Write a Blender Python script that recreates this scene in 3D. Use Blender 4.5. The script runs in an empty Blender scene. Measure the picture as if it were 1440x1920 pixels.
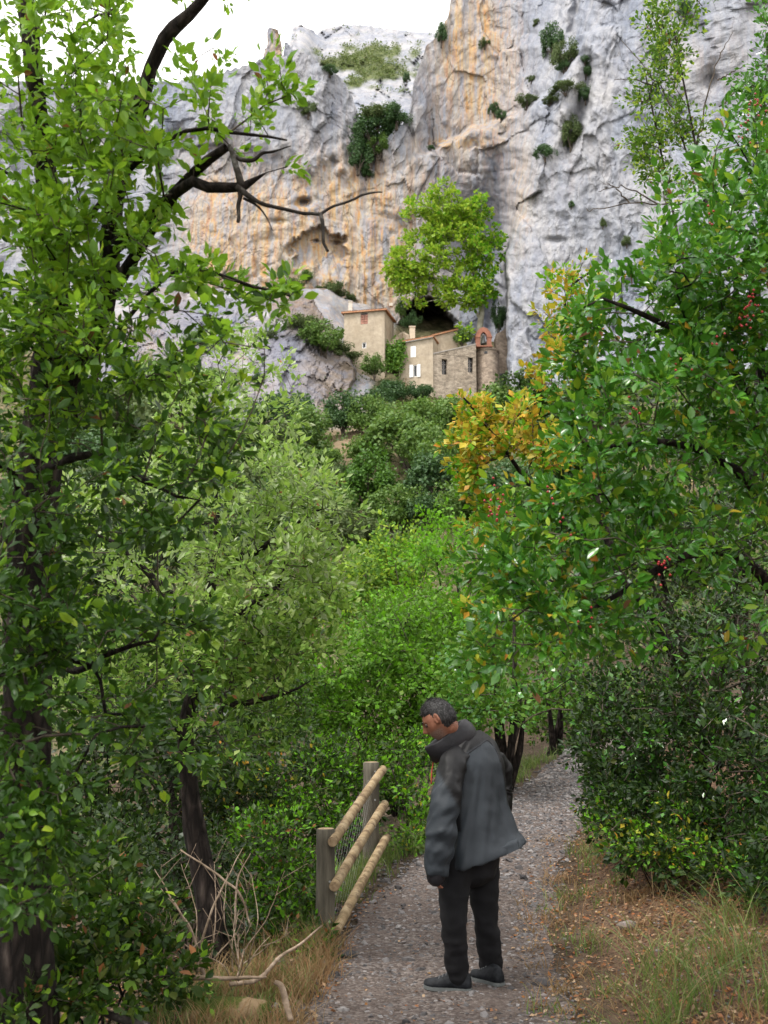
import bpy, math, random
import numpy as np
from mathutils import Vector, Matrix

random.seed(7)
rng = np.random.default_rng(7)
S = bpy.context.scene
COL = S.collection

# ------------------------------------------------------------------ camera, sky, sun, exposure
PITCH = math.radians(9.6)
CAMZ, FPX = 1.6, 2059.0
cam_d = bpy.data.cameras.new('camera')
cam_d.sensor_fit = 'VERTICAL'; cam_d.sensor_height = 36.0
cam_d.lens = 36.0 * FPX / 1920.0
cam_d.clip_start = 0.05; cam_d.clip_end = 3000
cam_d.dof.use_dof = True; cam_d.dof.focus_distance = 9.0; cam_d.dof.aperture_fstop = 5.0
cam = bpy.data.objects.new('camera', cam_d); COL.objects.link(cam)
cam.location = (0, 0, CAMZ); cam.rotation_euler = (math.pi / 2 + PITCH, 0, 0)
S.camera = cam

SUN_EL, SUN_AZ = math.radians(58), math.radians(230)     # azimuth clockwise from +Y: behind the camera, to its left
W = bpy.data.worlds.new('World'); S.world = W; W.use_nodes = True
wn, wl = W.node_tree.nodes, W.node_tree.links
wn.clear()
sky = wn.new('ShaderNodeTexSky'); sky.sky_type = 'NISHITA'; sky.sun_disc = False
sky.sun_elevation = SUN_EL; sky.sun_rotation = SUN_AZ
sky.air_density = 1.0; sky.dust_density = 2.0; sky.ozone_density = 1.0
hs = wn.new('ShaderNodeHueSaturation'); hs.inputs['Saturation'].default_value = 0.22
bg = wn.new('ShaderNodeBackground'); bg.inputs['Strength'].default_value = 0.10
wo = wn.new('ShaderNodeOutputWorld')
cl = wn.new('ShaderNodeMix'); cl.data_type = 'RGBA'; cl.inputs[0].default_value = 0.72      # closed cloud cover over the clear sky
cl.inputs[7].default_value = (11.6, 11.3, 11.0, 1)
wl.new(sky.outputs[0], hs.inputs['Color']); wl.new(hs.outputs[0], cl.inputs[6]); wl.new(cl.outputs[2], bg.inputs['Color']); wl.new(bg.outputs[0], wo.inputs['Surface'])

sun_d = bpy.data.lights.new('sun', 'SUN'); sun_d.energy = 1.5; sun_d.angle = math.radians(14); sun_d.color = (1.0, 0.95, 0.88)
sun = bpy.data.objects.new('sun', sun_d); COL.objects.link(sun)
sd = Vector((math.sin(SUN_AZ) * math.cos(SUN_EL), math.cos(SUN_AZ) * math.cos(SUN_EL), math.sin(SUN_EL)))
sun.rotation_euler = sd.to_track_quat('Z', 'Y').to_euler(); sun.location = (-20, -30, 60)

S.render.engine = 'CYCLES'
S.view_settings.view_transform = 'Standard'; S.view_settings.look = 'None'
S.view_settings.gamma = 1.0; S.view_settings.use_curve_mapping = False
S.view_settings.exposure = 1.38
S.cycles.max_bounces = 5; S.cycles.diffuse_bounces = 2; S.cycles.transmission_bounces = 3
S.cycles.transparent_max_bounces = 4; S.cycles.use_denoising = True

# ------------------------------------------------------------------ helpers
CT, ST = math.cos(PITCH), math.sin(PITCH)
def scale_at(py, Y):
    """metres per photo pixel at depth Y on photo row py"""
    cy = (960.0 - py) / FPX
    return Y / (CT - ST * cy) / FPX
def PT(px, py, Y):
    """world point seen at photo position px, py at the distance Y: where the surveyed things stand"""
    px, py, Y = np.asarray(px, float), np.asarray(py, float), np.asarray(Y, float)
    cy = (960.0 - py) / FPX
    t = Y / (CT - ST * cy)
    return np.stack(np.broadcast_arrays((px - 720.0) / FPX * t, Y, CAMZ + (ST + CT * cy) * t), -1)
def V3(px, py, Y): return Vector(PT(px, py, Y))
def project(p):
    x, y, z = p[..., 0], p[..., 1], p[..., 2] - CAMZ
    d = np.maximum(y * CT + z * ST, 1e-3); u = -y * ST + z * CT
    return 720 + FPX * x / d, 960 - FPX * u / d, d
def ss(a, b, x):
    t = np.clip((x - a) / (b - a), 0, 1); return t * t * (3 - 2 * t)

_PERM = np.random.default_rng(3).permutation(4096).astype(np.int64)
_GR = np.random.default_rng(4).normal(size=(4096, 3)); _GR /= np.linalg.norm(_GR, axis=1)[:, None]
def _h(i, j, k): return _PERM[(i + _PERM[(j + _PERM[k & 4095]) & 4095]) & 4095]
def noise(x, y, z=0.0):
    x, y, z = np.broadcast_arrays(np.asarray(x, float), np.asarray(y, float), np.asarray(z, float))
    xi, yi, zi = np.floor(x).astype(np.int64), np.floor(y).astype(np.int64), np.floor(z).astype(np.int64)
    xf, yf, zf = x - xi, y - yi, z - zi
    u, v, w = [t * t * t * (t * (t * 6 - 15) + 10) for t in (xf, yf, zf)]
    def g(a, b, c):
        gr = _GR[_h(xi + a, yi + b, zi + c)]
        return gr[..., 0] * (xf - a) + gr[..., 1] * (yf - b) + gr[..., 2] * (zf - c)
    def mix(a, b, t): return a + (b - a) * t
    return 1.5 * mix(mix(mix(g(0,0,0), g(1,0,0), u), mix(g(0,1,0), g(1,1,0), u), v),
               mix(mix(g(0,0,1), g(1,0,1), u), mix(g(0,1,1), g(1,1,1), u), v), w)
def fbm(x, y, z=0.0, o=4):
    r, a, f = 0.0, 1.0, 1.0
    for i in range(o):
        r = r + a * noise(np.asarray(x) * f + i * 17.3, np.asarray(y) * f + i * 5.1, np.asarray(z) * f + i * 9.7); a *= 0.5; f *= 2.03
    return r
def ridged(x, y, z=0.0, o=3):
    r, a, f = 0.0, 1.0, 1.0
    for i in range(o):
        r = r + a * (1 - 2 * np.abs(noise(np.asarray(x) * f + i * 11.3, np.asarray(y) * f + i * 3.1, np.asarray(z) + i * 7.7))); a *= 0.5; f *= 2.1
    return r
def facets(x, y, seed=0):
    """cellular facets: every cell gets its own offset and tilt; returns offset and distance to the cell border"""
    xi, yi = np.floor(x).astype(np.int64), np.floor(y).astype(np.int64)
    b1 = np.full(x.shape, 9.0); b2 = np.full(x.shape, 9.0); val = np.zeros(x.shape)
    for dx in (-1, 0, 1):
        for dy in (-1, 0, 1):
            h = _h(xi + dx, yi + dy, np.full(x.shape, seed, np.int64))
            ox, oy = _GR[h][..., 0] * .5 + .5, _GR[h][..., 1] * .5 + .5
            ex, ey = x - (xi + dx + ox), y - (yi + dy + oy)
            d = np.sqrt(ex * ex + ey * ey)
            hv = _GR[(h * 7 + 13) % 4096]
            v = hv[..., 2] + 0.9 * hv[..., 0] * ex + 0.9 * hv[..., 1] * ey
            near = d < b1
            b2 = np.where(near, b1, np.minimum(b2, d)); val = np.where(near, v, val); b1 = np.where(near, d, b1)
    return val, b2 - b1

def new_mesh(name, verts, faces, smooth=True, uv=None):
    """faces: list of int arrays (N,3) and/or (N,4)"""
    verts = np.ascontiguousarray(np.asarray(verts, np.float32).reshape(-1, 3))
    if isinstance(faces, np.ndarray): faces = [faces]
    faces = [np.asarray(f, np.int32) for f in faces if len(f)]
    me = bpy.data.meshes.new(name)
    me.vertices.add(len(verts)); me.vertices.foreach_set('co', verts.ravel())
    loops = np.concatenate([f.ravel() for f in faces])
    tot = np.concatenate([np.full(len(f), f.shape[1], np.int32) for f in faces])
    st = np.concatenate([[0], np.cumsum(tot)[:-1]]).astype(np.int32)
    me.loops.add(len(loops)); me.loops.foreach_set('vertex_index', loops)
    me.polygons.add(len(tot)); me.polygons.foreach_set('loop_start', st); me.polygons.foreach_set('loop_total', tot)
    me.polygons.foreach_set('use_smooth', np.full(len(tot), bool(smooth)))
    me.update(calc_edges=True); me.validate()
    return me
def attr(me, name, rgb):
    a = me.color_attributes.new(name, 'FLOAT_COLOR', 'POINT')
    d = np.ones((len(me.vertices), 4), np.float32); d[:, :rgb.shape[1]] = rgb
    a.data.foreach_set('color', d.ravel())
def link(name, me, mat=None, parent=None, loc=None, **props):
    o = bpy.data.objects.new(name, me); COL.objects.link(o)
    if mat is not None and me is not None and not me.materials:
        for m in (mat if isinstance(mat, (list, tuple)) else [mat]): me.materials.append(m)
    if parent is not None: o.parent = parent
    if loc is not None: o.location = loc
    for k, v in props.items(): o[k] = v
    return o
def empty(name, loc, label, cat, group=None):
    o = bpy.data.objects.new(name, None); COL.objects.link(o); o.location = loc
    o.empty_display_size = .2
    o['label'] = label; o['category'] = cat
    if group: o['group'] = group
    return o
class MB:
    """collects simple shapes for one mesh"""
    def __init__(s): s.v = []; s.f3 = []; s.f4 = []; s.n = 0
    def add(s, v, f):
        v = np.asarray(v, float).reshape(-1, 3)
        for q in f: (s.f4 if len(q) == 4 else s.f3).append([i + s.n for i in q])
        s.v.append(v); s.n += len(v)
    def box(s, c, h, R=None):
        p = np.array([[x, y, z] for x in (-1, 1) for y in (-1, 1) for z in (-1, 1)], float) * np.asarray(h)
        if R is not None: p = p @ np.asarray(R).T
        s.add(p + np.asarray(c), [(0, 1, 3, 2), (4, 6, 7, 5), (0, 4, 5, 1), (2, 3, 7, 6), (0, 2, 6, 4), (1, 5, 7, 3)])
    def tube(s, pts, rad, k=6, cap=True):
        v, f = tube_arrays(np.asarray(pts, float), np.asarray(rad, float), k)
        s.add(v, [tuple(q) for q in f])
        if cap:
            s.f3 += [[s.n - len(v) + (i + 1) % k, s.n - len(v) + i, s.n - len(v)] for i in range(1, k - 1)]
            b = s.n - k
            s.f3 += [[b, b + i, b + i + 1] for i in range(1, k - 1)]
    def hexa(s, b4, t4):
        """solid from 4 bottom and 4 top points"""
        s.add(np.concatenate([b4, t4]), [(3, 2, 1, 0), (4, 5, 6, 7), (0, 1, 5, 4), (1, 2, 6, 5), (2, 3, 7, 6), (3, 0, 4, 7)])
    def mesh(s, name, smooth=False):
        v = np.concatenate(s.v); fs = []
        if s.f4: fs.append(np.array(s.f4))
        if s.f3: fs.append(np.array(s.f3))
        return new_mesh(name, v, fs, smooth)
def tube_arrays(p, r, k):
    n = len(p); r = np.broadcast_to(r, (n,))
    t = np.gradient(p, axis=0); t /= np.linalg.norm(t, axis=1)[:, None] + 1e-9
    ref = np.array([0.0, 0, 1]) if abs(t[:, 2]).mean() < .85 else np.array([1.0, 0, 0])
    a = np.cross(t, ref); a /= np.linalg.norm(a, axis=1)[:, None] + 1e-9
    b = np.cross(t, a)
    th = np.arange(k) * 2 * math.pi / k
    v = p[:, None] + r[:, None, None] * (np.cos(th)[None, :, None] * a[:, None] + np.sin(th)[None, :, None] * b[:, None])
    i = np.arange(n - 1)[:, None] * k; j = np.arange(k)[None]
    j2 = (j + 1) % k
    f = np.stack([i + j, i + j2, i + k + j2, i + k + j], -1).reshape(-1, 4)
    return v.reshape(-1, 3), f
def grid_faces(nr, nc):
    i = np.arange(nr - 1)[:, None] * nc + np.arange(nc - 1)[None]
    return np.stack([i, i + 1, i + nc + 1, i + nc], -1).reshape(-1, 4)
def smooth_path(pts, n):
    """Catmull-Rom through the points, n samples"""
    p = np.asarray(pts, float); q = np.vstack([2 * p[0] - p[1], p, 2 * p[-1] - p[-2]])
    t = np.linspace(0, len(p) - 1 - 1e-6, n); i = t.astype(int); u = (t - i)[:, None]
    a, b, c, d = q[i], q[i + 1], q[i + 2], q[i + 3]
    return .5 * (2 * b + (c - a) * u + (2 * a - 5 * b + 4 * c - d) * u * u + (3 * b - a - 3 * c + d) * u ** 3)

# ------------------------------------------------------------------ material helpers
class NT:
    def __init__(s, name):
        s.m = bpy.data.materials.new(name); s.m.use_nodes = True
        s.t = s.m.node_tree; s.t.nodes.clear()
        s.out = s.t.nodes.new('ShaderNodeOutputMaterial')
    def n(s, typ, ins=None, **props):
        x = s.t.nodes.new('ShaderNode' + typ)
        for k, v in props.items(): setattr(x, k, v)
        for k, v in (ins or {}).items():
            sock = x.inputs[k]
            if isinstance(v, bpy.types.NodeSocket): s.t.links.new(v, sock)
            else: sock.default_value = v
        return x
    def noise(s, vec, scale, detail=4, rough=.55, dist=0.0):
        return s.n('TexNoise', {'Vector': vec, 'Scale': scale, 'Detail': detail, 'Roughness': rough, 'Distortion': dist}).outputs['Fac']
    def ramp(s, fac, stops, interp='LINEAR'):
        r = s.n('ValToRGB', {'Fac': fac}); r.color_ramp.interpolation = interp
        e = r.color_ramp.elements
        while len(e) > 1: e.remove(e[-1])
        for i, (p, c) in enumerate(stops):
            el = e[0] if i == 0 else e.new(p)
            el.position = p; el.color = (c[0], c[1], c[2], 1) if not isinstance(c, (int, float)) else (c, c, c, 1)
        return r.outputs['Color']
    def mix(s, fac, a, b, mode='MIX'):
        x = s.n('Mix', data_type='RGBA', blend_type=mode, clamp_factor=True)
        for k, v in ((0, fac), (6, a), (7, b)):
            if isinstance(v, bpy.types.NodeSocket): s.t.links.new(v, x.inputs[k])
            elif isinstance(v, (int, float)) and k != 0: x.inputs[k].default_value = (v, v, v, 1)
            elif k == 0: x.inputs[k].default_value = v
            else: x.inputs[k].default_value = (v[0], v[1], v[2], 1)
        return x.outputs[2]
    def math(s, op, a, b=0.0, c=0.0):
        x = s.n('Math', operation=op)
        for k, v in ((0, a), (1, b), (2, c)):
            if isinstance(v, bpy.types.NodeSocket): s.t.links.new(v, x.inputs[k])
            else: x.inputs[k].default_value = v
        return x.outputs[0]
    def mapping(s, vec, scale, rot=(0, 0, 0)):
        return s.n('Mapping', {'Vector': vec, 'Scale': scale, 'Rotation': rot}).outputs[0]
    def obj(s): return s.n('TexCoord').outputs['Object']
    def bump(s, h, strength, dist, normal=None):
        ins = {'Height': h, 'Strength': strength, 'Distance': dist}
        if normal is not None: ins['Normal'] = normal
        return s.n('Bump', ins).outputs[0]
    def finish(s, color, rough=.9, normal=None, spec=.3, **kw):
        ins = {'Base Color': color if isinstance(color, bpy.types.NodeSocket) else (*color, 1), 'Roughness': rough, 'Specular IOR Level': spec}
        if normal is not None: ins['Normal'] = normal
        ins.update(kw)
        b = s.n('BsdfPrincipled', ins)
        s.t.links.new(b.outputs[0], s.out.inputs['Surface'])
        return s.m
# ------------------------------------------------------------------ ground
def path_x(Y): return np.interp(Y, [0, 5.8, 7.7, 9.6, 12.5, 15.9, 18, 21, 26], [.1, .28, .43, .83, 1.82, 3.0, 4.2, 6.5, 11])
def path_hw(Y): return np.interp(Y, [0, 5.8, 7.7, 9.6, 12.5, 16, 26], [.75, .66, .68, .64, .55, .5, .5])
def path_z(Y): return .087 * np.log1p(np.exp((Y - 7.2) * 2.0)) / 2.0
_CT = [(690,800,118),(650,668,136),(735,715,134.5),(810,775,133),(880,778,134),(950,768,135),(600,630,134),(600,800,117),(480,790,112),(480,575,139),
       (380,575,142),(380,710,124),(200,580,140),(200,800,100),(640,840,104),(640,905,88),(650,1000,68),(750,1000,66),(850,960,70),(850,860,92),
       (750,790,113),(900,810,117),(1000,740,126),(1200,740,116),(1400,760,108),(500,1010,60),(1000,1010,60),(1300,920,60),(100,900,75),(690,598,147),(560,545,147),(800,652,150),(900,655,150),(690,760,129),(850,790,131.5)]
_C = [tuple(PT(*c)) for c in _CT] + [(8,12,1.8),(9,20,3.6),(20,30,8),(-6,12,-1.2),(-9,25,-1.5),(-20,40,0.5),(0,30,1.6),(3.2,16.5,.8),(6.2,23,1.6),(5,45,5),(-40,60,8),
       (40,60,16),(-80,100,30),(-60,20,6),(60,20,16),(-50,-40,8),(50,-40,12),(0,-40,-2),(0,0,0),(100,100,36),(-120,150,60),(0,200,80),(120,160,70),(-200,100,60),(200,100,70),(-200,-100,30),(200,-100,40)]
_C = np.array(_C)
def _rbf_fit():
    d = np.linalg.norm(_C[:, None, :2] - _C[None, :, :2], axis=-1)
    n = len(_C); A = np.zeros((n + 3, n + 3)); A[:n, :n] = d + np.eye(n) * .2
    A[:n, n] = 1; A[:n, n + 1:] = _C[:, :2]; A[n:, :n] = A[:n, n:].T
    return np.linalg.solve(A, np.concatenate([_C[:, 2], np.zeros(3)]))
_RW = _rbf_fit()
def ground_z(x, y, detail=True):
    x, y = np.broadcast_arrays(np.asarray(x, float), np.asarray(y, float)); sh = x.shape; x, y = x.ravel(), y.ravel()
    far = np.empty(x.shape)
    for a in range(0, len(x), 20000):
        q = np.stack([x[a:a+20000], y[a:a+20000]], -1)
        far[a:a+20000] = np.linalg.norm(q[:, None] - _C[None, :, :2], axis=-1) @ _RW[:len(_C)] + _RW[len(_C)] + q @ _RW[len(_C)+1:]
    d = x - path_x(y); hw = path_hw(y)
    near = path_z(y)
    l = np.maximum(-d - hw - .15, 0); r = np.maximum(d - hw, 0)
    near = near - .30 * l * ss(5.5, 9, y) * np.clip(l / .6, 0, 1) - .05 * l + .27 * r * np.clip(r / .5, .3, 1)
    w = ss(16, 32, np.maximum(y, np.abs(x) * 1.6))
    z = near * (1 - w) + far * w
    if detail:
        off = np.clip((np.abs(d) - hw) / .5, 0, 1)
        z = z + (.012 + .03 * off) * fbm(x * 1.7, y * 1.7, 0, 3) + w * (1.3 * fbm(x / 11, y / 11, 3, 3) + .8 * fbm(x / 3, y / 3, 5, 3)) * ss(30, 70, y)
    return z.reshape(sh)

def axis(lo, hi, c, d0, n):
    u = np.linspace(-1, 1, n); s = np.sinh(u * 4.2) / math.sinh(4.2)
    return np.where(s < 0, c + s * (c - lo), c + s * (hi - c))
gx = axis(-320, 320, 0.6, .1, 300); gy = np.concatenate([np.linspace(-120, 0, 14), np.arange(.6, 14, .11), np.geomspace(14.1, 90, 130), np.linspace(90.5, 180, 150), np.linspace(186, 420, 16)])
GX, GY = np.meshgrid(gx, gy)
GZ = ground_z(GX, GY)
gv = np.stack([GX, GY, GZ], -1)
gpx, gpy, _ = project(gv)
rock = ss(400, 470, gpx) * (1 - ss(690, 720, gpx + (gpy - 700) * .35)) * (1 - ss(770, 810, gpy)) * (GY > 80)
rock = np.maximum(rock, (GY > 80) * (1 - ss(600, 680, gpy)) * (gpx < 640))
rock = np.clip(rock + .35 * fbm(GX / 9, GY / 9, 2, 3) * (rock > .02), 0, 1)
dry = np.exp(-((gpx - 660) / 55) ** 2 - ((gpy - 850) / 60) ** 2) * (GY > 60)
bank = ss(0, .5, GX - path_x(GY) - path_hw(GY)) * (GY < 20)
me = new_mesh('ground', gv, grid_faces(len(gy), len(gx)))
attr(me, 'zones', np.stack([rock, np.clip(dry + bank * .8, 0, 1), (GY > 30) * 1.0], -1).reshape(-1, 3))

def rock_nodes(T, P, orange, dark):
    """limestone colour and height from position P and the two stain masks"""
    v1 = T.mapping(P, (.16, .16, .05)); v2 = T.mapping(P, (1.0, 1.0, .06)); v3 = T.mapping(P, (.9, .9, .5)); v4 = T.mapping(P, (2.6, 2.6, .13))
    n1 = T.noise(v1, 1.0, 7, .62, .3); n2 = T.noise(v2, 1.0, 5, .62, .5); n3 = T.noise(v3, 1.3, 8, .66); n4 = T.noise(v4, 1.0, 4, .6, .3)
    base = T.ramp(n1, [(.30, (.235, .27, .335)), (.44, (.345, .37, .42)), (.56, (.44, .445, .465)), (.70, (.54, .525, .51))])
    base = T.mix(1.0, T.mix(T.ramp(n3, [(.35, 0.0), (.62, 1.0)]), T.mix(1.0, base, (.72, .73, .77), 'MULTIPLY'), base), (.74, .745, .765), 'MULTIPLY')
    base = T.mix(T.math('MULTIPLY', T.ramp(n4, [(.5, 0.0), (.70, 1.0)]), .16), base, (.56, .545, .53))
    om = T.math('MULTIPLY', T.math('MULTIPLY', orange, T.ramp(n2, [(.36, .12), (.56, 1.0)])), T.ramp(n4, [(.34, .45), (.52, 1.0)]))
    oc = T.ramp(T.noise(v4, .8, 4), [(.3, (.39, .185, .065)), (.45, (.43, .265, .12)), (.6, (.41, .325, .21)), (.75, (.42, .37, .295))])
    c = T.mix(om, base, oc)
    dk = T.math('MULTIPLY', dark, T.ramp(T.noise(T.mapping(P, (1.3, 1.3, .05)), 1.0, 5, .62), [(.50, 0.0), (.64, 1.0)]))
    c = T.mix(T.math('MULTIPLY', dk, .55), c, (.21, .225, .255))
    wv = T.n('TexNoise', {'Vector': P, 'Scale': .35, 'Detail': 5}).outputs['Color']
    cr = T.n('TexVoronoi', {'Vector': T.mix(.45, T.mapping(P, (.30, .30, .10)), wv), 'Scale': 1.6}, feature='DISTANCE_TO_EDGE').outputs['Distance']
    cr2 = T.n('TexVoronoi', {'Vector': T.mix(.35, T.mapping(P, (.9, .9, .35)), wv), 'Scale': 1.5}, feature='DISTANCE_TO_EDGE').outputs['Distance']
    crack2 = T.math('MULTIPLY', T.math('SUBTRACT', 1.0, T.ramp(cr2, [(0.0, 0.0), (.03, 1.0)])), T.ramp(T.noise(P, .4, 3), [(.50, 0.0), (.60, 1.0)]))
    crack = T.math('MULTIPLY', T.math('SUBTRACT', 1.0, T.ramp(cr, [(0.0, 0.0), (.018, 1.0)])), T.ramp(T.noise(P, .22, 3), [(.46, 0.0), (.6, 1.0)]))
    pit = T.ramp(T.n('TexVoronoi', {'Vector': T.mapping(P, (1, 1, .7)), 'Scale': .9}).outputs['Distance'], [(.0, 0.0), (.16, 1.0)])
    h = T.math('ADD', T.math('ADD', T.math('MULTIPLY', n3, .5), T.math('MULTIPLY', T.noise(P, 2.4, 7, .66), .5)), T.math('MULTIPLY', pit, .10))
    h = T.math('SUBTRACT', T.math('ADD', T.math('SUBTRACT', h, T.math('MULTIPLY', crack2, .22)), T.math('MULTIPLY', n4, .05)), T.math('MULTIPLY', crack, .22))
    c = T.mix(T.math('MULTIPLY', T.math('MAXIMUM', crack, crack2), .5), c, (.11, .105, .10))      # joints darkened in the colour, as shade in the cracks
    return c, h
T = NT('ground_earth')
P = T.obj(); z = T.n('SeparateColor', {'Color': T.n('VertexColor', layer_name='zones').outputs[0]})
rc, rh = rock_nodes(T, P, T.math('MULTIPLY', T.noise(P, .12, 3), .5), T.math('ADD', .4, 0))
ne = T.noise(P, 3.0, 6, .65); nf = T.noise(P, .35, 6, .6)
soil = T.ramp(ne, [(.3, (.03, .022, .014)), (.5, (.065, .047, .032)), (.7, (.115, .085, .06))])
litter = T.ramp(T.noise(P, 26, 3, .7), [(.35, (.05, .028, .018)), (.5, (.13, .07, .042)), (.62, (.22, .135, .085)), (.75, (.09, .085, .038))])
c = T.mix(T.math('MULTIPLY', z.outputs[1], .8), soil, litter)
scr = T.ramp(T.noise(P, .8, 6, .7), [(.35, (.045, .045, .022)), (.5, (.095, .09, .045)), (.65, (.19, .15, .095))])
c = T.mix(z.outputs[2], c, T.mix(T.math('MULTIPLY', z.outputs[1], .7), scr, (.27, .185, .125)))
c = T.mix(z.outputs[0], c, rc)
h = T.mix(z.outputs[0], ne, rh)
T.finish(c, .95, T.bump(T.noise(P, 14, 5, .7), .6, .02, T.bump(h, .8, .35, None)), .15)
M_GROUND = T.m
link('ground', me, M_GROUND, kind='structure')

# ------------------------------------------------------------------ footpath
pyv = np.concatenate([np.arange(2.0, 14, .06), np.arange(14, 25, .15)]); pu = np.linspace(-1, 1, 25)
PY, PU = np.meshgrid(pyv, pu, indexing='ij')
edge = 1 + .16 * fbm(PY * .9, np.sign(PU) * 5, 1, 3)
PX = path_x(PY) + PU * path_hw(PY) * edge
PZ = ground_z(PX, PY) + .006 + .012 * (1 - np.abs(PU)) * np.clip(fbm(PX * 6, PY * 6, 0, 2) + .5, 0, 1)
T = NT('path_gravel'); P = T.obj()
vo = T.n('TexVoronoi', {'Vector': P, 'Scale': 55.0, 'Randomness': 1.0}); vo2 = T.n('TexVoronoi', {'Vector': P, 'Scale': 24.0})
g = T.ramp(T.n('SeparateColor', {'Color': vo.outputs['Color']}).outputs[0], [(0, (.07, .055, .05)), (.4, (.17, .14, .125)), (.75, (.28, .24, .215)), (1, (.42, .38, .35))])
earth = T.ramp(T.noise(P, 5, 5, .6), [(.35, (.10, .072, .06)), (.65, (.20, .155, .13))])
c = T.mix(1.0, T.mix(T.ramp(T.noise(P, 2.3, 4, .6), [(.35, .25), (.65, .8)]), earth, g), (.52, .51, .52), 'MULTIPLY')
hh = T.math('ADD', T.math('MULTIPLY', T.math('SUBTRACT', .6, vo.outputs['Distance']), .6), T.math('MULTIPLY', T.math('SUBTRACT', .6, vo2.outputs['Distance']), .7))
M_PATH = T.finish(c, .92, T.bump(hh, .9, .02), .25)
me = new_mesh('footpath', np.stack([PX, PY, PZ], -1), grid_faces(len(pyv), len(pu))[:, ::-1])
PATH = link('footpath', me, M_PATH, kind='structure')

# stones on the path: the big ones one by one, the rest as loose gravel
_ico_v = []; _t = (1 + 5 ** .5) / 2
for a in (-1, 1):
    for b in (-_t, _t): _ico_v += [(a, b, 0), (0, a, b), (b, 0, a)]
_ico_v = np.array(_ico_v, float); _ico_v /= np.linalg.norm(_ico_v[0])
def hull_faces(v):
    import itertools
    fs = []
    for i, j, k in itertools.combinations(range(len(v)), 3):
        n = np.cross(v[j] - v[i], v[k] - v[i]); d = (v - v[i]) @ n
        if (d < 1e-7).all(): fs.append((i, j, k))
        elif (d > -1e-7).all(): fs.append((i, k, j))
    return np.array(fs)
ICO_F = hull_faces(_ico_v)
T = NT('path_stone'); P = T.obj()
rnd = T.math('FRACT', T.math('ADD', T.n('ObjectInfo').outputs['Random'], T.n('NewGeometry').outputs['Random Per Island']))
c = T.ramp(rnd, [(0, (.04, .038, .04)), (.25, (.075, .07, .071)), (.5, (.115, .107, .108)), (.7, (.16, .15, .15)), (.85, (.235, .222, .22)), (1, (.13, .088, .068))])
c = T.mix(.5, c, T.mix(1.0, c, T.ramp(T.noise(P, 40, 4), [(.3, .55), (.7, 1.25)]), 'MULTIPLY'))
M_STONE = T.finish(c, .85, T.bump(T.noise(P, 60, 4), .4, .004), .3)
stone_meshes = []
for k in range(7):
    v = _ico_v * (1 + .28 * rng.normal(size=(12, 1))) * np.array([1, .5 + .4 * rng.random(), .38 + .25 * rng.random()])
    stone_meshes.append(new_mesh('stone', v, ICO_F, False)); stone_meshes[-1].materials.append(M_STONE)
def path_spots(n, y0, y1, spread=1.05):
    y = y0 + (y1 - y0) * rng.random(n) ** 1.5; u = (rng.random(n) + rng.random(n) - 1) * 1.15
    x = path_x(y) + u * path_hw(y); return x, y
sx, sy = path_spots(300, 5.3, 11); sz = ground_z(sx, sy)
ssz = .015 + .026 * rng.random(300) ** 2.4 + .0022 * (sy - 5)
for i in range(300):
    o = link('stone', stone_meshes[i % 7], None, PATH)
    o.location = (sx[i], sy[i], sz[i] + ssz[i] * .2); o.rotation_euler = (rng.normal(0, .25), rng.normal(0, .25), rng.random() * 6.3); o.scale = (ssz[i],) * 3
def scatter_stones(n, x, y, size, zoff=.25):
    z = ground_z(x, y) + size * zoff
    a = rng.random(n) * 6.3; ca, sa = np.cos(a), np.sin(a)
    v = _ico_v[None] * (1 + .25 * rng.normal(size=(n, 12, 1))) * np.stack([np.ones(n), .5 + .5 * rng.random(n), .35 + .4 * rng.random(n)], -1)[:, None] * size[:, None, None]
    vx = v[..., 0] * ca[:, None] - v[..., 1] * sa[:, None]; vy = v[..., 0] * sa[:, None] + v[..., 1] * ca[:, None]
    w = np.stack([vx + x[:, None], vy + y[:, None], v[..., 2] + z[:, None]], -1)
    f = (ICO_F[None] + (np.arange(n) * 12)[:, None, None]).reshape(-1, 3)
    return w.reshape(-1, 3), f
n = 17000
gx_, gy_ = path_spots(n, 4.9, 16); v, f = scatter_stones(n, gx_, gy_, .005 + .012 * rng.random(n) ** 2.2 + .0016 * (gy_ - 5))
link('gravel', new_mesh('gravel', v, f, False), M_STONE, PATH, kind='stuff')
# ------------------------------------------------------------------ cliffs
T = NT('limestone'); P = T.obj(); z = T.n('SeparateColor', {'Color': T.n('VertexColor', layer_name='stain').outputs[0]})
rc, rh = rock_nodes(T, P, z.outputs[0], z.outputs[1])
grn = T.ramp(T.noise(P, .5, 6, .7), [(.35, (.05, .065, .03)), (.55, (.10, .12, .045)), (.7, (.17, .16, .08))])
rc = T.mix(z.outputs[2], rc, grn)
M_ROCK = T.finish(rc, .9, T.bump(T.noise(P, 5.5, 6, .68), .5, .09, T.bump(rh, .8, .55)), .2)

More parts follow.
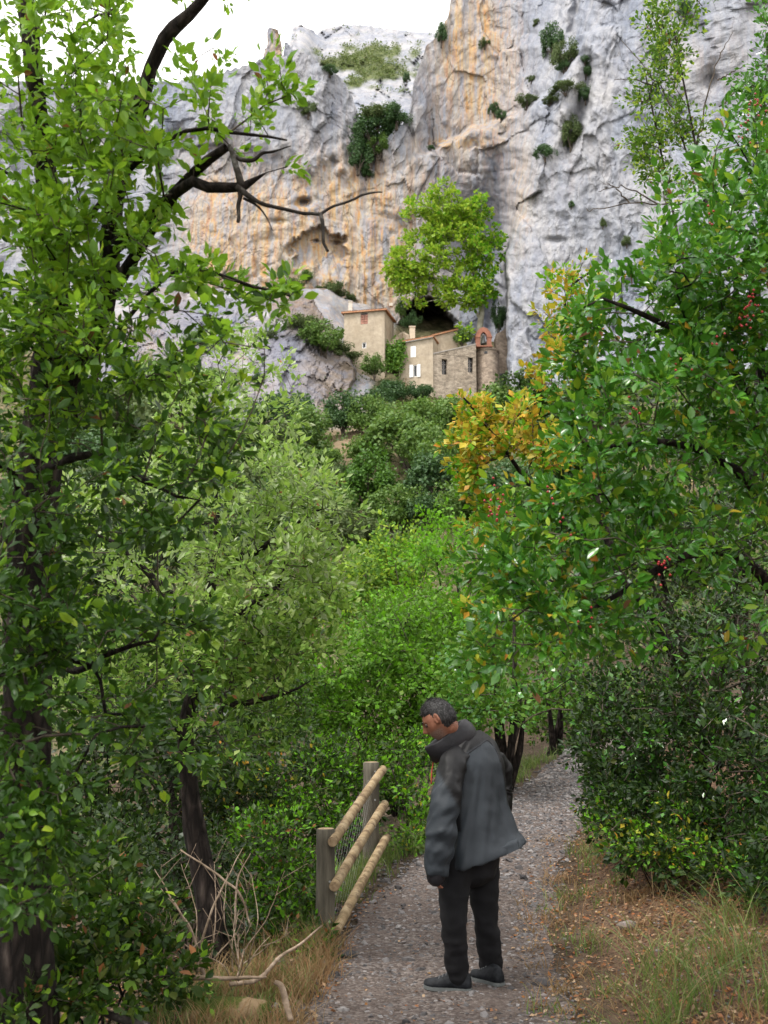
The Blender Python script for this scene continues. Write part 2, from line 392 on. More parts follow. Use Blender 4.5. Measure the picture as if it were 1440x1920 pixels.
def gs(px, py, cx, cy, rx, ry): return np.exp(-((px - cx) / rx) ** 2 - ((py - cy) / ry) ** 2)
colx = np.concatenate([np.arange(-260, 330, 9.0), np.arange(330, 1260, 2.1), np.arange(1260, 1800, 9.0)])
tp = np.interp(colx, [-260,330,400,450,485,540,552,575,600,625,645,660,672,690,715,735,755,768,775,785,800,815,830,838,846,870,950,1100,1400,1800],
                     [150,150,135,122,108,101,93,96,118,130,150,175,215,262,262,245,228,205,150,120,85,70,45,30,0,-60,-95,-130,-200,-230])
tp = tp + 5 * fbm(colx / 40, colx * 0 + 2, 0, 4) + 4 * ridged(colx / 14, colx * 0 + 9, 0, 2) * 1.0
bt = np.interp(colx, [-260,300,480,560,640,740,800,960,1100,1800], [700,700,640,610,655,690,700,770,800,820])
NR = 370
PXg = np.broadcast_to(colx[None], (NR, len(colx))); s_ = np.linspace(0, 1, NR)[:, None]
PYg = bt[None] + (tp - bt)[None] * s_
Xm = (PXg - 720) * .0745; Zm = (700 - PYg) * .0745           # metres along and up the wall
wob = 14 * fbm(PYg / 90, PYg * 0 + 3, 1, 3)
D = 151 - 3 * gs(PXg, PYg, 480, 400, 120, 200)
# the great right-hand buttress stands forward; its edge is sharp low down and fades into the wall above
ctr = np.interp(PYg, [0, 250, 420, 480, 720], [1010, 985, 955, 946, 950]) + wob * .5
wid = np.interp(PYg, [0, 250, 400, 460, 720], [260, 130, 55, 16, 12])
D = D - 19 * ss(0, 1, (PXg - ctr + wid * .5) / wid) - 9 * ss(1000, 1500, PXg)
# wall leans back as it rises; above the slanting ledge it stands further back
D = D + .10 * Zm
ledge = np.interp(PXg, [640, 790, 860, 930, 1000, 1060, 1110], [330, 300, 262, 235, 205, 150, 60]) + 5 * fbm(PXg / 30, PYg * 0, 0, 3)
inl = ss(760, 830, PXg) * (1 - ss(1090, 1130, PXg))
D = D + 3.6 * ss(0, 14, ledge - PYg) * inl
# wooded cleft right of the ledge, fissures, scoop above the cave
cl = np.interp(PYg, [0, 60, 130, 200, 300], [1085, 1075, 1105, 1090, 1060])
D = D + 3.2 * np.exp(-((PXg - cl) / 14) ** 2) * (1 - ss(220, 330, PYg)) + 2.0 * np.exp(-((PXg - 1040) / 22) ** 2) * (1 - ss(60, 140, PYg))
D = D + 7.0 * gs(PXg, PYg, 905, 455, 62, 100) + 3 * gs(PXg, PYg, 690, 300, 30, 70)
# grey slab top left overhangs the orange wall
D = D + 1.3 * ss(0, 40, PYg - np.interp(PXg, [330, 480, 560, 640, 760], [230, 270, 300, 300, 400]) + 26 * fbm(PXg / 45, PYg / 80, 7, 4)) * (PXg < 780)
# alcove with an arched roof in the orange wall, small holes, the cave behind the houses
xa = (PXg - 600 + 7 * fbm(PYg / 18, PXg * 0 + 4, 0, 3)) / 50; arch = 427 - 5 * np.cos(xa * 5.1 + .6) + 16 * xa ** 2 + 9 * fbm(PXg / 11, PYg * 0 + 8, 0, 3)
D = D + 2.1 * (np.abs(xa) < 1.05) * ss(0, 7, PYg - arch) * (1 - ss(450, 545, PYg)) * (1 - ss(.9, 1.05, np.abs(xa)))
for hx, hy, hr, hv, dd in [(570, 379, 12, 7, 2.2), (625, 308, 9, 13, 1.8), (545, 470, 6, 9, 1.2), (630, 455, 8, 4, 1.3), (592, 452, 8, 3, 1.2), (505, 445, 9, 13, 1.0), (520, 415, 16, 5, .8), (1040, 450, 22, 6, .9), (1335, 150, 14, 24, 2.5)]:
    D = D + dd * gs(PXg, PYg, hx, hy, hr, hv)
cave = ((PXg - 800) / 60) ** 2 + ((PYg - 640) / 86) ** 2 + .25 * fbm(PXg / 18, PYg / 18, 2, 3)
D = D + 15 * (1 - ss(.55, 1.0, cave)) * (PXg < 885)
cave2 = ((PXg - 930) / 26) ** 2 + ((PYg - 590) / 50) ** 2
D = D + 2.2 * (1 - ss(.2, 1.0, cave2)) * (PXg < 949)
# rock relief
rw = Xm + 1.6 * fbm(Xm / 7, Zm / 9, 4, 3); zw = Zm + 2.2 * fbm(Xm / 9, Zm / 7, 8, 3)
smoothw = ss(380, 450, PXg) * (1 - ss(740, 780, PXg)) * ss(270, 330, PYg)           # water-worn wall, fluted, fewer blocks
f1, e1 = facets(rw / 6.5, zw / 11.0, 1); f2, e2 = facets(rw / 2.6, zw / 4.2, 2); f3, e3 = facets(rw / 1.1, zw / 1.7, 5)
br = ss(-.15, .35, fbm(Xm / 12, Zm / 12, 21, 2))                 # where the rock is broken and where it is whole
rel = 2.0 * fbm(Xm / 26, Zm / 34, 1, 3) - .55 * ridged(Xm / 8, Zm / 34, 2, 2) + 1.15 * f1 * (.35 + .65 * br) + .45 * f2 * (.25 + .75 * br) + .15 * f3 * (.15 + .85 * br)
rel = rel + .20 * fbm(Xm / 1.6, Zm / 9, 13, 3)
rel = rel * (1 - .55 * smoothw) + smoothw * (.30 * fbm(Xm / 1.2, Zm / 16, 3, 3)) + .30 * fbm(Xm / 1.4, Zm / 1.7, 6, 4) + .30 * np.maximum(0, ridged(Xm / 3.2 + .35 * Zm / 3.2, Zm / 5.5, 31, 3) - .9) + .35 * np.maximum(0, fbm(Xm / 2.0, Zm / 1.5, 41, 3) - .45)
rel = rel + br * (.30 * np.exp(-(e1 / .035) ** 2) * (1 - smoothw) + .12 * np.exp(-(e2 / .05) ** 2))
D = D + rel
for _ in range(1):
    E = np.pad(D, 1, mode='edge'); D = (E[:-2, 1:-1] + E[2:, 1:-1] + E[1:-1, :-2] + E[1:-1, 2:] + 9 * E[1:-1, 1:-1] + .5 * (E[:-2, :-2] + E[2:, 2:] + E[:-2, 2:] + E[2:, :-2])) / 15.0
vv = PT(PXg, PYg, D)
vv[..., 0] += .25 * fbm(Zm / 1.6, Xm / 1.6, 11, 2)
top = vv[-1]
back = [top + np.array([0, 1.2, .15]) * 1.0, top + np.array([0, 4, .6]), top + np.array([0, 9, 1.2]), top + np.array([0, 20, -2]), top + np.array([0, 32, -40])]
vv = np.concatenate([vv, np.stack(back)], 0)
ora = 1.35 * gs(PXg, PYg, 550, 460, 165, 120) + .85 * gs(PXg, PYg, 690, 480, 90, 150) + .95 * gs(PXg, PYg, 890, 170, 75, 130) + .8 * gs(PXg, PYg, 880, 40, 70, 80) + .25 * gs(PXg, PYg, 720, 340, 160, 70) + .5 * gs(PXg, PYg, 980, 380, 35, 90) + .35 * gs(PXg, PYg, 1100, 330, 90, 60) + .6 * gs(PXg, PYg, 1330, 120, 130, 90) + .9 * gs(PXg, PYg, 850, 268, 60, 9) + .75 * gs(PXg, PYg, 420, 440, 60, 130)
ora = ora * (1 - .55 * gs(PXg, PYg, 600, 430, 40, 14)) + .06 + .12 * fbm(Xm / 9, Zm / 14, 9, 3)
ora = np.maximum(ora, 1.0 * gs(PXg, PYg, 600, 490, 62, 55)) * (1 - ss(960, 1020, PXg) * .75)
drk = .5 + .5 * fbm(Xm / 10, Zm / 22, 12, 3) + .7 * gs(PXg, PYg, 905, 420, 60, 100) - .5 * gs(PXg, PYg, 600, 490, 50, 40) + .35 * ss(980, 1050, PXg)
drk = np.maximum(drk, ss(1.0, .8, cave))  # dark mask raised in the scoop and full inside the cave
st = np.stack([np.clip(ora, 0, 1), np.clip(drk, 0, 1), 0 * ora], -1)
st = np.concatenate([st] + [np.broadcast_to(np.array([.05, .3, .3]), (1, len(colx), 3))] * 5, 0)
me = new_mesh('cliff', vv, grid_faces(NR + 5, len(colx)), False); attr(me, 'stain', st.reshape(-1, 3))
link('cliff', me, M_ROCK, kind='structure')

# far ridge beyond the cleft
cx = np.arange(380, 960, 3.2)
rt = np.interp(cx, [380,470,520,541,548,562,580,594,606,622,645,680,720,760,800,860,960], [150,140,120,88,48,42,50,60,52,47,42,44,50,54,58,66,60]) + 3 * ridged(cx / 16, cx * 0, 4, 3)
NR2 = 110
PXr = np.broadcast_to(cx[None], (NR2, len(cx))); s_ = np.linspace(0, 1, NR2)[:, None]; PYr = 330 + (rt - 330)[None] * s_
Xr, Zr = (PXr - 660) * .12, (300 - PYr) * .12
veg = ss(.0, .45, gs(PXr, PYr, 695, 120, 95, 46) * 1.1 + .65 * fbm(Xr / 4.5, Zr / 2.6, 3, 5) - .38)
Dr = 186 + 40 * ss(250, 90, PYr) + 30 * ss(115, 40, PYr) - 26 * gs(PXr, PYr, 560, 90, 28, 60) * (PXr < 615)
g1, h1 = facets(Xr / 6 + .3 * Zr / 6, Zr / 9, 3); g2, h2 = facets(Xr / 2.4, Zr / 3.6, 6)
Dr = Dr + 2.8 * g1 + 1.2 * g2 - 1.5 * ridged(Xr / 9, Zr / 20, 5, 3) + .5 * fbm(Xr / 1.5, Zr / 2, 1, 3) + 1.2 * np.exp(-(h1 / .06) ** 2)
vr = PT(PXr, PYr, Dr)
vr = np.concatenate([vr, np.stack([vr[-1] + np.array([0, 8, 0]), vr[-1] + np.array([0, 40, -60])])], 0)
stn = np.stack([.10 + 0 * veg, .25 + .3 * fbm(Xr / 7, Zr / 14, 2, 3), veg], -1)
stn = np.concatenate([stn, np.full((2, len(cx), 3), .2)], 0)
me = new_mesh('far_ridge_hill', vr, grid_faces(NR2 + 2, len(cx)), True); attr(me, 'stain', np.clip(stn, 0, 1).reshape(-1, 3))
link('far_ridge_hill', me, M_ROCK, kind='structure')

# the bare rock slope under the houses
T = NT('slope_limestone'); P = T.obj(); z = T.n('SeparateColor', {'Color': T.n('VertexColor', layer_name='stain').outputs[0]})
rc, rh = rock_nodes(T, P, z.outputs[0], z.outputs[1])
rc = T.mix(1.0, rc, (.80, .77, .80), 'MULTIPLY')
br_ = T.ramp(T.noise(P, .7, 7, .7), [(.32, (.075, .06, .042)), (.5, (.17, .135, .105)), (.68, (.27, .215, .165))])
rc = T.mix(T.math('MULTIPLY', z.outputs[2], T.ramp(T.noise(P, .55, 6, .7), [(.36, .15), (.56, 1.0)])), rc, br_)
M_SLOPE = T.finish(rc, .93, T.bump(T.noise(P, 4.0, 6, .68), .6, .15, T.bump(rh, .8, .6)), .15)
_m2 = np.arange(60, 165, .6)
def smooth_hit(px, py):
    p = PT(px, py, _m2); k = np.nonzero(p[:, 2] < ground_z(p[:, 0], p[:, 1], False))[0]; return float(_m2[k[0]]) if len(k) else 150.0
cpx, cpy = np.linspace(100, 760, 23), np.linspace(520, 830, 16)
CD = np.array([[smooth_hit(a, b) for a in cpx] for b in cpy])
sx_, sy_ = np.arange(110, 745, 2.8), np.arange(822, 528, -2.8)
PXs, PYs = np.meshgrid(sx_, sy_)
def bil(px, py):
    u = (px - cpx[0]) / (cpx[1] - cpx[0]); v = (py - cpy[0]) / (cpy[1] - cpy[0]); i = np.clip(u.astype(int), 0, 21); j = np.clip(v.astype(int), 0, 14); u = u - i; v = v - j
    return CD[j, i] * (1-u) * (1-v) + CD[j, i+1] * u * (1-v) + CD[j+1, i] * (1-u) * v + CD[j+1, i+1] * u * v
Ds = np.minimum(bil(PXs, PYs), 151)
Xs, Zs = (PXs - 720) * .066, (800 - PYs) * .066
edge_r = np.interp(PYs, [530, 600, 660, 700, 760, 822], [640, 640, 668, 690, 668, 600]) + 9 * fbm(PYs / 30, PYs * 0 + 3, 0, 3)
g1, q1 = facets(Xs / 4.5 + .25 * fbm(Xs / 5, Zs / 5, 1, 2), Zs / 6.5, 11); g2, q2 = facets(Xs / 1.7, Zs / 2.6, 12)
slope_in = ss(0, 26, edge_r - PXs) * ss(0, 25, PXs - 120) * ss(528, 545, PYs) * ss(0, 30, np.interp(PXs, [100, 420, 560, 620, 700], [800, 815, 810, 822, 790]) - PYs + 10 * fbm(PXs / 25, PXs * 0, 6, 3))
Ds = Ds + 14 * (1 - slope_in) - 1.2 * slope_in + slope_in * (.8 * g1 + .5 * g2 + .35 * facets(Xs / .8, Zs / 1.1, 14)[0] + 1.6 * fbm(Xs / 10, Zs / 14, 5, 3) - .8 * ridged(Xs / 5, Zs / 12, 3, 2) + .35 * fbm(Xs / 1.2, Zs / 1.6, 4, 3) + .25 * np.exp(-(q1 / .04) ** 2) + .4 * np.maximum(0, fbm(Xs / 2.2, Zs / 1.6, 44, 3) - .3))
vs_ = PT(PXs, PYs, Ds)
brn = np.clip(ss(540, 620, PXs) * .9 + .35 * fbm(Xs / 5, Zs / 8, 7, 3) + .1 + .7 * gs(PXs, PYs, 570, 600, 60, 40), 0, 1)
me = new_mesh('rock_slope_terrain', vs_, grid_faces(len(sy_), len(sx_)), False)
attr(me, 'stain', np.stack([np.clip(.15 + .5 * gs(PXs, PYs, 560, 560, 90, 40) + .3 * fbm(Xs / 8, Zs / 8, 3, 2), 0, 1), np.clip(.5 + .6 * fbm(Xs / 6, Zs / 12, 8, 3), 0, 1), brn], -1).reshape(-1, 3))
link('rock_slope_terrain', me, M_SLOPE, kind='structure')

# rock pinnacles on the skyline
def pinnacle(pts, Y, dep, orange, seed, label):
    """pts: photo rows (py, left, right) from the foot up"""
    rows = []; K = 26
    yy = np.linspace(pts[0][0], pts[-1][0], 34)
    L = np.interp(-yy, [-p[0] for p in pts], [p[1] for p in pts]); R_ = np.interp(-yy, [-p[0] for p in pts], [p[2] for p in pts])
    c = PT((L + R_) / 2, yy, Y); hw = (R_ - L) / 2 * scale_at(yy, Y)
    th = np.arange(K) * 2 * math.pi / K
    sq = 1 / np.maximum(np.abs(np.cos(th)), np.abs(np.sin(th))) ** .6
    v = c[:, None] + np.stack([np.cos(th)[None] * sq * hw[:, None], np.sin(th)[None] * sq * dep + 0 * hw[:, None], 0 * hw[:, None] + 0 * th[None]], -1)
    q, e = facets(v[..., 0] / 1.6 + seed, v[..., 2] / 2.2, seed)
    v[..., :2] = c[:, None, :2] + (v[..., :2] - c[:, None, :2]) * (1 + .16 * q[..., None] + .12 * fbm(v[..., 0], v[..., 1], v[..., 2], 3)[..., None])
    i = np.arange(33)[:, None] * K; j = np.arange(K)[None]; j2 = (j + 1) % K
    f = np.stack([i + j, i + j2, i + K + j2, i + K + j], -1).reshape(-1, 4)
    base = Vector(c[0]); vv = np.concatenate([v.reshape(-1, 3), [v[-1].mean(0)]]) - np.array(base)
    f3 = np.stack([33 * K + np.arange(K), 33 * K + (np.arange(K) + 1) % K, np.full(K, 34 * K)], -1)
    me = new_mesh('rock_pinnacle', vv, [f, f3], False); attr(me, 'stain', np.broadcast_to(np.array([orange, .1, 0]), (len(vv), 3)))
    link('rock_pinnacle', me, M_ROCK, None, base, label=label, category='rock', kind='thing')
pinnacle([(190, 470, 550), (150, 486, 536), (112, 498, 530), (104, 498, 526), (84, 501, 526), (70, 502, 524), (66, 503, 513)], 157, 2.0, .75, 3, 'flat-topped tan rock tower rising alone on the cliff skyline')
pinnacle([(190, 515, 565), (150, 524, 556), (112, 532, 552), (98, 533, 548), (88, 534, 542)], 157, 1.2, .05, 6, 'low pointed grey rock beside the tan rock tower')
# ------------------------------------------------------------------ the hermitage under the cliff
def plaster(name, lo, hi, stony):
    T = NT(name); P = T.obj()
    n = T.noise(P, .45, 6, .62); n2 = T.noise(P, 2.2, 5, .65)
    c = T.ramp(n, [(.3, lo), (.68, hi)])
    c = T.mix(.55, c, T.mix(1.0, c, T.ramp(n2, [(.3, .6), (.7, 1.2)]), 'MULTIPLY'))
    run = T.ramp(T.noise(T.mapping(P, (1.2, 1.2, .12)), 1.0, 4, .6), [(.5, 0.0), (.72, .55)])
    c = T.mix(run, c, T.mix(1.0, c, (.62, .60, .60), 'MULTIPLY'))
    h = n2
    if stony:
        v = T.n('TexVoronoi', {'Vector': T.mapping(P, (1, 1, 1.7)), 'Scale': 2.6}); e = T.n('TexVoronoi', {'Vector': T.mapping(P, (1, 1, 1.7)), 'Scale': 2.6}, feature='DISTANCE_TO_EDGE')
        c = T.mix(.55, c, T.mix(1.0, c, T.ramp(T.n('SeparateColor', {'Color': v.outputs['Color']}).outputs[0], [(0, .45), (1, 1.35)]), 'MULTIPLY'))
        h = T.ramp(e.outputs['Distance'], [(0, 0.0), (.12, 1.0)])
    return T.finish(c, .95, T.bump(h, .7, .06), .15)
M_PLASTER = plaster('ochre_plaster', (.33, .27, .195), (.47, .40, .31), False)
M_MASON = plaster('rubble_masonry', (.31, .255, .195), (.44, .375, .30), True)
M_TOWER = plaster('tower_masonry', (.32, .25, .19), (.45, .365, .29), True)
def flat(name, col, rough=.8, var=.25, sc=6.0, spec=.3):
    T = NT(name); P = T.obj()
    c = T.mix(1.0, col, T.ramp(T.noise(P, sc, 5, .65), [(.3, 1 - var), (.7, 1 + var)]), 'MULTIPLY')
    return T.finish(c, rough, None, spec)
M_WHITE = flat('white_paint', (.74, .74, .73), .6, .06)
M_REDWOOD = flat('weathered_red_shutter', (.30, .15, .11), .8, .35, 3)
M_GREYWOOD = flat('grey_wood', (.30, .27, .25), .9, .2)
M_BRICK = flat('red_brick', (.27, .12, .08), .9, .3, 3)
M_BRONZE = flat('bell_bronze', (.05, .055, .05), .5, .2)
T = NT('window_pane'); M_PANE = T.finish((.012, .013, .015), .15, None, .5)
T = NT('clay_tile'); P = T.obj()
c = T.ramp(T.noise(P, 2.4, 6, .7), [(.3, (.20, .10, .055)), (.45, (.36, .17, .095)), (.6, (.42, .24, .14)), (.75, (.36, .29, .20))])
M_TILE = T.finish(c, .95, None, .15)

def face_with_holes(mb, p0, p1, zb, zt0, zt1, holes, depth):
    """upright wall face from p0 to p1 (x, y); zb bottom, zt0/zt1 top at either end; holes (u0, u1, z0, z1); reveals go back by depth"""
    p0, p1 = np.array(p0, float), np.array(p1, float)
    d = p1 - p0; L = np.linalg.norm(d); d /= L; nrm = np.array([-d[1], d[0]])
    us = sorted({0.0, L, *[h[0] for h in holes], *[h[1] for h in holes]})
    zm = min(zt0, zt1); zs = sorted({zb, zm, *[h[2] for h in holes], *[h[3] for h in holes]})
    Q = lambda u, z, k=0: (*(p0 + d * u + nrm * k), z)
    for i in range(len(us) - 1):
        for j in range(len(zs) - 1):
            uc, zc = (us[i] + us[i+1]) / 2, (zs[j] + zs[j+1]) / 2
            if any(h[0] < uc < h[1] and h[2] < zc < h[3] for h in holes): continue
            mb.add([Q(us[i], zs[j]), Q(us[i+1], zs[j]), Q(us[i+1], zs[j+1]), Q(us[i], zs[j+1])], [(0, 1, 2, 3)])
        za, zc = zt0 + (zt1 - zt0) * us[i] / L, zt0 + (zt1 - zt0) * us[i+1] / L
        if max(za, zc) > zm + 1e-6: mb.add([Q(us[i], zm), Q(us[i+1], zm), Q(us[i+1], zc), Q(us[i], za)], [(0, 1, 2, 3)])
    for u0, u1, z0, z1 in holes:
        a = [Q(u0, z0), Q(u1, z0), Q(u1, z1), Q(u0, z1)]; b = [Q(u0, z0, depth), Q(u1, z0, depth), Q(u1, z1, depth), Q(u0, z1, depth)]
        mb.add(a + b, [(0, 4, 5, 1), (1, 5, 6, 2), (2, 6, 7, 3), (3, 7, 4, 0)])
    return Q
def tiles(name, a, b, c, d, parent, n, k=4, thick=.16):
    """roof slope a-b eaves, d-c ridge; half-round tile columns running down it, plus a slab under them"""
    a, b, c, d = [np.array(q, float) for q in (a, b, c, d)]
    u = np.linspace(0, 1, n * k + 1); v = np.linspace(0, 1, 13)
    Uu, Vv = np.meshgrid(u, v)
    p = (a * ((1-Uu)*(1-Vv))[..., None] + b * (Uu*(1-Vv))[..., None] + c * (Uu*Vv)[..., None] + d * ((1-Uu)*Vv)[..., None])
    p[..., 2] += .09 * np.abs(np.sin(Uu * n * math.pi)) + .03 * rng.normal(size=(len(v), 1)) * (Vv > -1) + .02 * noise(Uu * 20, Vv * 8)
    me_v = p.reshape(-1, 3); f = grid_faces(len(v), len(u)); m = len(me_v)
    low = np.stack([a, b, c, d]) - np.array([0, 0, thick])
    nu = len(u); ed = [0, nu - 1, len(v) * nu - 1, (len(v) - 1) * nu]
    vv = np.concatenate([me_v, low]); f2 = [[m+3, m+2, m+1, m], [m, m+1, ed[1], ed[0]], [m+1, m+2, ed[2], ed[1]], [m+2, m+3, ed[3], ed[2]], [m+3, m, ed[0], ed[3]]]
    return vv, np.concatenate([f, np.array(f2)])

# ---- the tall house
A, B, Cc, Dd = [PT(*q)[:2] for q in ((645, 620, 136.0), (721, 620, 134.8), (738, 620, 141.5), (664, 620, 142.5))]
zb, ze = PT(690, 735, 135)[2] - 1.5, PT(690, 585, 135.4)[2]
zr = ze + .75
org = Vector((*A, zb)); o3 = np.array(org)
house = empty('house', org, 'tall ochre plastered house with low tiled roof at the upper end of the hermitage', 'house')
sc = scale_at(620, 135.4); L = np.linalg.norm(B - A); ax = (B - A) / L
def hole(px0, px1, py0, py1):
    u0, u1 = (px0 - 645) / 76 * L, (px1 - 645) / 76 * L
    return [u0, u1, PT(690, py1, 135.4)[2], PT(690, py0, 135.4)[2]]
h1 = hole(676, 690, 586, 608); h2 = hole(679, 687, 642, 653)
mb = MB()
Q = face_with_holes(mb, A, B, zb, ze, ze, [h1, h2], .25)
mb.add([(*B, zb), (*Cc, zb), (*Cc, zr), (*B, ze)], [(0, 1, 2, 3)]); mb.add([(*Cc, zb), (*Dd, zb), (*Dd, zr), (*Cc, zr)], [(0, 1, 2, 3)]); mb.add([(*Dd, zb), (*A, zb), (*A, ze), (*Dd, zr)], [(0, 1, 2, 3)])
mb.add([(*A, ze), (*B, ze), (*Cc, zr), (*Dd, zr)], [(0, 1, 2, 3)])
mb.v = [v - o3 for v in mb.v]
link('wall', mb.mesh('wall'), M_PLASTER, house)
out = .35; nA = np.array([-ax[1], ax[0]]) * -1
ra, rb = A - ax * .3 + nA * out, B + ax * .35 + nA * out; rc2, rd = Cc + ax * .35 - nA * .3, Dd - ax * .3 - nA * .3
v, f = tiles('roof', (*ra, ze + .1), (*rb, ze + .1), (*rc2, zr + .18), (*rd, zr + .18), house, 26)
link('roof', new_mesh('roof', v - o3, f, False), M_TILE, house)
def window_in(parent, Q, h, o3, kind):
    u0, u1, z0, z1 = h; mb = MB()
    def quadbox(a0, a1, b0, b1, k0, k1, m):
        b4 = np.array([Q(a0, b0, k0), Q(a1, b0, k0), Q(a1, b0, k1), Q(a0, b0, k1)]); t4 = np.array([Q(a0, b1, k0), Q(a1, b1, k0), Q(a1, b1, k1), Q(a0, b1, k1)])
        m.hexa(b4 - o3, t4 - o3)
    w = .09
    for q in ((u0, u0 + w, z0, z1), (u1 - w, u1, z0, z1), (u0 + w, u1 - w, z0, z0 + w), (u0 + w, u1 - w, z1 - w, z1)): quadbox(*q, .06, .16, mb)
    win = link('window', mb.mesh('window'), M_WHITE if kind != 'old' else M_GREYWOOD, parent)
    mp = MB(); quadbox(u0 + w, u1 - w, z0 + w, z1 - w, .17, .20, mp); link('pane', mp.mesh('pane'), M_PANE, win)
    return win, quadbox
win, qb = window_in(house, Q, h1, o3, 'old')
um = (h1[0] + h1[1]) / 2
for a, b in ((h1[0] + .03, um - .02), (um + .02, h1[1] - .03)):
    m = MB()
    for k in range(4): qb(a, b, h1[2] + .05 + k * .32, h1[2] + .33 + k * .32, .02, .055, m)
    link('shutter', m.mesh('shutter'), M_REDWOOD, win)
m = MB(); qb(h1[0] - .14, h1[1] + .14, h1[3] + .005, h1[3] + .14, -.05, .05, m); link('lintel', m.mesh('lintel'), M_GREYWOOD, win)
window_in(house, Q, h2, o3, 'new')
c0 = PT(657, 578, 137.8); m = MB(); m.box(c0 + [0, 0, .2] - o3, (.26, .26, .62)); m.box(c0 + [0, 0, .87] - o3, (.32, .32, .05)); link('chimney', m.mesh('chimney'), flat('pale_lime', (.50, .46, .40), .9, .15), house)
c0 = PT(733, 572, 139.5); m = MB(); m.box(c0 + [0, 0, 0] - o3, (.24, .3, .2)); link('roof_vent', m.mesh('roof_vent'), bpy.data.materials['pale_lime'], house)

# ---- terrace parapet between the houses
pts = [PT(*q) for q in ((722, 645, 137.5), (745, 632, 139.5), (757, 626, 140.5), (764, 630, 138.0))]
m = MB(); o3 = pts[0] - np.array([0, 0, 6.0])
for a, b, h in ((pts[0], pts[1], 0), (pts[1], pts[2], .3), (pts[2], pts[3], .2)):
    d = b[:2] - a[:2]; n2 = np.array([-d[1], d[0]]) / np.linalg.norm(d) * .2
    b4 = np.array([(*(a[:2] - n2), o3[2] - 2), (*(b[:2] - n2), o3[2] - 2), (*(b[:2] + n2), o3[2] - 2), (*(a[:2] + n2), o3[2] - 2)])
    t4 = b4.copy(); t4[[0, 3], 2] = a[2] + h; t4[[1, 2], 2] = b[2] + h; m.hexa(b4 - o3, t4 - o3)
link('terrace_wall', m.mesh('terrace_wall'), M_PLASTER, None, Vector(o3), label='low ochre parapet of the terrace between the two plastered houses', category='wall', kind='thing')

# ---- lower house with the white shutters
A, B = PT(748, 690, 136.2)[:2], PT(812, 690, 135.2)[:2]; L = np.linalg.norm(B - A); ax = (B - A) / L; bk = np.array([-ax[1], ax[0]])
zb = PT(780, 790, 135.5)[2] - 1; zA, zB = PT(760, 642, 136)[2], PT(812, 632, 135.3)[2]
org = Vector((*A, zb)); o3 = np.array(org)
house2 = empty('house', org, 'lower plastered house with white shutters and a sloping tiled edge', 'house')
def hole2(px0, px1, py0, py1): return [(px0 - 748) / 64 * L, (px1 - 748) / 64 * L, PT(780, py1, 135.6)[2], PT(780, py0, 135.6)[2]]
h1 = hole2(770, 780, 648, 669); h2 = hole2(775, 782.5, 684, 706); mb = MB()
Q = face_with_holes(mb, A, B, zb, zA, zB, [h1, h2], .25)
C_, D_ = B + bk * 5, A + bk * 5
mb.add([(*B, zb), (*C_, zb), (*C_, zB), (*B, zB)], [(0, 1, 2, 3)]); mb.add([(*C_, zb), (*D_, zb), (*D_, zA), (*C_, zB)], [(0, 1, 2, 3)]); mb.add([(*D_, zb), (*A, zb), (*A, zA), (*D_, zA)], [(0, 1, 2, 3)])
mb.v = [v - o3 for v in mb.v]; link('wall', mb.mesh('wall'), M_PLASTER, house2)
e = -bk * .35
v, f = tiles('roof', (*(A + e - ax * .2), zA + .08), (*(B + e + ax * .15), zB + .08), (*(C_ + ax * .15), zB + .55), (*(D_ - ax * .2), zA + .55), house2, 20)
link('roof', new_mesh('roof', v - o3, f, False), M_TILE, house2)
m = MB(); b4 = np.array([(*(A + e * .9), zA - .16), (*(B + e * .9), zB - .16), (*(B - bk * .01), zB - .16), (*(A - bk * .01), zA - .16)]); t4 = b4 + [0, 0, .13]; m.hexa(b4 - o3, t4 - o3)
link('eaves_board', m.mesh('eaves_board'), flat('pale_eaves', (.52, .50, .48), .9, .15), house2)
win, qb = window_in(house2, Q, h1, o3, 'new')
um = (h1[0] + h1[1]) / 2
for a, b in ((h1[0] + .01, um - .01), (um + .01, h1[1] - .01)):
    m = MB(); qb(a, b, h1[2] + .02, h1[3] - .02, -.02, .03, m); link('shutter', m.mesh('shutter'), M_WHITE, win)
win, qb = window_in(house2, Q, h2, o3, 'new'); w = h2[1] - h2[0]
for a, b in ((h2[0] - w * .95, h2[0] - .02), (h2[1] + .02, h2[1] + w * .8)):
    m = MB(); qb(a, b, h2[2] - .05, h2[3] + .05, -.10, -.05, m); link('shutter', m.mesh('shutter'), M_WHITE, win)
c0 = PT(773, 640, 138.5); m = MB(); m.box(c0 + [0, 0, .3] - o3, (.36, .36, 1.55)); m.box(c0 + [0, 0, 1.9] - o3, (.44, .44, .07)); link('chimney', m.mesh('chimney'), flat('pale_render', (.50, .42, .32), .9, .15), house2)

# ---- chapel: long masonry wall, set-back upper wall, round tower with the belfry
A, B = PT(812, 700, 135.4)[:2], PT(893, 700, 137.0)[:2]; L = np.linalg.norm(B - A); ax = (B - A) / L; bk = np.array([-ax[1], ax[0]])
zb = PT(850, 790, 136)[2] - 1; zA, zB = PT(812, 664, 135.4)[2], PT(893, 646, 137)[2]
org = Vector((*A, zb)); o3 = np.array(org)
chapel = empty('chapel', org, 'stone chapel with two tall dark windows and a round tower against the cliff', 'chapel')
def hole3(px0, px1, py0, py1): return [(px0 - 812) / 81 * L, (px1 - 812) / 81 * L, PT(850, py1, 136.2)[2], PT(850, py0, 136.2)[2]]
hs3 = [hole3(828.5, 838.5, 675, 704), hole3(877.5, 887.5, 666, 696)]; mb = MB()
Q = face_with_holes(mb, A, B, zb, zA, zB, hs3, .55)
C_, D_ = B + bk * 3.5, A + bk * 3.5
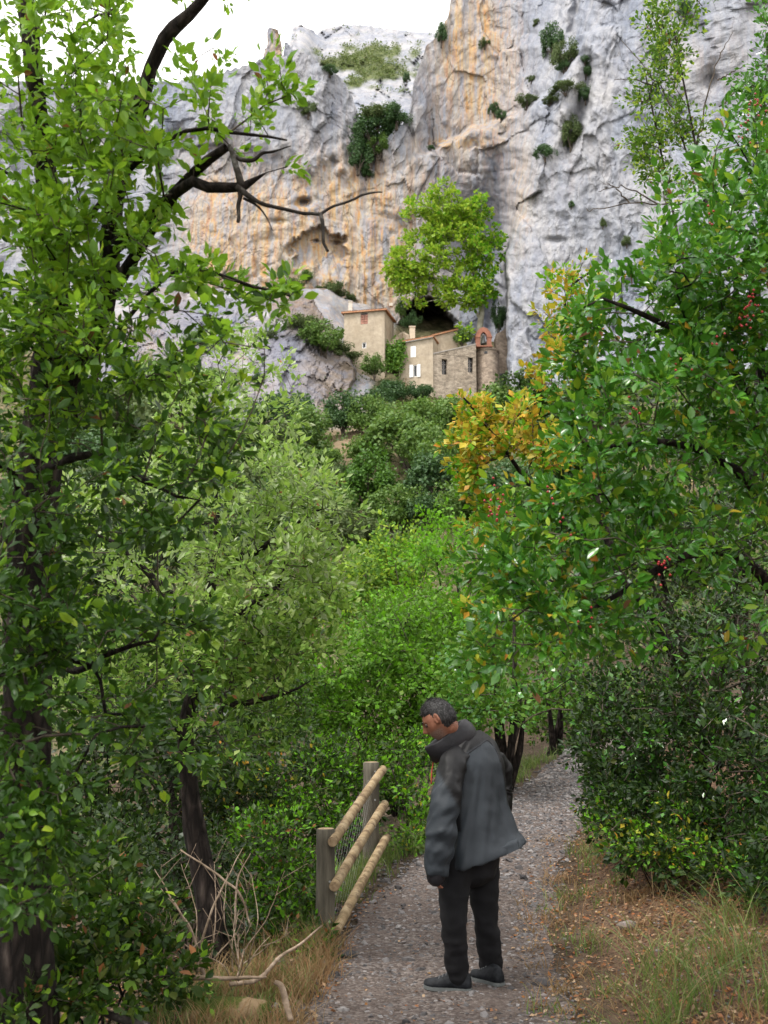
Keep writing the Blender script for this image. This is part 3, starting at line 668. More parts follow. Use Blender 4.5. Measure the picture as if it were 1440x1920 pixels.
mb.add([(*B, zb), (*C_, zb), (*C_, zB), (*B, zB)], [(0, 1, 2, 3)]); mb.add([(*D_, zb), (*A, zb), (*A, zA), (*D_, zA)], [(0, 1, 2, 3)]); mb.add([(*A, zA), (*B, zB), (*C_, zB), (*D_, zA)], [(0, 1, 2, 3)])
mb.v = [v - o3 for v in mb.v]; link('wall', mb.mesh('wall'), M_MASON, chapel)
for h in hs3:
    m = MB(); u0, u1, z0, z1 = h
    m.add(np.array([Q(u0, z0, .5), Q(u1, z0, .5), Q(u1, z1, .5), Q(u0, z1, .5)]) - o3, [(0, 1, 2, 3)])
    win = link('window', m.mesh('window'), M_PANE, chapel)
    m = MB(); um = (u0 + u1) / 2
    for a, b, c, d in ((um - .03, um + .03, z0, z1), (u0, u1, z0 + (z1-z0)*.36, z0 + (z1-z0)*.36 + .05), (u0, u1, z0 + (z1-z0)*.70, z0 + (z1-z0)*.70 + .05)):
        m.hexa(np.array([Q(a, c, .44), Q(b, c, .44), Q(b, c, .49), Q(a, c, .49)]) - o3, np.array([Q(a, d, .44), Q(b, d, .44), Q(b, d, .49), Q(a, d, .49)]) - o3)
    link('glazing_bar', m.mesh('glazing_bar'), M_GREYWOOD, win)
m = MB(); b4 = np.array([(*(A - bk * .08), zA + .003), (*(B - bk * .08), zB + .003), (*(B + bk * .5), zB + .003), (*(A + bk * .5), zA + .003)]); t4 = b4 + [0, 0, .12]; m.hexa(b4 - o3, t4 - o3)
link('coping', m.mesh('coping'), flat('grey_coping', (.36, .33, .30), .9, .2), chapel)
U0, U1 = PT(813, 640, 138.6)[:2], PT(858, 640, 139.6)[:2]; du = (U1 - U0) / np.linalg.norm(U1 - U0); bu = np.array([-du[1], du[0]])
zu0, zu1 = PT(813, 631, 138.6)[2], PT(858, 619, 139.6)[2]
m = MB(); b4 = np.array([(*U0, zA - 3), (*U1, zA - 3), (*(U1 + bu * 2.5), zA - 3), (*(U0 + bu * 2.5), zA - 3)]); t4 = b4.copy(); t4[[0, 3], 2] = zu0; t4[[1, 2], 2] = zu1; m.hexa(b4 - o3, t4 - o3)
link('upper_wall', m.mesh('upper_wall'), M_PLASTER, chapel)
v, f = tiles('roof', (*(U0 - bu * .3 - du * .3), zu0 + .12), (*(U1 - bu * .3), zu1 + .12), (*(U1 + bu * 2.5), zu1 + .5), (*(U0 + bu * 2.5 - du * .3), zu0 + .5), chapel, 14)
link('roof', new_mesh('roof', v - o3, f, False), M_TILE, chapel)
# round tower
cxy = PT(914, 700, 139.0)[:2]; R_ = 21.5 * scale_at(700, 137.5); zt = PT(914, 650, 137.2)[2]
th = np.linspace(0, 2 * math.pi, 33)[:-1]; zz = np.array([zb, zt - 3, zt - .25, zt - .25, zt, zt]); rr = np.array([R_ * 1.12, R_ * 1.02, R_, R_ + .12, R_ + .12, .01])
v = np.stack([cxy[0] + rr[:, None] * np.cos(th), cxy[1] + rr[:, None] * np.sin(th), zz[:, None] + 0 * th], -1).reshape(-1, 3)
i = np.arange(5)[:, None] * 32; j = np.arange(32)[None]; f = np.stack([i + j, i + (j + 1) % 32, i + 32 + (j + 1) % 32, i + 32 + j], -1).reshape(-1, 4)
me = new_mesh('tower', v - o3, f, False); link('tower', me, M_TOWER, chapel)
pc = PT(911, 661, 136.65); m = MB(); m.box(pc - o3, (.22, .12, .16)); link('tower_slit', m.mesh('tower_slit'), M_PANE, chapel)
# wall running into the cliff at the tower's far side
m = MB(); a, b = PT(930, 640, 139.2), PT(958, 628, 140.5)
b4 = np.array([(*a[:2], zb), (*b[:2], zb), (b[0], b[1] + 3, zb), (a[0], a[1] + 3, zb)]); t4 = b4.copy(); t4[[0, 3], 2] = a[2] + 1.0; t4[[1, 2], 2] = b[2] + 1.2; m.hexa(b4 - o3, t4 - o3)
link('side_wall', m.mesh('side_wall'), M_TOWER, chapel)
dc = PT(942, 722, 139.6); m = MB(); m.box(dc - o3, (.42, .3, 1.5)); link('doorway', m.mesh('doorway'), M_PANE, chapel)
# belfry: two piers, pointed arch, gable
bx, by = PT(906.5, 648, 137.6)[:2]; z0 = zt + .004; w, wi, dp = 1.02, .45, .38
zs, za = z0 + 1.35, z0 + 2.05                                   # springing, apex of the opening
prof_o = [(-w, z0), (-w, zs + .25), (-w * .82, zs + .7), (-w * .45, zs + 1.15), (0, zs + 1.32), (w * .45, zs + 1.15), (w * .82, zs + .7), (w, zs + .25), (w, z0)]
prof_i = [(-wi, z0), (-wi, zs), (-wi * .86, zs + .28), (-wi * .5, zs + .52), (0, za), (wi * .5, zs + .52), (wi * .86, zs + .28), (wi, zs), (wi, z0)]
mb = MB()
for k in range(8):
    o0, o1, i0, i1 = prof_o[k], prof_o[k+1], prof_i[k], prof_i[k+1]
    fr = [(bx + q[0], by - dp, q[1]) for q in (o0, o1, i1, i0)]; bkk = [(bx + q[0], by + dp, q[1]) for q in (o0, o1, i1, i0)]
    mb.add(np.array(fr + bkk) - o3, [(3, 2, 1, 0), (4, 5, 6, 7), (0, 1, 5, 4), (2, 3, 7, 6)])
belf = link('belfry', mb.mesh('belfry'), M_BRICK, chapel)
for c_, h_ in (((bx, by, z0 + .07), (w + .12, dp + .1, .07)), ((bx - w + .26, by, zs), (.36, dp + .07, .06)), ((bx + w - .26, by, zs), (.36, dp + .07, .06))):
    m = MB(); m.box(np.array(c_) - o3, h_); link('string_course', m.mesh('string_course'), M_BRICK, belf)
zz = np.array([1.25, 1.22, 1.12, .95, .7, .45, .25, .12, .1]); rr = np.array([.02, .12, .17, .19, .22, .27, .36, .40, .02])
th = np.linspace(0, 2 * math.pi, 17)[:-1]; v = np.stack([rr[:, None] * np.cos(th), rr[:, None] * np.sin(th), zz[:, None] + 0 * th], -1).reshape(-1, 3)
i = np.arange(8)[:, None] * 16; j = np.arange(16)[None]; f = np.stack([i + j, i + (j + 1) % 16, i + 16 + (j + 1) % 16, i + 16 + j], -1).reshape(-1, 4)
b = empty('bell', (bx, by, z0 + .35), 'dark bell hanging in the red brick belfry on the round tower', 'bell')
link('bell_cup', new_mesh('bell_cup', v, f, True), M_BRONZE, b)
m = MB(); m.box((0, 0, 1.32), (.46, .06, .06)); link('yoke', m.mesh('yoke'), M_GREYWOOD, b)
# ------------------------------------------------------------------ foliage materials
def leaf_mat(name, cols, trans=(.20, .34, .04), tf=.35, rough=.42, spec=.4, back=None):
    T = NT(name); g = T.n('NewGeometry')
    r = T.math('FRACT', T.math('ADD', g.outputs['Random Per Island'], T.n('ObjectInfo').outputs['Random']))
    n = len(cols)
    c = T.ramp(r, [(i / max(n - 1, 1), q) for i, q in enumerate(cols)])
    if back: c = T.mix(g.outputs['Backfacing'], c, T.mix(1.0, c, back, 'ADD'))
    b = T.n('BsdfPrincipled', {'Base Color': c, 'Roughness': rough, 'Specular IOR Level': spec})
    tc = T.mix(.55, T.mix(1.0, c, 2.6, 'MULTIPLY') if False else c, trans)
    t = T.n('BsdfTranslucent', {'Color': tc})
    m = T.n('MixShader', {0: tf, 1: b.outputs[0], 2: t.outputs[0]})
    T.t.links.new(m.outputs[0], T.out.inputs['Surface'])
    return T.m
G = lambda r, g, b: (r, g, b)
L_OAK = leaf_mat('leaf_bright_oak', [G(0.0733,0.169,0.015), G(0.115,0.248,0.0187), G(0.147,0.297,0.0206), G(0.209,0.366,0.0243), G(0.0941,0.209,0.0187), G(0.335,0.455,0.0281)], (.26,.46,.03), .42, .42, .35)
L_OAKD = leaf_mat('leaf_shaded_oak', [G(0.016,0.0506,0.00601), G(0.0254,0.0734,0.00672), G(0.0363,0.0936,0.00803), G(0.0203,0.0612,0.00738), G(0.0543,0.118,0.01)], (.12,.27,.03), .24, .42, .35)  # darker copy of the oak leaf: shade of the lower crown put into colour
L_HOLM = leaf_mat('leaf_silvery_holm', [G(0.0897,0.184,0.0248), G(0.132,0.245,0.0348), G(0.251,0.367,0.0828), G(0.108,0.209,0.0273), G(0.383,0.49,0.166), G(0.144,0.282,0.0348)], (.32,.50,.06), .38, .55, .22, (.05,.065,.03))
L_TERE = leaf_mat('leaf_glossy_terebinth', [G(0.0278,0.117,0.0126), G(0.0379,0.147,0.0149), G(0.0567,0.186,0.016), G(0.0314,0.132,0.0172), G(0.0881,0.249,0.0172), G(0.0454,0.163,0.0195)], (.14,.34,.025), .26, .24, .6)
L_SILVER = leaf_mat('leaf_pale_underside', [G(.32,.40,.20), G(.26,.36,.14), G(.38,.43,.27)], (.3,.42,.12), .3, .55, .3)
L_AUT = leaf_mat('leaf_autumn_gold', [G(0.232,0.303,0.0205), G(0.388,0.379,0.0226), G(0.526,0.361,0.0256), G(0.186,0.323,0.0205), G(0.589,0.294,0.0308), G(0.31,0.379,0.0256), G(0.465,0.162,0.0256), G(0.14,0.285,0.0205)], (.44,.36,.04), .36, .5, .35)
L_FRESH = leaf_mat('leaf_fresh_green', [G(0.076,0.219,0.00874), G(0.11,0.293,0.0098), G(0.144,0.348,0.012), G(0.093,0.247,0.012), G(0.0845,0.201,0.0164)], (.20,.46,.02), .36, .5, .22)
L_MID = leaf_mat('leaf_mid_green', [G(0.0495,0.126,0.0128), G(0.0737,0.166,0.0162), G(0.0994,0.206,0.0185), G(0.0595,0.14,0.0174), G(0.121,0.198,0.0232)], (.15,.30,.03), .26, .5, .2)
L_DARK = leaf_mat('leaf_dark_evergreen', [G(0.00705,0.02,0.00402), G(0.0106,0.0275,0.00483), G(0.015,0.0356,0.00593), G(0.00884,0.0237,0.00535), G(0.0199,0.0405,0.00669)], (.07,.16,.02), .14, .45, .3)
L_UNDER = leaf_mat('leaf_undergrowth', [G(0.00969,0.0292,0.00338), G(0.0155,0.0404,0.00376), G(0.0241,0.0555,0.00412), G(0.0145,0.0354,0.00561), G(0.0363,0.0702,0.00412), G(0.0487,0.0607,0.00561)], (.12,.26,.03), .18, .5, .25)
L_PLANE = leaf_mat('leaf_yellow_green', [G(0.187,0.328,0.0257), G(0.25,0.407,0.0297), G(0.313,0.469,0.0347), G(0.149,0.283,0.0257), G(0.36,0.442,0.0396)], (.38,.50,.05), .40, .5, .3)
L_SCRUB = leaf_mat('leaf_grey_scrub', [G(0.0525,0.092,0.0298), G(0.0735,0.115,0.034), G(0.0945,0.132,0.0425), G(0.063,0.0978,0.034), G(0.116,0.138,0.0467)], (.16,.22,.06), .2, .6, .25)
L_BROWN = leaf_mat('leaf_dry_brown', [G(.20,.085,.03), G(.28,.12,.045), G(.16,.075,.035), G(.33,.17,.075)], (.30,.14,.05), .2, .7, .2)
T = NT('bark_dark'); P = T.obj(); pm = T.mapping(P, (9, 9, 2.2)); n = T.math('ADD', T.math('MULTIPLY', T.noise(pm, 2.2, 7, .7, .8), .6), T.math('MULTIPLY', T.n('TexVoronoi', {'Vector': T.mix(.12, T.mapping(P, (14, 14, 4)), T.n('TexNoise', {'Vector': P, 'Scale': 9.0, 'Detail': 4}).outputs['Color']), 'Scale': 1.6}, feature='DISTANCE_TO_EDGE').outputs['Distance'], .7))
c = T.ramp(n, [(.3, (.008, .006, .005)), (.48, (.028, .021, .018)), (.7, (.085, .068, .058))])
M_BARK = T.finish(c, .95, T.bump(n, 1.0, .05), .2)
T = NT('bark_grey'); P = T.obj(); n = T.noise(P, 14, 6, .7); n2 = T.noise(P, 3.5, 4)
c = T.ramp(n, [(.35, (.022, .019, .017)), (.56, (.055, .05, .045)), (.74, (.24, .235, .22))])
c = T.mix(T.ramp(n2, [(.45, 0.0), (.6, 1.0)]), T.mix(1.0, c, (.5, .46, .43), 'MULTIPLY'), c)
M_LICHEN = T.finish(c, .95, T.bump(n, .8, .012), .2)
T = NT('twig_bark'); P = T.obj(); c = T.ramp(T.noise(P, 9, 4), [(.35, (.04, .032, .025)), (.65, (.12, .10, .08))]); M_TWIG = T.finish(c, .95, None, .15)
T = NT('bark_pale'); P = T.obj(); c = T.ramp(T.noise(P, 1.2, 5), [(.35, (.23, .22, .16)), (.65, (.42, .41, .33))]); M_PALE = T.finish(c, .9, None, .15)

# ------------------------------------------------------------------ leaves
LEAF8_V = np.array([[0,0,0],[0,.36,-.05],[0,.72,-.05],[0,1,-.13],[-.21,.27,.03],[-.235,.62,.03],[.21,.27,.03],[.235,.62,.03]], float)
LEAF8_4 = np.array([[1,2,5,4],[2,1,6,7]]); LEAF8_3 = np.array([[0,1,4],[2,3,5],[1,0,6],[3,2,7]])
LEAF4_V = np.array([[0,0,0],[-.25,.45,.05],[0,.5,-.03],[.25,.45,.05],[0,1,-.07]], float)
LEAF4_3 = np.array([[0,2,1],[2,4,1],[2,0,3],[4,2,3]])
LEAF2_V = np.array([[0,0,0],[-.3,.5,.04],[.3,.5,.04],[0,1,-.05]], float); LEAF2_3 = np.array([[0,2,1],[1,2,3]])
def norm(v): return v / (np.linalg.norm(v, axis=-1, keepdims=True) + 1e-9)
def leaf_frames(ax, nr):
    y = norm(ax); x = norm(np.cross(y, nr)); z = np.cross(x, y)
    return x, y, z
def leaves_arrays(pos, ax, nr, size, kind, wid=1.0):
    x, y, z = leaf_frames(ax, nr)
    tv = {8: LEAF8_V, 4: LEAF4_V, 2: LEAF2_V}[kind]
    w = np.asarray(wid)
    s = size[:, None, None]
    v = pos[:, None] + s * (tv[None, :, 0:1] * np.reshape(w, (-1, 1, 1)) * x[:, None] + tv[None, :, 1:2] * y[:, None] + tv[None, :, 2:3] * z[:, None])
    k = len(tv); off = (np.arange(len(pos)) * k)[:, None, None]
    fs = {8: [LEAF8_4, LEAF8_3], 4: [LEAF4_3], 2: [LEAF2_3]}[kind]
    return v.reshape(-1, 3), [(f[None] + off).reshape(-1, f.shape[1]) for f in fs]
_leaf_mesh = {}
def leaf_mesh(mat):
    if mat.name not in _leaf_mesh:
        me = new_mesh('leaf', LEAF8_V, [LEAF8_4, LEAF8_3], True); me.materials.append(mat); _leaf_mesh[mat.name] = me
    return _leaf_mesh[mat.name]

# ------------------------------------------------------------------ tree skeleton
def crown_points(ells, R):
    """ells: (px, py, Y, rx_px, ry_px, rY_m, n): points through lumpy volumes, denser to the outside"""
    out = []; cen = []
    for e in ells:
        if e[0] == 'at': _, c, (rx, rY, ry), n = e; c = np.array(c, float); s = 1.0; px, py = c[0] * 3, c[2] * 3
        else: (px, py, Y, rx, ry, rY, n) = e; c = PT(px, py, Y); s = scale_at(py, Y)
        d = R.normal(size=(n, 3)); d = norm(d) * (R.random((n, 1)) ** (1 / 2.4))
        d *= (1 + .22 * noise(d[:, 0] * 2 + px, d[:, 1] * 2 + py, d[:, 2] * 2))[:, None]
        out.append(c + d * np.array([rx * s, rY, ry * s])); cen.append(np.repeat(c[None], n, 0))
    return np.concatenate(out), np.concatenate(cen)
def grow(stems, targets, R, seg=.25, up=.6, wig=.10, dist_w=.22):
    """branches from the stem polylines to every target; returns nodes, parents, tips (index of each target's node)"""
    nodes, par, plen = [], [], []
    for st in stems:
        st = np.asarray(st, float)
        L = np.linalg.norm(np.diff(st, axis=0), axis=1).sum(); n = max(3, int(L / seg))
        sp = smooth_path(st, n)
        start = len(nodes)
        if start:
            d = np.linalg.norm(np.array(nodes) - sp[0], axis=1); p0 = int(d.argmin())
        else: p0 = -1
        for i, q in enumerate(sp):
            nodes.append(q); par.append(p0 if i == 0 else len(nodes) - 2)
            plen.append(0 if par[-1] < 0 else plen[par[-1]] + np.linalg.norm(q - nodes[par[-1]]))
    nstem = len(nodes)
    cap = nstem + len(targets) * 14
    N = np.zeros((cap, 3)); N[:nstem] = nodes; PL = np.zeros(cap); PL[:nstem] = plen; n = nstem
    P_ = list(par); tips = np.zeros(len(targets), int)
    d0 = np.min(np.linalg.norm(targets[:, None] - N[None, :nstem], axis=-1), axis=1) if len(targets) * nstem < 4e6 else np.linalg.norm(targets - N[0], axis=1)
    for ti in np.argsort(d0):
        t = targets[ti]; dv = t - N[:n]; dist = np.linalg.norm(dv, axis=1)
        cost = dist + dist_w * PL[:n] + up * np.maximum(0, -dv[:, 2])
        j = int(cost.argmin()); a = N[j].copy(); L = dist[j]
        k = int(min(12, max(1, round(L / seg))))
        pd = a - N[P_[j]] if P_[j] >= 0 else np.array([0, 0, 1.0])
        pd = pd / (np.linalg.norm(pd) + 1e-9)
        ctrl = a + pd * L * .22 + np.array([0, 0, .10 * L]) + (t - a) * .35
        prev = j
        for s in range(1, k + 1):
            if n >= cap: break
            u = s / k
            q = (1-u)**2 * a + 2*u*(1-u) * ctrl + u*u * t
            if s < k: q = q + R.normal(0, wig, 3) * L / k
            N[n] = q; P_.append(prev); PL[n] = PL[prev] + np.linalg.norm(q - N[prev]); prev = n; n += 1
        tips[ti] = prev
    return N[:n], np.array(P_), tips, nstem
def skeleton_mesh(N, P_, nstem, rtip, stem_r, base, thick=.0, kmax=8):
    """tapered tubes; returns (trunk arrays, [(limb arrays)], twig arrays) as lists of (verts, faces)"""
    n = len(N); e = 2.35; r = np.zeros(n); kids = [[] for _ in range(n)]
    for i in range(n - 1, -1, -1):
        if P_[i] >= 0: kids[P_[i]].append(i)
    acc = np.zeros(n)
    for i in range(n - 1, -1, -1):
        if acc[i] == 0: acc[i] = rtip ** e
        if P_[i] >= 0: acc[P_[i]] += acc[i] if i >= nstem or P_[i] < nstem else acc[i]
    r = acc ** (1 / e)
    r = np.minimum(r, stem_r[0] * 1.0)
    if len(stem_r) == nstem: r[:nstem] = stem_r
    chains = []; stack = [(0, -1)]
    # roots
    roots = [i for i in range(n) if P_[i] < 0]
    stack = [(q, -1) for q in roots]
    while stack:
        i, p = stack.pop(); ch = [i] if p < 0 else [p, i]
        cur = i
        while kids[cur]:
            ks = sorted(kids[cur], key=lambda q: (-1 if (cur < nstem and q < nstem and q == cur + 1) else 0, -r[q]))
            for q in ks[1:]: stack.append((q, cur))
            cur = ks[0]; ch.append(cur)
        chains.append((ch, p))
    trunk, limbs, twigs = [], [], []
    for ch, p in chains:
        if len(ch) < 2: continue
        pts = N[ch] - base; rr = r[ch].copy()
        if p >= 0: rr[0] = rr[1]
        rm = rr.max(); k = kmax if rm > .05 else (6 if rm > .02 else (4 if rm > .008 else 3))
        va = tube_arrays(pts, rr, k)
        (trunk if ch[0] < nstem and ch[1] < nstem else (limbs if rm > thick else twigs)).append(va)
    return trunk, limbs, twigs
def join(arrs):
    off = 0; V = []; F = []
    for v, f in arrs: V.append(v); F.append(f + off); off += len(v)
    return np.concatenate(V), np.concatenate(F)

def spray(tips_pos, tip_dir, out_dir, per, size, R, kind, length, up=.7, wid=1.0, sz_var=.32, droop=0.0):
    """leaves along the last bit of each twig"""
    n = len(tips_pos); m = n * per
    ti = np.repeat(np.arange(n), per)
    u = R.random(m) ** .8
    td = norm(tip_dir * .7 + out_dir * .5 + R.normal(0, .3, (n, 3)))
    rad = norm(R.normal(size=(m, 3)))
    rad = norm(rad - (rad * td[ti]).sum(1, keepdims=True) * td[ti] * .8)
    pos = tips_pos[ti] + td[ti] * ((u - .45) * length)[:, None] + rad * (length * .22 * R.random(m))[:, None]
    ax = norm(td[ti] * (.35 + .5 * u[:, None]) + rad * .8 + np.array([0, 0, .12 - droop]))
    nr = norm(np.array([0, 0, up]) + .55 * R.normal(size=(m, 3)) + .3 * out_dir[ti])
    sz = size * (1 + sz_var * R.normal(size=m)).clip(.5, 1.6)
    return pos, ax, nr, sz

def tree(name, label, cat, base, stems, ells, leaf, mat, per, kind, seed, rtip=.004, stem_r=None, bark=None, seg=.25, length=.22, singles=0,
         thick=.012, up=.6, group=None, wid=1.0, mats2=None, prune=None, wig=.10, droop=0.0, nup=.7):
    R = np.random.default_rng(seed)
    targets, cen = crown_points(ells, R)
    if prune is not None: k = prune(targets, R); targets, cen = targets[k], cen[k]
    base = np.asarray(base, float)
    N, P_, tips, nstem = grow(stems, targets, R, seg, up, wig)
    if stem_r is None: stem_r = (.1, .03)
    # radius along the stems, first stem the thickest
    sr = np.zeros(nstem); i0 = 0
    starts = [i for i in range(nstem) if P_[i] < 0 or P_[i] != i - 1] + [nstem]
    for q in range(len(starts) - 1):
        a, b = starts[q], starts[q + 1]; rs = stem_r[q] if isinstance(stem_r[0], (tuple, list)) else stem_r
        sr[a:b] = np.interp(np.linspace(0, 1, b - a), np.linspace(0, 1, len(rs)), rs)
    root = empty(name, base, label, cat, group)
    trunk, limbs, twigs = skeleton_mesh(N, P_, nstem, rtip, sr, base, thick)
    bark = bark or M_BARK
    if trunk:
        v, f = join(trunk)
        v = v + .012 * fbm(v[:, 0] * 14, v[:, 1] * 14, v[:, 2] * 3, 2)[:, None] * np.minimum(1, max(r_ for r_ in sr) / .08)
        link('trunk', new_mesh('trunk', v, f), bark, root)
    for v, f in limbs[:60]: link('branch', new_mesh('branch', v, f), bark, root)
    tw = twigs + limbs[60:]
    if tw:
        v, f = join(tw); link('twigs', new_mesh('twigs', v, f), M_TWIG, root, kind='stuff')
    par = np.maximum(P_[tips], 0)
    td = norm(N[tips] - N[par] + 1e-6); od = norm(targets - cen + 1e-6)
    pos, ax, nr, sz = spray(N[tips], td, od, per, leaf, R, kind, length, nup, wid, .32, droop)
    wv = wid * (1 + .15 * R.normal(size=len(pos)))
    mats = [mat] + [q[0] for q in (mats2 or [])]; sel = np.zeros(len(pos), int)
    for k, (mm, fr) in enumerate(mats2 or []):
        sel[(R.random(len(pos)) < fr) if not callable(fr) else fr(pos, R)] = k + 1
    if singles:
        qx, qy, qd = project(pos); ok = (qx > -10) & (qx < 1450) & (qy > -10) & (qy < 1930)
        sc_ = np.where(ok, qd, 1e6); pick = np.argsort(sc_)[:singles]
        for i in pick:
            x, y, z = leaf_frames(ax[i:i+1], nr[i:i+1]); s = sz[i]
            o = bpy.data.objects.new('leaf', leaf_mesh(mats[sel[i]])); COL.objects.link(o); o.parent = root
            o.matrix_local = Matrix(((x[0,0]*s*wid, y[0,0]*s, z[0,0]*s, pos[i,0]-base[0]), (x[0,1]*s*wid, y[0,1]*s, z[0,1]*s, pos[i,1]-base[1]), (x[0,2]*s*wid, y[0,2]*s, z[0,2]*s, pos[i,2]-base[2]), (0,0,0,1)))
        keep = np.ones(len(pos), bool); keep[pick] = False
    else: keep = np.ones(len(pos), bool)
    v, fs = leaves_arrays(pos[keep] - base, ax[keep], nr[keep], sz[keep], kind, wv[keep])
    me = new_mesh('crown', v, fs, kind == 8)
    for m_ in mats: me.materials.append(m_)
    if len(mats) > 1:
        nf = [len(f) for f in fs]; mi = []
        for f in fs: mi.append(np.repeat(sel[keep], len(f) // keep.sum()))
        me.polygons.foreach_set('material_index', np.concatenate(mi).astype(np.int32))
    link('crown', me, None, root, kind='stuff')
    TRI[0] += sum(len(f) * (2 if f.shape[1] == 4 else 1) for f in fs)
    return root
TRI = [0]
def gbase(px, Y, py=1700):
    """ground point under photo column px at distance Y"""
    x = float(PT(px, py, Y)[0]); return np.array([x, Y, float(ground_z(x, Y))])
# ------------------------------------------------------------------ big leafy tree at the path's edge, trunk cut by the frame
b0 = np.array([*PT(60, 1900, 5.0)[:2], 0.0]); b0[2] = float(ground_z(b0[0], b0[1]))
trunkp = [b0 + [0, 0, -.1], PT(45, 1700, 5.0), PT(50, 1300, 4.95), PT(62, 1000, 4.9), PT(85, 760, 4.8), PT(105, 560, 4.6), PT(85, 330, 4.4), PT(60, 100, 4.2), PT(40, -120, 4.1)]
limb2 = [PT(88, 800, 4.8), PT(160, 660, 4.7), PT(202, 560, 4.6), PT(208, 420, 4.5), PT(250, 240, 4.35), PT(297, 90, 4.2), PT(345, 35, 4.15), PT(395, -20, 4.1), PT(450, -90, 4.0)]
limb3 = [PT(80, 1000, 4.85), PT(30, 940, 4.5), PT(5, 1030, 4.2), PT(-40, 1150, 4.0)]
limb4 = [PT(202, 560, 4.6), PT(285, 430, 4.3), PT(345, 345, 4.0), PT(400, 352, 3.95), PT(452, 352, 3.9)]
limb5 = [PT(208, 470, 4.5), PT(300, 390, 4.2), PT(365, 322, 4.0), PT(422, 277, 3.9)]
limb6 = [PT(75, 880, 4.8), PT(180, 850, 4.4), PT(270, 900, 4.1), PT(370, 940, 4.0)]
limb7 = [PT(60, 1180, 4.9), PT(130, 1260, 4.6), PT(215, 1220, 4.3), PT(290, 1200, 4.1)]
limb8 = [PT(95, 700, 4.7), PT(200, 640, 4.2), PT(330, 505, 4.0), PT(450, 530, 3.9), PT(545, 555, 3.9)]
limb9 = [PT(100, 500, 4.5), PT(230, 330, 4.2), PT(350, 245, 4.0), PT(450, 250, 3.95), PT(540, 262, 3.9)]
ells = [(120, 120, 4.0, 190, 140, .6, 130), (250, 260, 4.0, 170, 120, .5, 120), (60, 330, 4.1, 150, 150, .6, 110), (190, 450, 4.1, 200, 110, .5, 130), (330, 190, 3.9, 140, 90, .4, 70), (440, 220, 3.9, 90, 90, .3, 36), (520, 150, 3.9, 46, 26, .12, 13), (470, 290, 3.9, 90, 30, .2, 16),
        (60, 560, 4.1, 130, 150, .6, 110), (230, 640, 4.1, 190, 110, .5, 120), (400, 510, 3.95, 110, 60, .3, 40), (510, 545, 3.9, 60, 28, .15, 16), (330, 760, 4.0, 130, 110, .4, 75), (430, 680, 3.9, 80, 70, .3, 26), (80, 780, 4.2, 150, 120, .5, 90), (150, 930, 4.1, 170, 90, .5, 70),
        (330, 930, 4.0, 130, 90, .3, 55), (60, 1120, 4.0, 100, 150, .4, 70), (210, 1170, 4.2, 140, 80, .4, 55), (320, 1210, 4.2, 90, 70, .3, 32), (250, 1380, 4.3, 110, 110, .4, 44), (350, 1480, 4.4, 60, 70, .3, 18), (40, 1330, 3.9, 90, 120, .4, 40), (60, 1500, 3.8, 90, 110, .4, 60), (70, 1640, 3.9, 90, 90, .3, 40), (50, 1250, 4.0, 80, 110, .3, 40), (300, 345, 4.0, 120, 40, .3, 24), (365, 75, 3.9, 60, 30, .2, 4), (-170, 700, 4.4, 150, 450, 1.1, 190), (-150, 1350, 4.3, 130, 250, .9, 110), (150, -230, 4.0, 330, 190, 1.1, 190), ('at', (-2.4, 2.2, 3.6), (1.3, 1.8, 1.2), 150), ('at', (-1.6, .2, 4.6), (1.9, 1.7, 1.0), 170), ('at', (-3.2, 4.2, 2.6), (1.0, 1.6, 1.6), 120), ('at', (-3.0, 1.0, 1.8), (1.0, 1.8, 1.2), 100)]  # lumps beyond the frame and over the camera are added to shade the foreground
def prune_left(t, R):
    off = (t[:, 0] < -1.5) & (t[:, 1] < 3.2) | (t[:, 2] > 4.3)
    px, py, d = project(t); cl = fbm(px / 60, py / 60, 1, 2)
    k = cl > -.09 + .05 * ss(250, 340, px) - .14 * ss(200, 60, px) + .12 * ss(200, 330, px) + .10 * (px > 200) * (py < 150)
    k &= ~((px > 215) & (px < 480) & (py < 95) & (R.random(len(px)) < .9))      # gap of sky under the upper limb
    k &= ~((px > 330) & (px < 560) & (py > 300) & (py < 460) & (R.random(len(px)) < .88))
    return k | off & (cl > -.3)
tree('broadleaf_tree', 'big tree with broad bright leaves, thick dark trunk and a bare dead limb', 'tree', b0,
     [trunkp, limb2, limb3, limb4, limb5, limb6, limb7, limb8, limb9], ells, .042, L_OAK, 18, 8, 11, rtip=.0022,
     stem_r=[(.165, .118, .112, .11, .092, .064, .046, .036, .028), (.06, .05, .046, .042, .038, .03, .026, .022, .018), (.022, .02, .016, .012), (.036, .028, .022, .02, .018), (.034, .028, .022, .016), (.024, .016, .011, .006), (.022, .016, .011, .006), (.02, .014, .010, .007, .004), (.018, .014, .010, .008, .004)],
     seg=.12, length=.15, singles=300, thick=.007, prune=prune_left, mats2=[(L_OAKD, lambda p, R: R.random(len(p)) < ss(400, 1000, project(p)[1]) * .85), (L_BROWN, .004)])

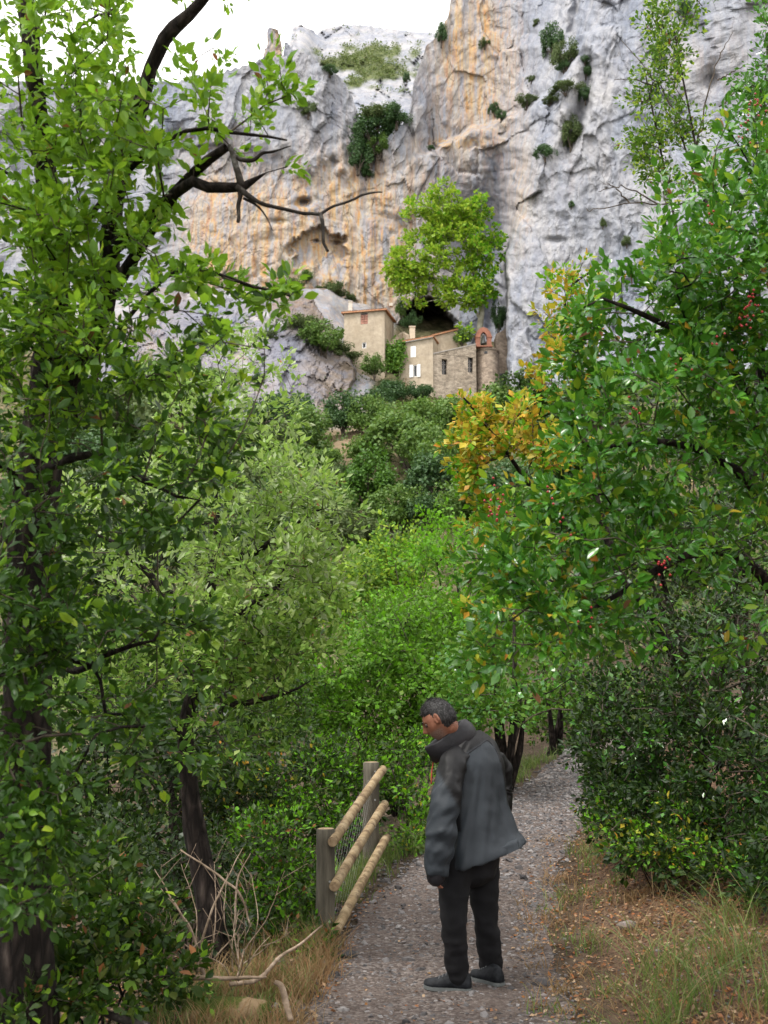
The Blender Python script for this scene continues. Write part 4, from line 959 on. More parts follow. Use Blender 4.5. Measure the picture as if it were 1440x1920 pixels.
# dead limb of the same tree: an own thing only if it lay loose, so a part
def limb_object(name, lines, parent_base, parent, mat):
    m = MB()
    for pts, rad in lines:
        p = smooth_path(np.array(pts), max(6, len(pts) * 5)); r = np.interp(np.linspace(0, 1, len(p)), np.linspace(0, 1, len(rad)), rad)
        r = r * (1 + .13 * noise(p[:, 0] * 30, p[:, 1] * 30, p[:, 2] * 30))
        p = p + .004 * np.stack([noise(p[:, 2] * 22, p[:, 0] * 22, 3), 0 * r, noise(p[:, 0] * 25, p[:, 2] * 25, 7)], -1)
        m.tube(p - parent_base, r, 7)
    return link(name, m.mesh(name, True), mat, parent)
bt_ = bpy.data.objects['broadleaf_tree']
s4 = scale_at(360, 3.9)
limb_object('dead_branch', [([PT(445, 350, 3.9), PT(472, 372, 3.88), PT(500, 384, 3.86), PT(555, 397, 3.85), PT(603, 402, 3.85)], [.012, .009, .0076, .0068, .007]),
    ([PT(600, 402, 3.85), PT(622, 388, 3.85), PT(655, 377, 3.84), PT(690, 362, 3.83), PT(717, 361, 3.83)], [.0064, .0055, .005, .0044, .003]),
    ([PT(602, 400, 3.85), PT(606, 430, 3.85), PT(607, 455, 3.85), PT(614, 472, 3.85)], [.0075, .0065, .006, .005]),
    ([PT(450, 356, 3.9), PT(448, 385, 3.9), PT(446, 417, 3.9)], [.011, .0085, .0065]),
    ([PT(456, 372, 3.9), PT(480, 385, 3.9), PT(497, 402, 3.9), PT(510, 432, 3.9)], [.0055, .0045, .003, .0018])], np.array(b0), bt_, M_LICHEN)
limb_object('dead_branch', [([PT(455, 350, 3.9), PT(444, 320, 3.9), PT(436, 288, 3.9), PT(430, 272, 3.9)], [.014, .0125, .0105, .007]),
    ([PT(436, 288, 3.9), PT(455, 300, 3.9), PT(475, 300, 3.9), PT(492, 288, 3.9), PT(512, 284, 3.9), PT(545, 274, 3.9)], [.008, .0085, .0085, .006, .0045, .002])], np.array(b0), bt_, M_LICHEN)

# ------------------------------------------------------------------ silvery oak beyond it
b1 = gbase(405, 7.0, 1790)
tr = [b1 + [0, 0, -.1], PT(392, 1690, 7.0), PT(366, 1560, 7.0), PT(350, 1430, 7.0), PT(352, 1330, 7.0), PT(382, 1265, 7.0), PT(378, 1180, 7.0), PT(405, 1060, 7.0), PT(408, 960, 7.0), PT(398, 860, 7.0)]
t2 = [PT(408, 1050, 7.0), PT(470, 1040, 6.8), PT(530, 1000, 6.6), PT(590, 960, 6.5)]
t3 = [PT(382, 1240, 7.0), PT(440, 1160, 6.8), PT(520, 1100, 6.6)]
t4 = [PT(378, 1180, 7.0), PT(300, 1100, 7.0), PT(245, 1040, 7.0), PT(180, 1000, 7.1)]
t5 = [PT(372, 1270, 7.0), PT(430, 1320, 6.7), PT(500, 1310, 6.5), PT(560, 1290, 6.5)]
ells = [(420, 820, 6.9, 90, 110, .5, 60), (500, 930, 6.7, 130, 90, .6, 110), (580, 960, 6.5, 80, 80, .4, 60), (300, 960, 7.0, 150, 130, .7, 110), (180, 1020, 7.1, 120, 120, .6, 80), (470, 1080, 6.6, 150, 100, .6, 120), (590, 1090, 6.5, 80, 90, .4, 60), (300, 1160, 6.9, 170, 110, .6, 100), (440, 1230, 6.6, 150, 90, .5, 95), (560, 1230, 6.6, 100, 90, .4, 50), (200, 1280, 7.0, 120, 120, .5, 60), (420, 1370, 6.7, 120, 80, .5, 45), (450, 690, 7.2, 90, 100, .4, 34), (350, 720, 7.2, 90, 100, .5, 40), (540, 770, 7.2, 30, 50, .2, 8)]
tree('holm_oak', 'slender oak with small silvery green leaves behind the big leaning tree', 'tree', b1, [tr, t2, t3, t4, t5], ells, .046, L_HOLM, 22, 4, 12, rtip=.0022,
     stem_r=[(.10, .082, .068, .055, .05, .046, .036, .03, .022, .01), (.03, .022, .016, .008), (.035, .025, .012), (.04, .03, .02, .01), (.03, .022, .015, .008)], seg=.14, length=.24, singles=0, thick=.008, prune=lambda t, R: fbm(t[:, 0] * 2.2, t[:, 1] * 2.2, t[:, 2] * 2.2, 2) > -.14,
     mats2=[(L_MID, lambda p, R: R.random(len(p)) < ss(1050, 1400, project(p)[1]) * .7), (L_SILVER, lambda p, R: R.random(len(p)) < .30 * ss(1250, 1000, project(p)[1])), (L_BROWN, .006)])

# ------------------------------------------------------------------ glossy terebinth bush leaning over the path
b2 = gbase(1560, 5.6, 1500)
s1 = [b2 + [0, 0, -.1], PT(1540, 1350, 5.6), PT(1500, 1150, 5.5), PT(1470, 950, 5.4), PT(1440, 750, 5.2), PT(1410, 550, 5.0)]
s2 = [PT(1500, 1180, 5.5), PT(1400, 1050, 5.2), PT(1290, 1040, 5.0), PT(1200, 1090, 4.9), PT(1080, 1160, 4.8)]
s3 = [PT(1480, 1000, 5.4), PT(1380, 880, 5.0), PT(1260, 830, 4.8), PT(1120, 840, 4.7)]
s4_ = [PT(1450, 800, 5.2), PT(1340, 660, 4.9), PT(1230, 600, 4.7), PT(1130, 560, 4.6)]
s5 = [PT(1520, 1250, 5.5), PT(1420, 1200, 5.2), PT(1300, 1240, 5.0), PT(1180, 1300, 4.9)]
ells = [(1400, 330, 4.8, 110, 150, .5, 50), (1330, 450, 4.8, 130, 110, .5, 60), (1400, 600, 4.8, 150, 120, .6, 75), (1250, 560, 4.7, 130, 100, .5, 60), (1170, 640, 4.7, 120, 90, .4, 50), (1300, 760, 4.8, 160, 110, .6, 75), (1130, 780, 4.7, 120, 100, .5, 50), (1420, 820, 4.9, 120, 120, .5, 45), (1200, 900, 4.8, 150, 90, .5, 55), (1040, 900, 4.7, 100, 80, .4, 30), (1080, 1010, 4.7, 140, 90, .5, 50), (960, 1060, 4.7, 80, 60, .3, 20), (1230, 1060, 4.9, 130, 90, .5, 30), (1020, 1150, 4.7, 120, 80, .4, 40), (930, 1230, 4.6, 70, 45, .25, 15), (1120, 1190, 4.8, 90, 70, .4, 25), (1390, 1000, 5.0, 90, 90, .5, 20), (1000, 1250, 4.7, 60, 40, .2, 8), (1420, 480, 4.6, 80, 120, .4, 35), (1390, 1170, 5.0, 80, 80, .4, 12), (1560, 500, 4.9, 110, 260, .8, 60), (1600, 900, 5.0, 140, 260, .9, 60), ('at', (3.2, 2.6, 2.6), (.9, 1.7, 1.3), 110), ('at', (2.9, 4.0, 3.4), (.8, 1.2, 1.1), 80)]  # last lumps, out of view, are added to keep side light off the corner
tree('terebinth_bush', 'large glossy leaved bush with red berries reaching over the path', 'bush', b2, [s1, s2, s3, s4_], ells, .044, L_TERE, 27, 8, 13, rtip=.0024,
     stem_r=[(.07, .06, .05, .04, .03, .02), (.035, .028, .022, .016, .008), (.03, .022, .015, .008), (.026, .02, .013, .007)], seg=.13, length=.2, singles=300, thick=.007, up=.3,
     prune=lambda t, R: fbm(t[:, 0] * 2.6, t[:, 1] * 2.6, t[:, 2] * 2.6, 2) > -.24, mats2=[(L_OAK, .16), (L_AUT, lambda p, R: (R.random(len(p)) < .012 + .05 * (project(p)[0] < 1080))), (L_BROWN, .006)])
# berries
R = np.random.default_rng(5); T = NT('red_berry'); M_BERRY = T.finish((.30, .016, .02), .35, None, .5)
vs, fs, off = [], [], 0; OCT = np.array([[1,0,0],[-1,0,0],[0,1,0],[0,-1,0],[0,0,1],[0,0,-1]], float); OF = np.array([[0,2,4],[2,1,4],[1,3,4],[3,0,4],[2,0,5],[1,2,5],[3,1,5],[0,3,5]])
for (px, py, n) in [(1420, 190, 30), (1405, 240, 20), (1410, 560, 40), (1390, 600, 25), (1325, 420, 14), (1190, 760, 14), (1290, 690, 12), (930, 940, 26), (920, 960, 20), (1030, 925, 10), (1250, 1060, 16), (1240, 1075, 14), (1110, 1160, 10), (1060, 990, 8), (1350, 640, 14)]:
    c = PT(px, py, 4.25)
    for k in range(int(n * .4)):
        p = c + R.normal(0, .022, 3) * np.array([1, 1, 1.5]); vs.append(OCT * .0064 + p - b2); fs.append(OF + off); off += 6
link('berries', new_mesh('berries', np.concatenate(vs), np.concatenate(fs)), M_BERRY, bpy.data.objects['terebinth_bush'], kind='stuff')

# ------------------------------------------------------------------ autumn maple behind the terebinth
b3 = gbase(1330, 9.6, 1300)
m1 = [b3 + [0, 0, -.1], PT(1270, 1250, 9.4), PT(1160, 1080, 9.0), PT(1010, 930, 8.6), PT(930, 820, 8.4), PT(870, 745, 8.3)]
m2 = [PT(1160, 1080, 9.0), PT(1110, 900, 8.8), PT(1080, 720, 8.8), PT(1060, 560, 8.8), PT(1120, 500, 8.8)]
ells = [(895, 772, 8.4, 46, 36, .4, 34), (960, 805, 8.4, 80, 48, .5, 80), (885, 840, 8.4, 42, 50, .4, 40), (1000, 850, 8.5, 90, 70, .5, 60), (1060, 700, 8.8, 80, 60, .5, 46), (1080, 560, 8.8, 80, 70, .4, 50), (1050, 640, 8.8, 60, 40, .4, 26), (930, 960, 8.4, 60, 60, .4, 34), (890, 900, 8.4, 40, 40, .3, 20), (1120, 500, 8.8, 50, 30, .3, 14), (900, 1140, 8.4, 50, 40, .3, 16)]
tree('maple_shrub', 'golden and orange autumn shrub below the chapel, beside the glossy bush', 'shrub', b3, [m1, m2], ells, .055, L_AUT, 17, 4, 14, rtip=.003, stem_r=[(.05, .04, .03, .02, .014, .008), (.035, .028, .02, .014, .008)], seg=.16, length=.16, thick=.012, wid=1.35, prune=lambda t, R: fbm(t[:, 0] * 2.4, t[:, 1] * 2.4, t[:, 2] * 2.4, 2) > -.18,
     mats2=[(L_FRESH, lambda p, R: R.random(len(p)) < .22 + .2 * (project(p)[1] > 860) + .2 * (project(p)[1] < 640))])
# ------------------------------------------------------------------ trees and shrubs of the middle distance
def shrub(name, label, cat, px, Y, ells, mat, leaf, per, kind, seed, stems=3, rt=.03, length=.25, mats2=None, py=1600, bark=None, seg=.3, rtip=.004, wid=1.15, thick=.03, up=.4, lean=0.0):
    b = gbase(px, Y, py); R = np.random.default_rng(seed + 500)
    st, sr = [], []
    for k in range(stems):
        e = ells[k % len(ells)]; q = PT((e[0] + R.normal(0, .3) * e[3]) * (1 - lean) + lean * (px + 22 * (k - stems / 2)), e[1] - R.random() * .5 * e[4], e[2])
        m = b * .55 + q * .45 + np.array([R.normal(0, .12), R.normal(0, .12), 0]) * np.linalg.norm(q - b) * .4
        st.append([b + np.array([R.normal(0, .06), R.normal(0, .06), -.08]) * (k > 0) - [0, 0, .05 * (k == 0)], b * .85 + m * .15 + R.normal(0, .04, 3), m, q]); sr.append((rt * (1 - .12 * k), rt * .8, rt * .55, rt * .2))
    return tree(name, label, cat, b, st, ells, leaf, mat, per, kind, seed, rtip=rtip, stem_r=sr, seg=seg, length=length, thick=thick, mats2=mats2, wid=wid, bark=bark, up=up, prune=lambda t, R: fbm(t[:, 0] / (6 * length) + seed, t[:, 1] / (6 * length), t[:, 2] / (5 * length), 2) > -.24)
shrub('leafy_tree', 'tall fresh green tree rising just above the bent man, behind the grey leaved one', 'tree', 880, 24,
      [(900, 1010, 24, 90, 70, 2, 110), (830, 1070, 23, 90, 60, 2, 100), (960, 1060, 23, 80, 80, 2, 80), (860, 1160, 22.5, 140, 80, 2, 150), (980, 1160, 22.5, 80, 80, 2, 70), (830, 970, 25, 40, 30, 1, 24)], L_FRESH, .085, 52, 2, 21, 4, .10, .8, [(L_MID, .2)], 1400, rtip=.008)
shrub('leafy_tree', 'loose mid green tree with thin dark stems between the silvery oak and the man', 'tree', 745, 15.5,
      [(760, 1190, 15.5, 110, 90, 1.3, 130), (660, 1260, 15.5, 110, 90, 1.3, 130), (800, 1290, 15, 120, 80, 1.2, 140), (700, 1360, 15, 110, 70, 1.2, 100), (870, 1240, 15.5, 90, 80, 1.2, 90), (600, 1330, 15, 80, 70, 1, 60)], L_MID, .062, 38, 2, 22, 5, .05, .5, [(L_FRESH, .28)], 1450, rtip=.005)
shrub('leafy_tree', 'pale green tree on the slope below the scrub, upper neighbour of the fresh green tree', 'tree', 735, 34,
      [(735, 1035, 34, 60, 42, 2, 90), (690, 1080, 33, 60, 40, 2, 70), (760, 1085, 33, 50, 40, 2, 60), (650, 1120, 32, 50, 50, 2, 50)], L_PLANE, .12, 46, 2, 23, 3, .08, 1.0, [(L_MID, .62)], 1250, rtip=.01)
shrub('multi_stem_tree', 'tree of several dark stems standing at the path bend behind the man', 'tree', 950, 13.2,
      [(930, 1230, 13, 100, 70, 1.2, 90), (1030, 1220, 13, 90, 70, 1.1, 80), (900, 1310, 12.6, 80, 45, .8, 50), (1080, 1290, 13, 70, 45, .8, 36), (980, 1160, 13.5, 90, 50, 1, 50), (960, 1320, 13, 50, 30, .6, 20)], L_MID, .058, 34, 2, 24, 6, .075, .45, [(L_TERE, .35)], 1480, rtip=.005, bark=M_BARK, lean=.8)
shrub('multi_stem_tree', 'thin forked tree with dark leaves at the far turn of the path', 'tree', 1035, 16.5,
      [(1090, 1200, 16, 90, 80, 1.2, 80), (1170, 1180, 16, 90, 90, 1.2, 80), (1060, 1280, 16, 50, 40, .8, 26), (1200, 1290, 16, 80, 70, 1, 60)], L_UNDER, .06, 36, 2, 25, 3, .06, .5, None, 1430, rtip=.005, lean=.8)
shrub('leafy_tree', 'dark evergreen tree added directly behind the silvery oak as its shaded background', 'tree', 330, 12.5,
      [(230, 990, 12.5, 130, 100, 1.2, 90), (400, 1010, 12.5, 120, 90, 1.2, 90), (540, 1060, 12.5, 90, 80, 1, 70), (330, 1130, 12.5, 150, 90, 1.2, 100), (140, 1110, 12.5, 110, 100, 1.2, 70), (500, 1160, 12.3, 110, 80, 1, 80), (250, 1250, 12.5, 130, 90, 1.2, 70)], L_DARK, .065, 32, 2, 45, 5, .07, .5, [(L_UNDER, .35)], 1500, rtip=.005)  # dark tree added to give the depth of shade behind the oak
shrub('thicket_shrub', 'dark tangled shrub under the silvery oak, left of the loose mid green tree', 'shrub', 520, 13.5,
      [(500, 1330, 13.5, 110, 80, 1, 90), (570, 1410, 13, 110, 60, 1, 90), (440, 1420, 13, 90, 70, 1, 70), (480, 1240, 14, 90, 70, 1, 60), (640, 1430, 12.8, 60, 45, .8, 40)], L_UNDER, .052, 34, 2, 26, 6, .03, .4, [(L_MID, .35)], 1500)
shrub('undergrowth_shrub', 'dusky shrub on the bank between the dark oak trunk and the taller fence post', 'shrub', 480, 11.2,
      [(440, 1460, 11.2, 80, 60, .7, 70), (530, 1480, 11.2, 70, 60, .7, 60), (480, 1540, 10.8, 90, 50, .6, 60), (580, 1420, 11.5, 60, 50, .6, 40), (400, 1540, 10.5, 60, 60, .6, 40)], L_UNDER, .05, 28, 2, 46, 5, .02, .35, [(L_DARK, .4), (L_AUT, .03)], 1560)
shrub('thicket_shrub', 'bright leaved shrub close behind the taller fence post', 'shrub', 650, 11.5,
      [(640, 1430, 11.5, 70, 50, .7, 70), (560, 1490, 11, 90, 60, .7, 90), (700, 1480, 11.5, 80, 60, .7, 70), (620, 1550, 10.6, 80, 50, .5, 50), (770, 1420, 12, 60, 45, .6, 40)], L_UNDER, .05, 34, 4, 27, 6, .02, .35, [(L_FRESH, .3)], 1560)
shrub('thicket_shrub', 'yellow tinged low shrub between the fence rails and the man', 'shrub', 770, 11.0,
      [(765, 1500, 10.8, 50, 50, .5, 50), (760, 1570, 10.4, 46, 40, .4, 44), (740, 1440, 11, 40, 40, .4, 24), (795, 1385, 11.5, 30, 24, .3, 14), (795, 1560, 10.6, 30, 45, .4, 20)], L_FRESH, .045, 30, 4, 28, 5, .014, .3, [(L_UNDER, .55), (L_AUT, .05)], 1600)
shrub('thicket_shrub', 'leafy shrub filling the gap between the dark oak trunk and the short fence post', 'shrub', 510, 8.6,
      [(500, 1580, 8.6, 80, 60, .5, 70), (560, 1660, 8.2, 60, 60, .4, 60), (470, 1680, 8, 70, 60, .4, 54), (530, 1760, 7.6, 60, 40, .3, 34), (440, 1560, 9, 60, 60, .4, 40), (590, 1800, 7.2, 40, 30, .25, 16)], L_UNDER, .042, 26, 4, 29, 6, .014, .24, [(L_FRESH, .28), (L_BROWN, .03)], 1750)
shrub('undergrowth_shrub', 'dim evergreen shrub in deep shade behind the thick tree trunk', 'shrub', 200, 10,
      [(200, 1420, 10, 140, 120, 1, 110), (120, 1560, 9.5, 130, 100, 1, 90), (260, 1580, 9, 120, 90, .8, 90), (330, 1400, 10, 100, 110, .8, 80), (180, 1260, 10.5, 140, 110, 1, 70)], L_DARK, .055, 28, 2, 30, 6, .025, .35, [(L_UNDER, .4)], 1650)
shrub('undergrowth_shrub', 'low bright leaved shrub at the foot of the thick trunk', 'shrub', 190, 5.9,
      [(170, 1640, 6, 70, 50, .3, 40), (220, 1720, 5.8, 90, 60, .35, 50), (120, 1770, 5.4, 100, 60, .3, 50), (200, 1850, 5.2, 110, 50, .3, 44), (60, 1870, 5, 80, 50, .3, 34), (280, 1760, 5.9, 60, 50, .3, 30), (330, 1840, 5.6, 60, 40, .25, 20), (40, 1720, 5.2, 60, 70, .3, 30)], L_UNDER, .046, 20, 8, 31, 7, .012, .2, [(L_OAK, .10), (L_BROWN, .02)], 1850, seg=.15, rtip=.002)
shrub('undergrowth_shrub', 'small leaved shrub growing around the base of the dark oak trunk', 'shrub', 350, 7.6,
      [(330, 1620, 7.8, 70, 60, .4, 44), (420, 1720, 7.2, 50, 50, .3, 30), (300, 1700, 7.4, 70, 50, .4, 36), (400, 1610, 8, 60, 50, .4, 36), (250, 1590, 8.2, 60, 50, .4, 30)], L_DARK, .042, 24, 4, 32, 5, .012, .22, [(L_UNDER, .5)], 1780)
shrub('thicket_shrub', 'shrub closing the view where the path turns away', 'shrub', 1140, 20,
      [(1110, 1330, 20, 70, 50, 1, 60), (1180, 1340, 19.5, 70, 50, 1, 60), (1040, 1340, 20.5, 60, 50, 1, 50), (1150, 1390, 19.3, 50, 26, .6, 30), (960, 1360, 19, 70, 50, 1, 50)], L_UNDER, .075, 32, 2, 47, 5, .03, .5, [(L_MID, .35)], 1420)
shrub('thicket_shrub', 'wide dark evergreen thicket bordering the path at the bank', 'shrub', 1290, 8.6,
      [(1180, 1440, 9, 80, 90, .6, 90), (1260, 1350, 8.8, 110, 100, .8, 110), (1260, 1520, 8.3, 110, 70, .6, 100), (1390, 1450, 8, 110, 120, .8, 100), (1160, 1530, 8.8, 50, 40, .4, 34), (1380, 1300, 8.6, 110, 110, .8, 80), (1400, 1570, 7.6, 80, 60, .5, 60), (1390, 1640, 7.1, 80, 40, .4, 36), (1250, 1610, 7.9, 70, 34, .4, 30), (1470, 1680, 6.5, 60, 50, .4, 24), (1500, 1450, 7.6, 110, 140, .8, 80), (1480, 1600, 7.0, 70, 60, .5, 40), (1520, 1250, 8.2, 110, 140, .8, 60), (1340, 1150, 8.8, 130, 80, .7, 60), (1220, 1150, 9.2, 90, 60, .6, 30), (1150, 1340, 9.6, 50, 60, .6, 40), (1300, 1210, 9.2, 140, 80, .8, 70), (1130, 1300, 10, 60, 60, .6, 40), (1110, 1395, 9.8, 40, 50, .5, 30), (1140, 1470, 9.2, 46, 60, .5, 36)], L_DARK, .046, 30, 4, 33, 7, .03, .28, [(L_UNDER, .38), (L_TERE, .1)], 1600)
shrub('thicket_shrub', 'sprawling low shrub with rusty leaf tips at the foot of the dark thicket', 'shrub', 1230, 7.9,
      [(1160, 1560, 8.2, 50, 34, .3, 34), (1240, 1585, 7.8, 80, 30, .35, 50), (1330, 1600, 7.4, 70, 34, .35, 40), (1130, 1500, 8.8, 34, 34, .3, 20), (1290, 1530, 8, 70, 40, .3, 34)], L_UNDER, .036, 24, 4, 34, 6, .008, .18, [(L_FRESH, .25), (L_AUT, .08)], 1620)
shrub('leafy_tree', 'shadowy evergreen tree behind the glossy berry bush', 'tree', 1330, 13,
      [(1250, 1100, 13, 150, 120, 1.5, 90), (1380, 1000, 13, 130, 150, 1.5, 90), (1200, 980, 13.5, 120, 100, 1.5, 60), (1400, 800, 13, 100, 140, 1.3, 60), (1300, 820, 13.5, 110, 90, 1.2, 50), (1120, 1090, 13.5, 90, 80, 1.2, 40), (1200, 760, 14, 80, 80, 1.2, 24)], L_DARK, .07, 34, 2, 35, 4, .09, .55, [(L_MID, .35)], 1450, rtip=.006)
shrub('young_tree', 'thin open tree standing against the grey cliff above the berry bush', 'tree', 1400, 17,
      [(1255, 60, 17, 45, 70, .6, 40), (1240, 150, 17, 50, 50, .5, 34), (1260, 250, 17, 70, 60, .6, 60), (1210, 270, 17, 30, 40, .4, 20), (1290, 330, 17, 50, 50, .5, 30), (1200, 190, 17, 22, 12, .2, 7), (1290, 10, 17, 60, 40, .5, 12), (1230, 330, 17, 30, 30, .3, 12)], L_MID, .075, 26, 4, 36, 3, .06, .5, [(L_PLANE, .25), (L_BROWN, .01)], 1250, rtip=.007)
shrub('young_tree', 'dark leaved treetop at the upper corner beside the thin open tree', 'tree', 1530, 11,
      [(1440, 60, 11, 36, 50, .5, 24), (1432, 160, 11, 36, 60, .5, 36), (1450, 290, 11, 60, 60, .5, 36), (1420, 230, 11, 30, 40, .4, 16)], L_TERE, .06, 26, 4, 37, 2, .05, .4, None, 1250, rtip=.006)
# bare twigs of the thin tree, reaching in front of the cliff
m = MB(); yb = bpy.data.objects['young_tree']; yo = np.array(yb.location)
for pts in ([(1290, 250), (1235, 160), (1200, 115), (1165, 75)], [(1240, 165), (1190, 150), (1150, 150)], [(1300, 380), (1240, 385), (1180, 380), (1110, 395), (1100, 390)], [(1180, 380), (1150, 350), (1130, 345)], [(1240, 385), (1170, 350), (1120, 360)], [(1300, 300), (1340, 130), (1375, 60)], [(1345, 150), (1400, 120)], [(1350, 200), (1400, 150), (1430, 140)]):
    p = smooth_path([PT(a, b, 17) for a, b in pts], 16); p += rng.normal(0, .012, p.shape); m.tube(p - yo, np.linspace(.016, .005, 16), 4)
link('twigs', m.mesh('twigs'), M_TWIG, yb, kind='stuff')

# ------------------------------------------------------------------ plane tree of the hermitage
b = PT(897, 652, 141.0)
stem = [b, PT(900, 610, 141), PT(903, 575, 141), PT(892, 520, 141), PT(868, 450, 140.5), PT(845, 390, 140)]
st2 = [PT(902, 580, 141), PT(915, 530, 140.5), PT(920, 470, 140)]; st3 = [PT(898, 545, 141), PT(850, 510, 140), PT(790, 490, 139)]; st4 = [PT(901, 600, 141), PT(885, 570, 140.5), PT(872, 545, 140)]
ells = [(845, 400, 140, 50, 45, 3, 60), (800, 430, 139.5, 50, 50, 3, 60), (870, 450, 139, 60, 45, 3, 70), (770, 490, 139, 45, 40, 2.5, 50), (830, 500, 138.5, 60, 40, 3, 60), (900, 490, 139.5, 42, 40, 3, 46), (870, 545, 138.5, 40, 28, 2, 34), (905, 540, 139, 34, 30, 2, 40), (775, 556, 138.6, 26, 18, 1.5, 18), (845, 560, 138.6, 24, 16, 1.5, 14), (800, 395, 139.5, 40, 36, 2.5, 40), (875, 395, 139.5, 40, 36, 2.5, 40), (748, 515, 138.8, 26, 30, 2, 30), (790, 520, 138.5, 34, 20, 2, 26), (830, 365, 140, 25, 20, 2, 14), (925, 460, 140, 22, 28, 2, 20), (890, 400, 140, 26, 30, 2, 22), (880, 622, 138.2, 14, 20, 1, 10)]
tree('plane_tree', 'large yellow green plane tree growing over the hermitage roofs', 'tree', b, [stem, st2, st3, st4], ells, .46, L_PLANE, 30, 2, 41, rtip=.035, stem_r=[(.55, .42, .38, .3, .2, .08), (.24, .16, .08), (.26, .18, .08), (.2, .12, .06)], bark=M_PALE, seg=.9, length=1.5, thick=.09, wid=1.2, prune=lambda t, R: fbm(t[:, 0] / 3.2, t[:, 1] / 3.2, t[:, 2] / 2.6, 2) > -.30, mats2=[(L_FRESH, lambda p, R: R.random(len(p)) < .12 + .5 * ss(860, 930, project(p)[0]))])

# ------------------------------------------------------------------ shrubs and small trees of the far slope and the cliff
L_MIDF = leaf_mat('leaf_slope_green', [G(.06,.125,.025), G(.085,.165,.03), G(.11,.19,.035), G(.07,.14,.03), G(.14,.20,.045)], (.2,.34,.05), .28, .5, .3)
L_DARKF = leaf_mat('leaf_slope_evergreen', [G(.028,.07,.024), G(.04,.09,.028), G(.055,.115,.032), G(.034,.08,.03), G(.07,.125,.035)], (.1,.2,.04), .22, .5, .3)
def far_mesh(seed, n, lsize, form):
    R = np.random.default_rng(seed)
    cl = norm(R.normal(size=(26, 3))) * (R.random((26, 1)) ** .5) * np.array([.95, .8, .72]); cl[:, 2] = np.abs(cl[:, 2]) * 1.15 - .12
    ci = R.integers(0, 26, n); d = norm(R.normal(size=(n, 3)))
    rad = (.13 + .20 * R.random(26))[ci]
    p = cl[ci] + d * (rad * R.random(n) ** .35)[:, None]
    if form == 'tall': p = p * np.array([.75, .75, 1.25])
    nr = norm(d * .8 + np.array([0, 0, .5]) + .4 * R.normal(size=(n, 3))); ax = norm(R.normal(size=(n, 3)) + .5 * d)
    v, fs = leaves_arrays(p, ax, nr, lsize * (.7 + .6 * R.random(n)), 2, 1.25)
    lv, lf = v, fs[0]
    arr = []
    for k in range(7):
        q = cl[R.integers(0, 26)]; pts = smooth_path([[R.normal(0, .05), R.normal(0, .05), -.75], [q[0] * .3, q[1] * .3, -.25], q], 7); arr.append(tube_arrays(pts, np.linspace(.035, .01, 7), 4))
    sv, sf = join(arr)
    me = new_mesh('far_shrub', np.concatenate([lv, sv]), [lf, sf + len(lv)], False)
    me.polygons.foreach_set('material_index', np.concatenate([np.zeros(len(lf)), np.ones(len(sf))]).astype(np.int32))
    me.materials.append(L_MID); me.materials.append(M_TWIG)
    return me
FARM = [far_mesh(60 + k, 4200, .085, 'tall' if k == 3 else 'round') for k in range(5)]
def cliff_Y(px, py):
    j = int(np.abs(colx - px).argmin()); i = int(np.abs(PYg[:, j] - py).argmin()); return float(vv[i, j, 1])
_mar = np.concatenate([np.arange(20, 60, 1.0), np.arange(60, 160, .8)])
def ground_hit(px, py):
    p = PT(px, py, _mar); g = ground_z(p[:, 0], p[:, 1]); k = np.nonzero(p[:, 2] < g)[0]
    return float(_mar[k[0]]) if len(k) else 130.0
def far_shrub(px, py, rx, ry, mat, label, where='g', name='shrub', var=None, cat='shrub', group='shrubs on the cliff and the slope below it'):
    if where == 'c': Y = cliff_Y(px, py + ry * .7) - rx * .45 * .07
    elif where == 'g':
        if py > 745: rx, ry = rx * 1.32, ry * 1.22
        Y = ground_hit(px, py + ry * .75) - .3
    else: Y = where
    s = scale_at(py, Y); k = rng.integers(0, 5) if var is None else var
    o = bpy.data.objects.new(name, FARM[k]); COL.objects.link(o); mat = {'leaf_mid_green': L_MIDF, 'leaf_dark_evergreen': L_DARKF}.get(mat.name, mat)
    o.location = PT(px, py, Y); o.rotation_euler = (0, 0, rng.random() * 6.3); zr = ry * s * (1.05 if k != 3 else .85)
    o.scale = (rx * s * 1.4, rx * s * 1.25, zr * 1.3)
    o.material_slots[0].link = 'OBJECT'; o.material_slots[0].material = mat
    o['label'] = label; o['category'] = cat; o['group'] = group
    return o
L_FRESH2 = leaf_mat('leaf_vivid_dome', [G(.04,.10,.014), G(.055,.13,.016), G(.07,.155,.02), G(.045,.11,.016)], (.16,.34,.03), .24, .5, .25)
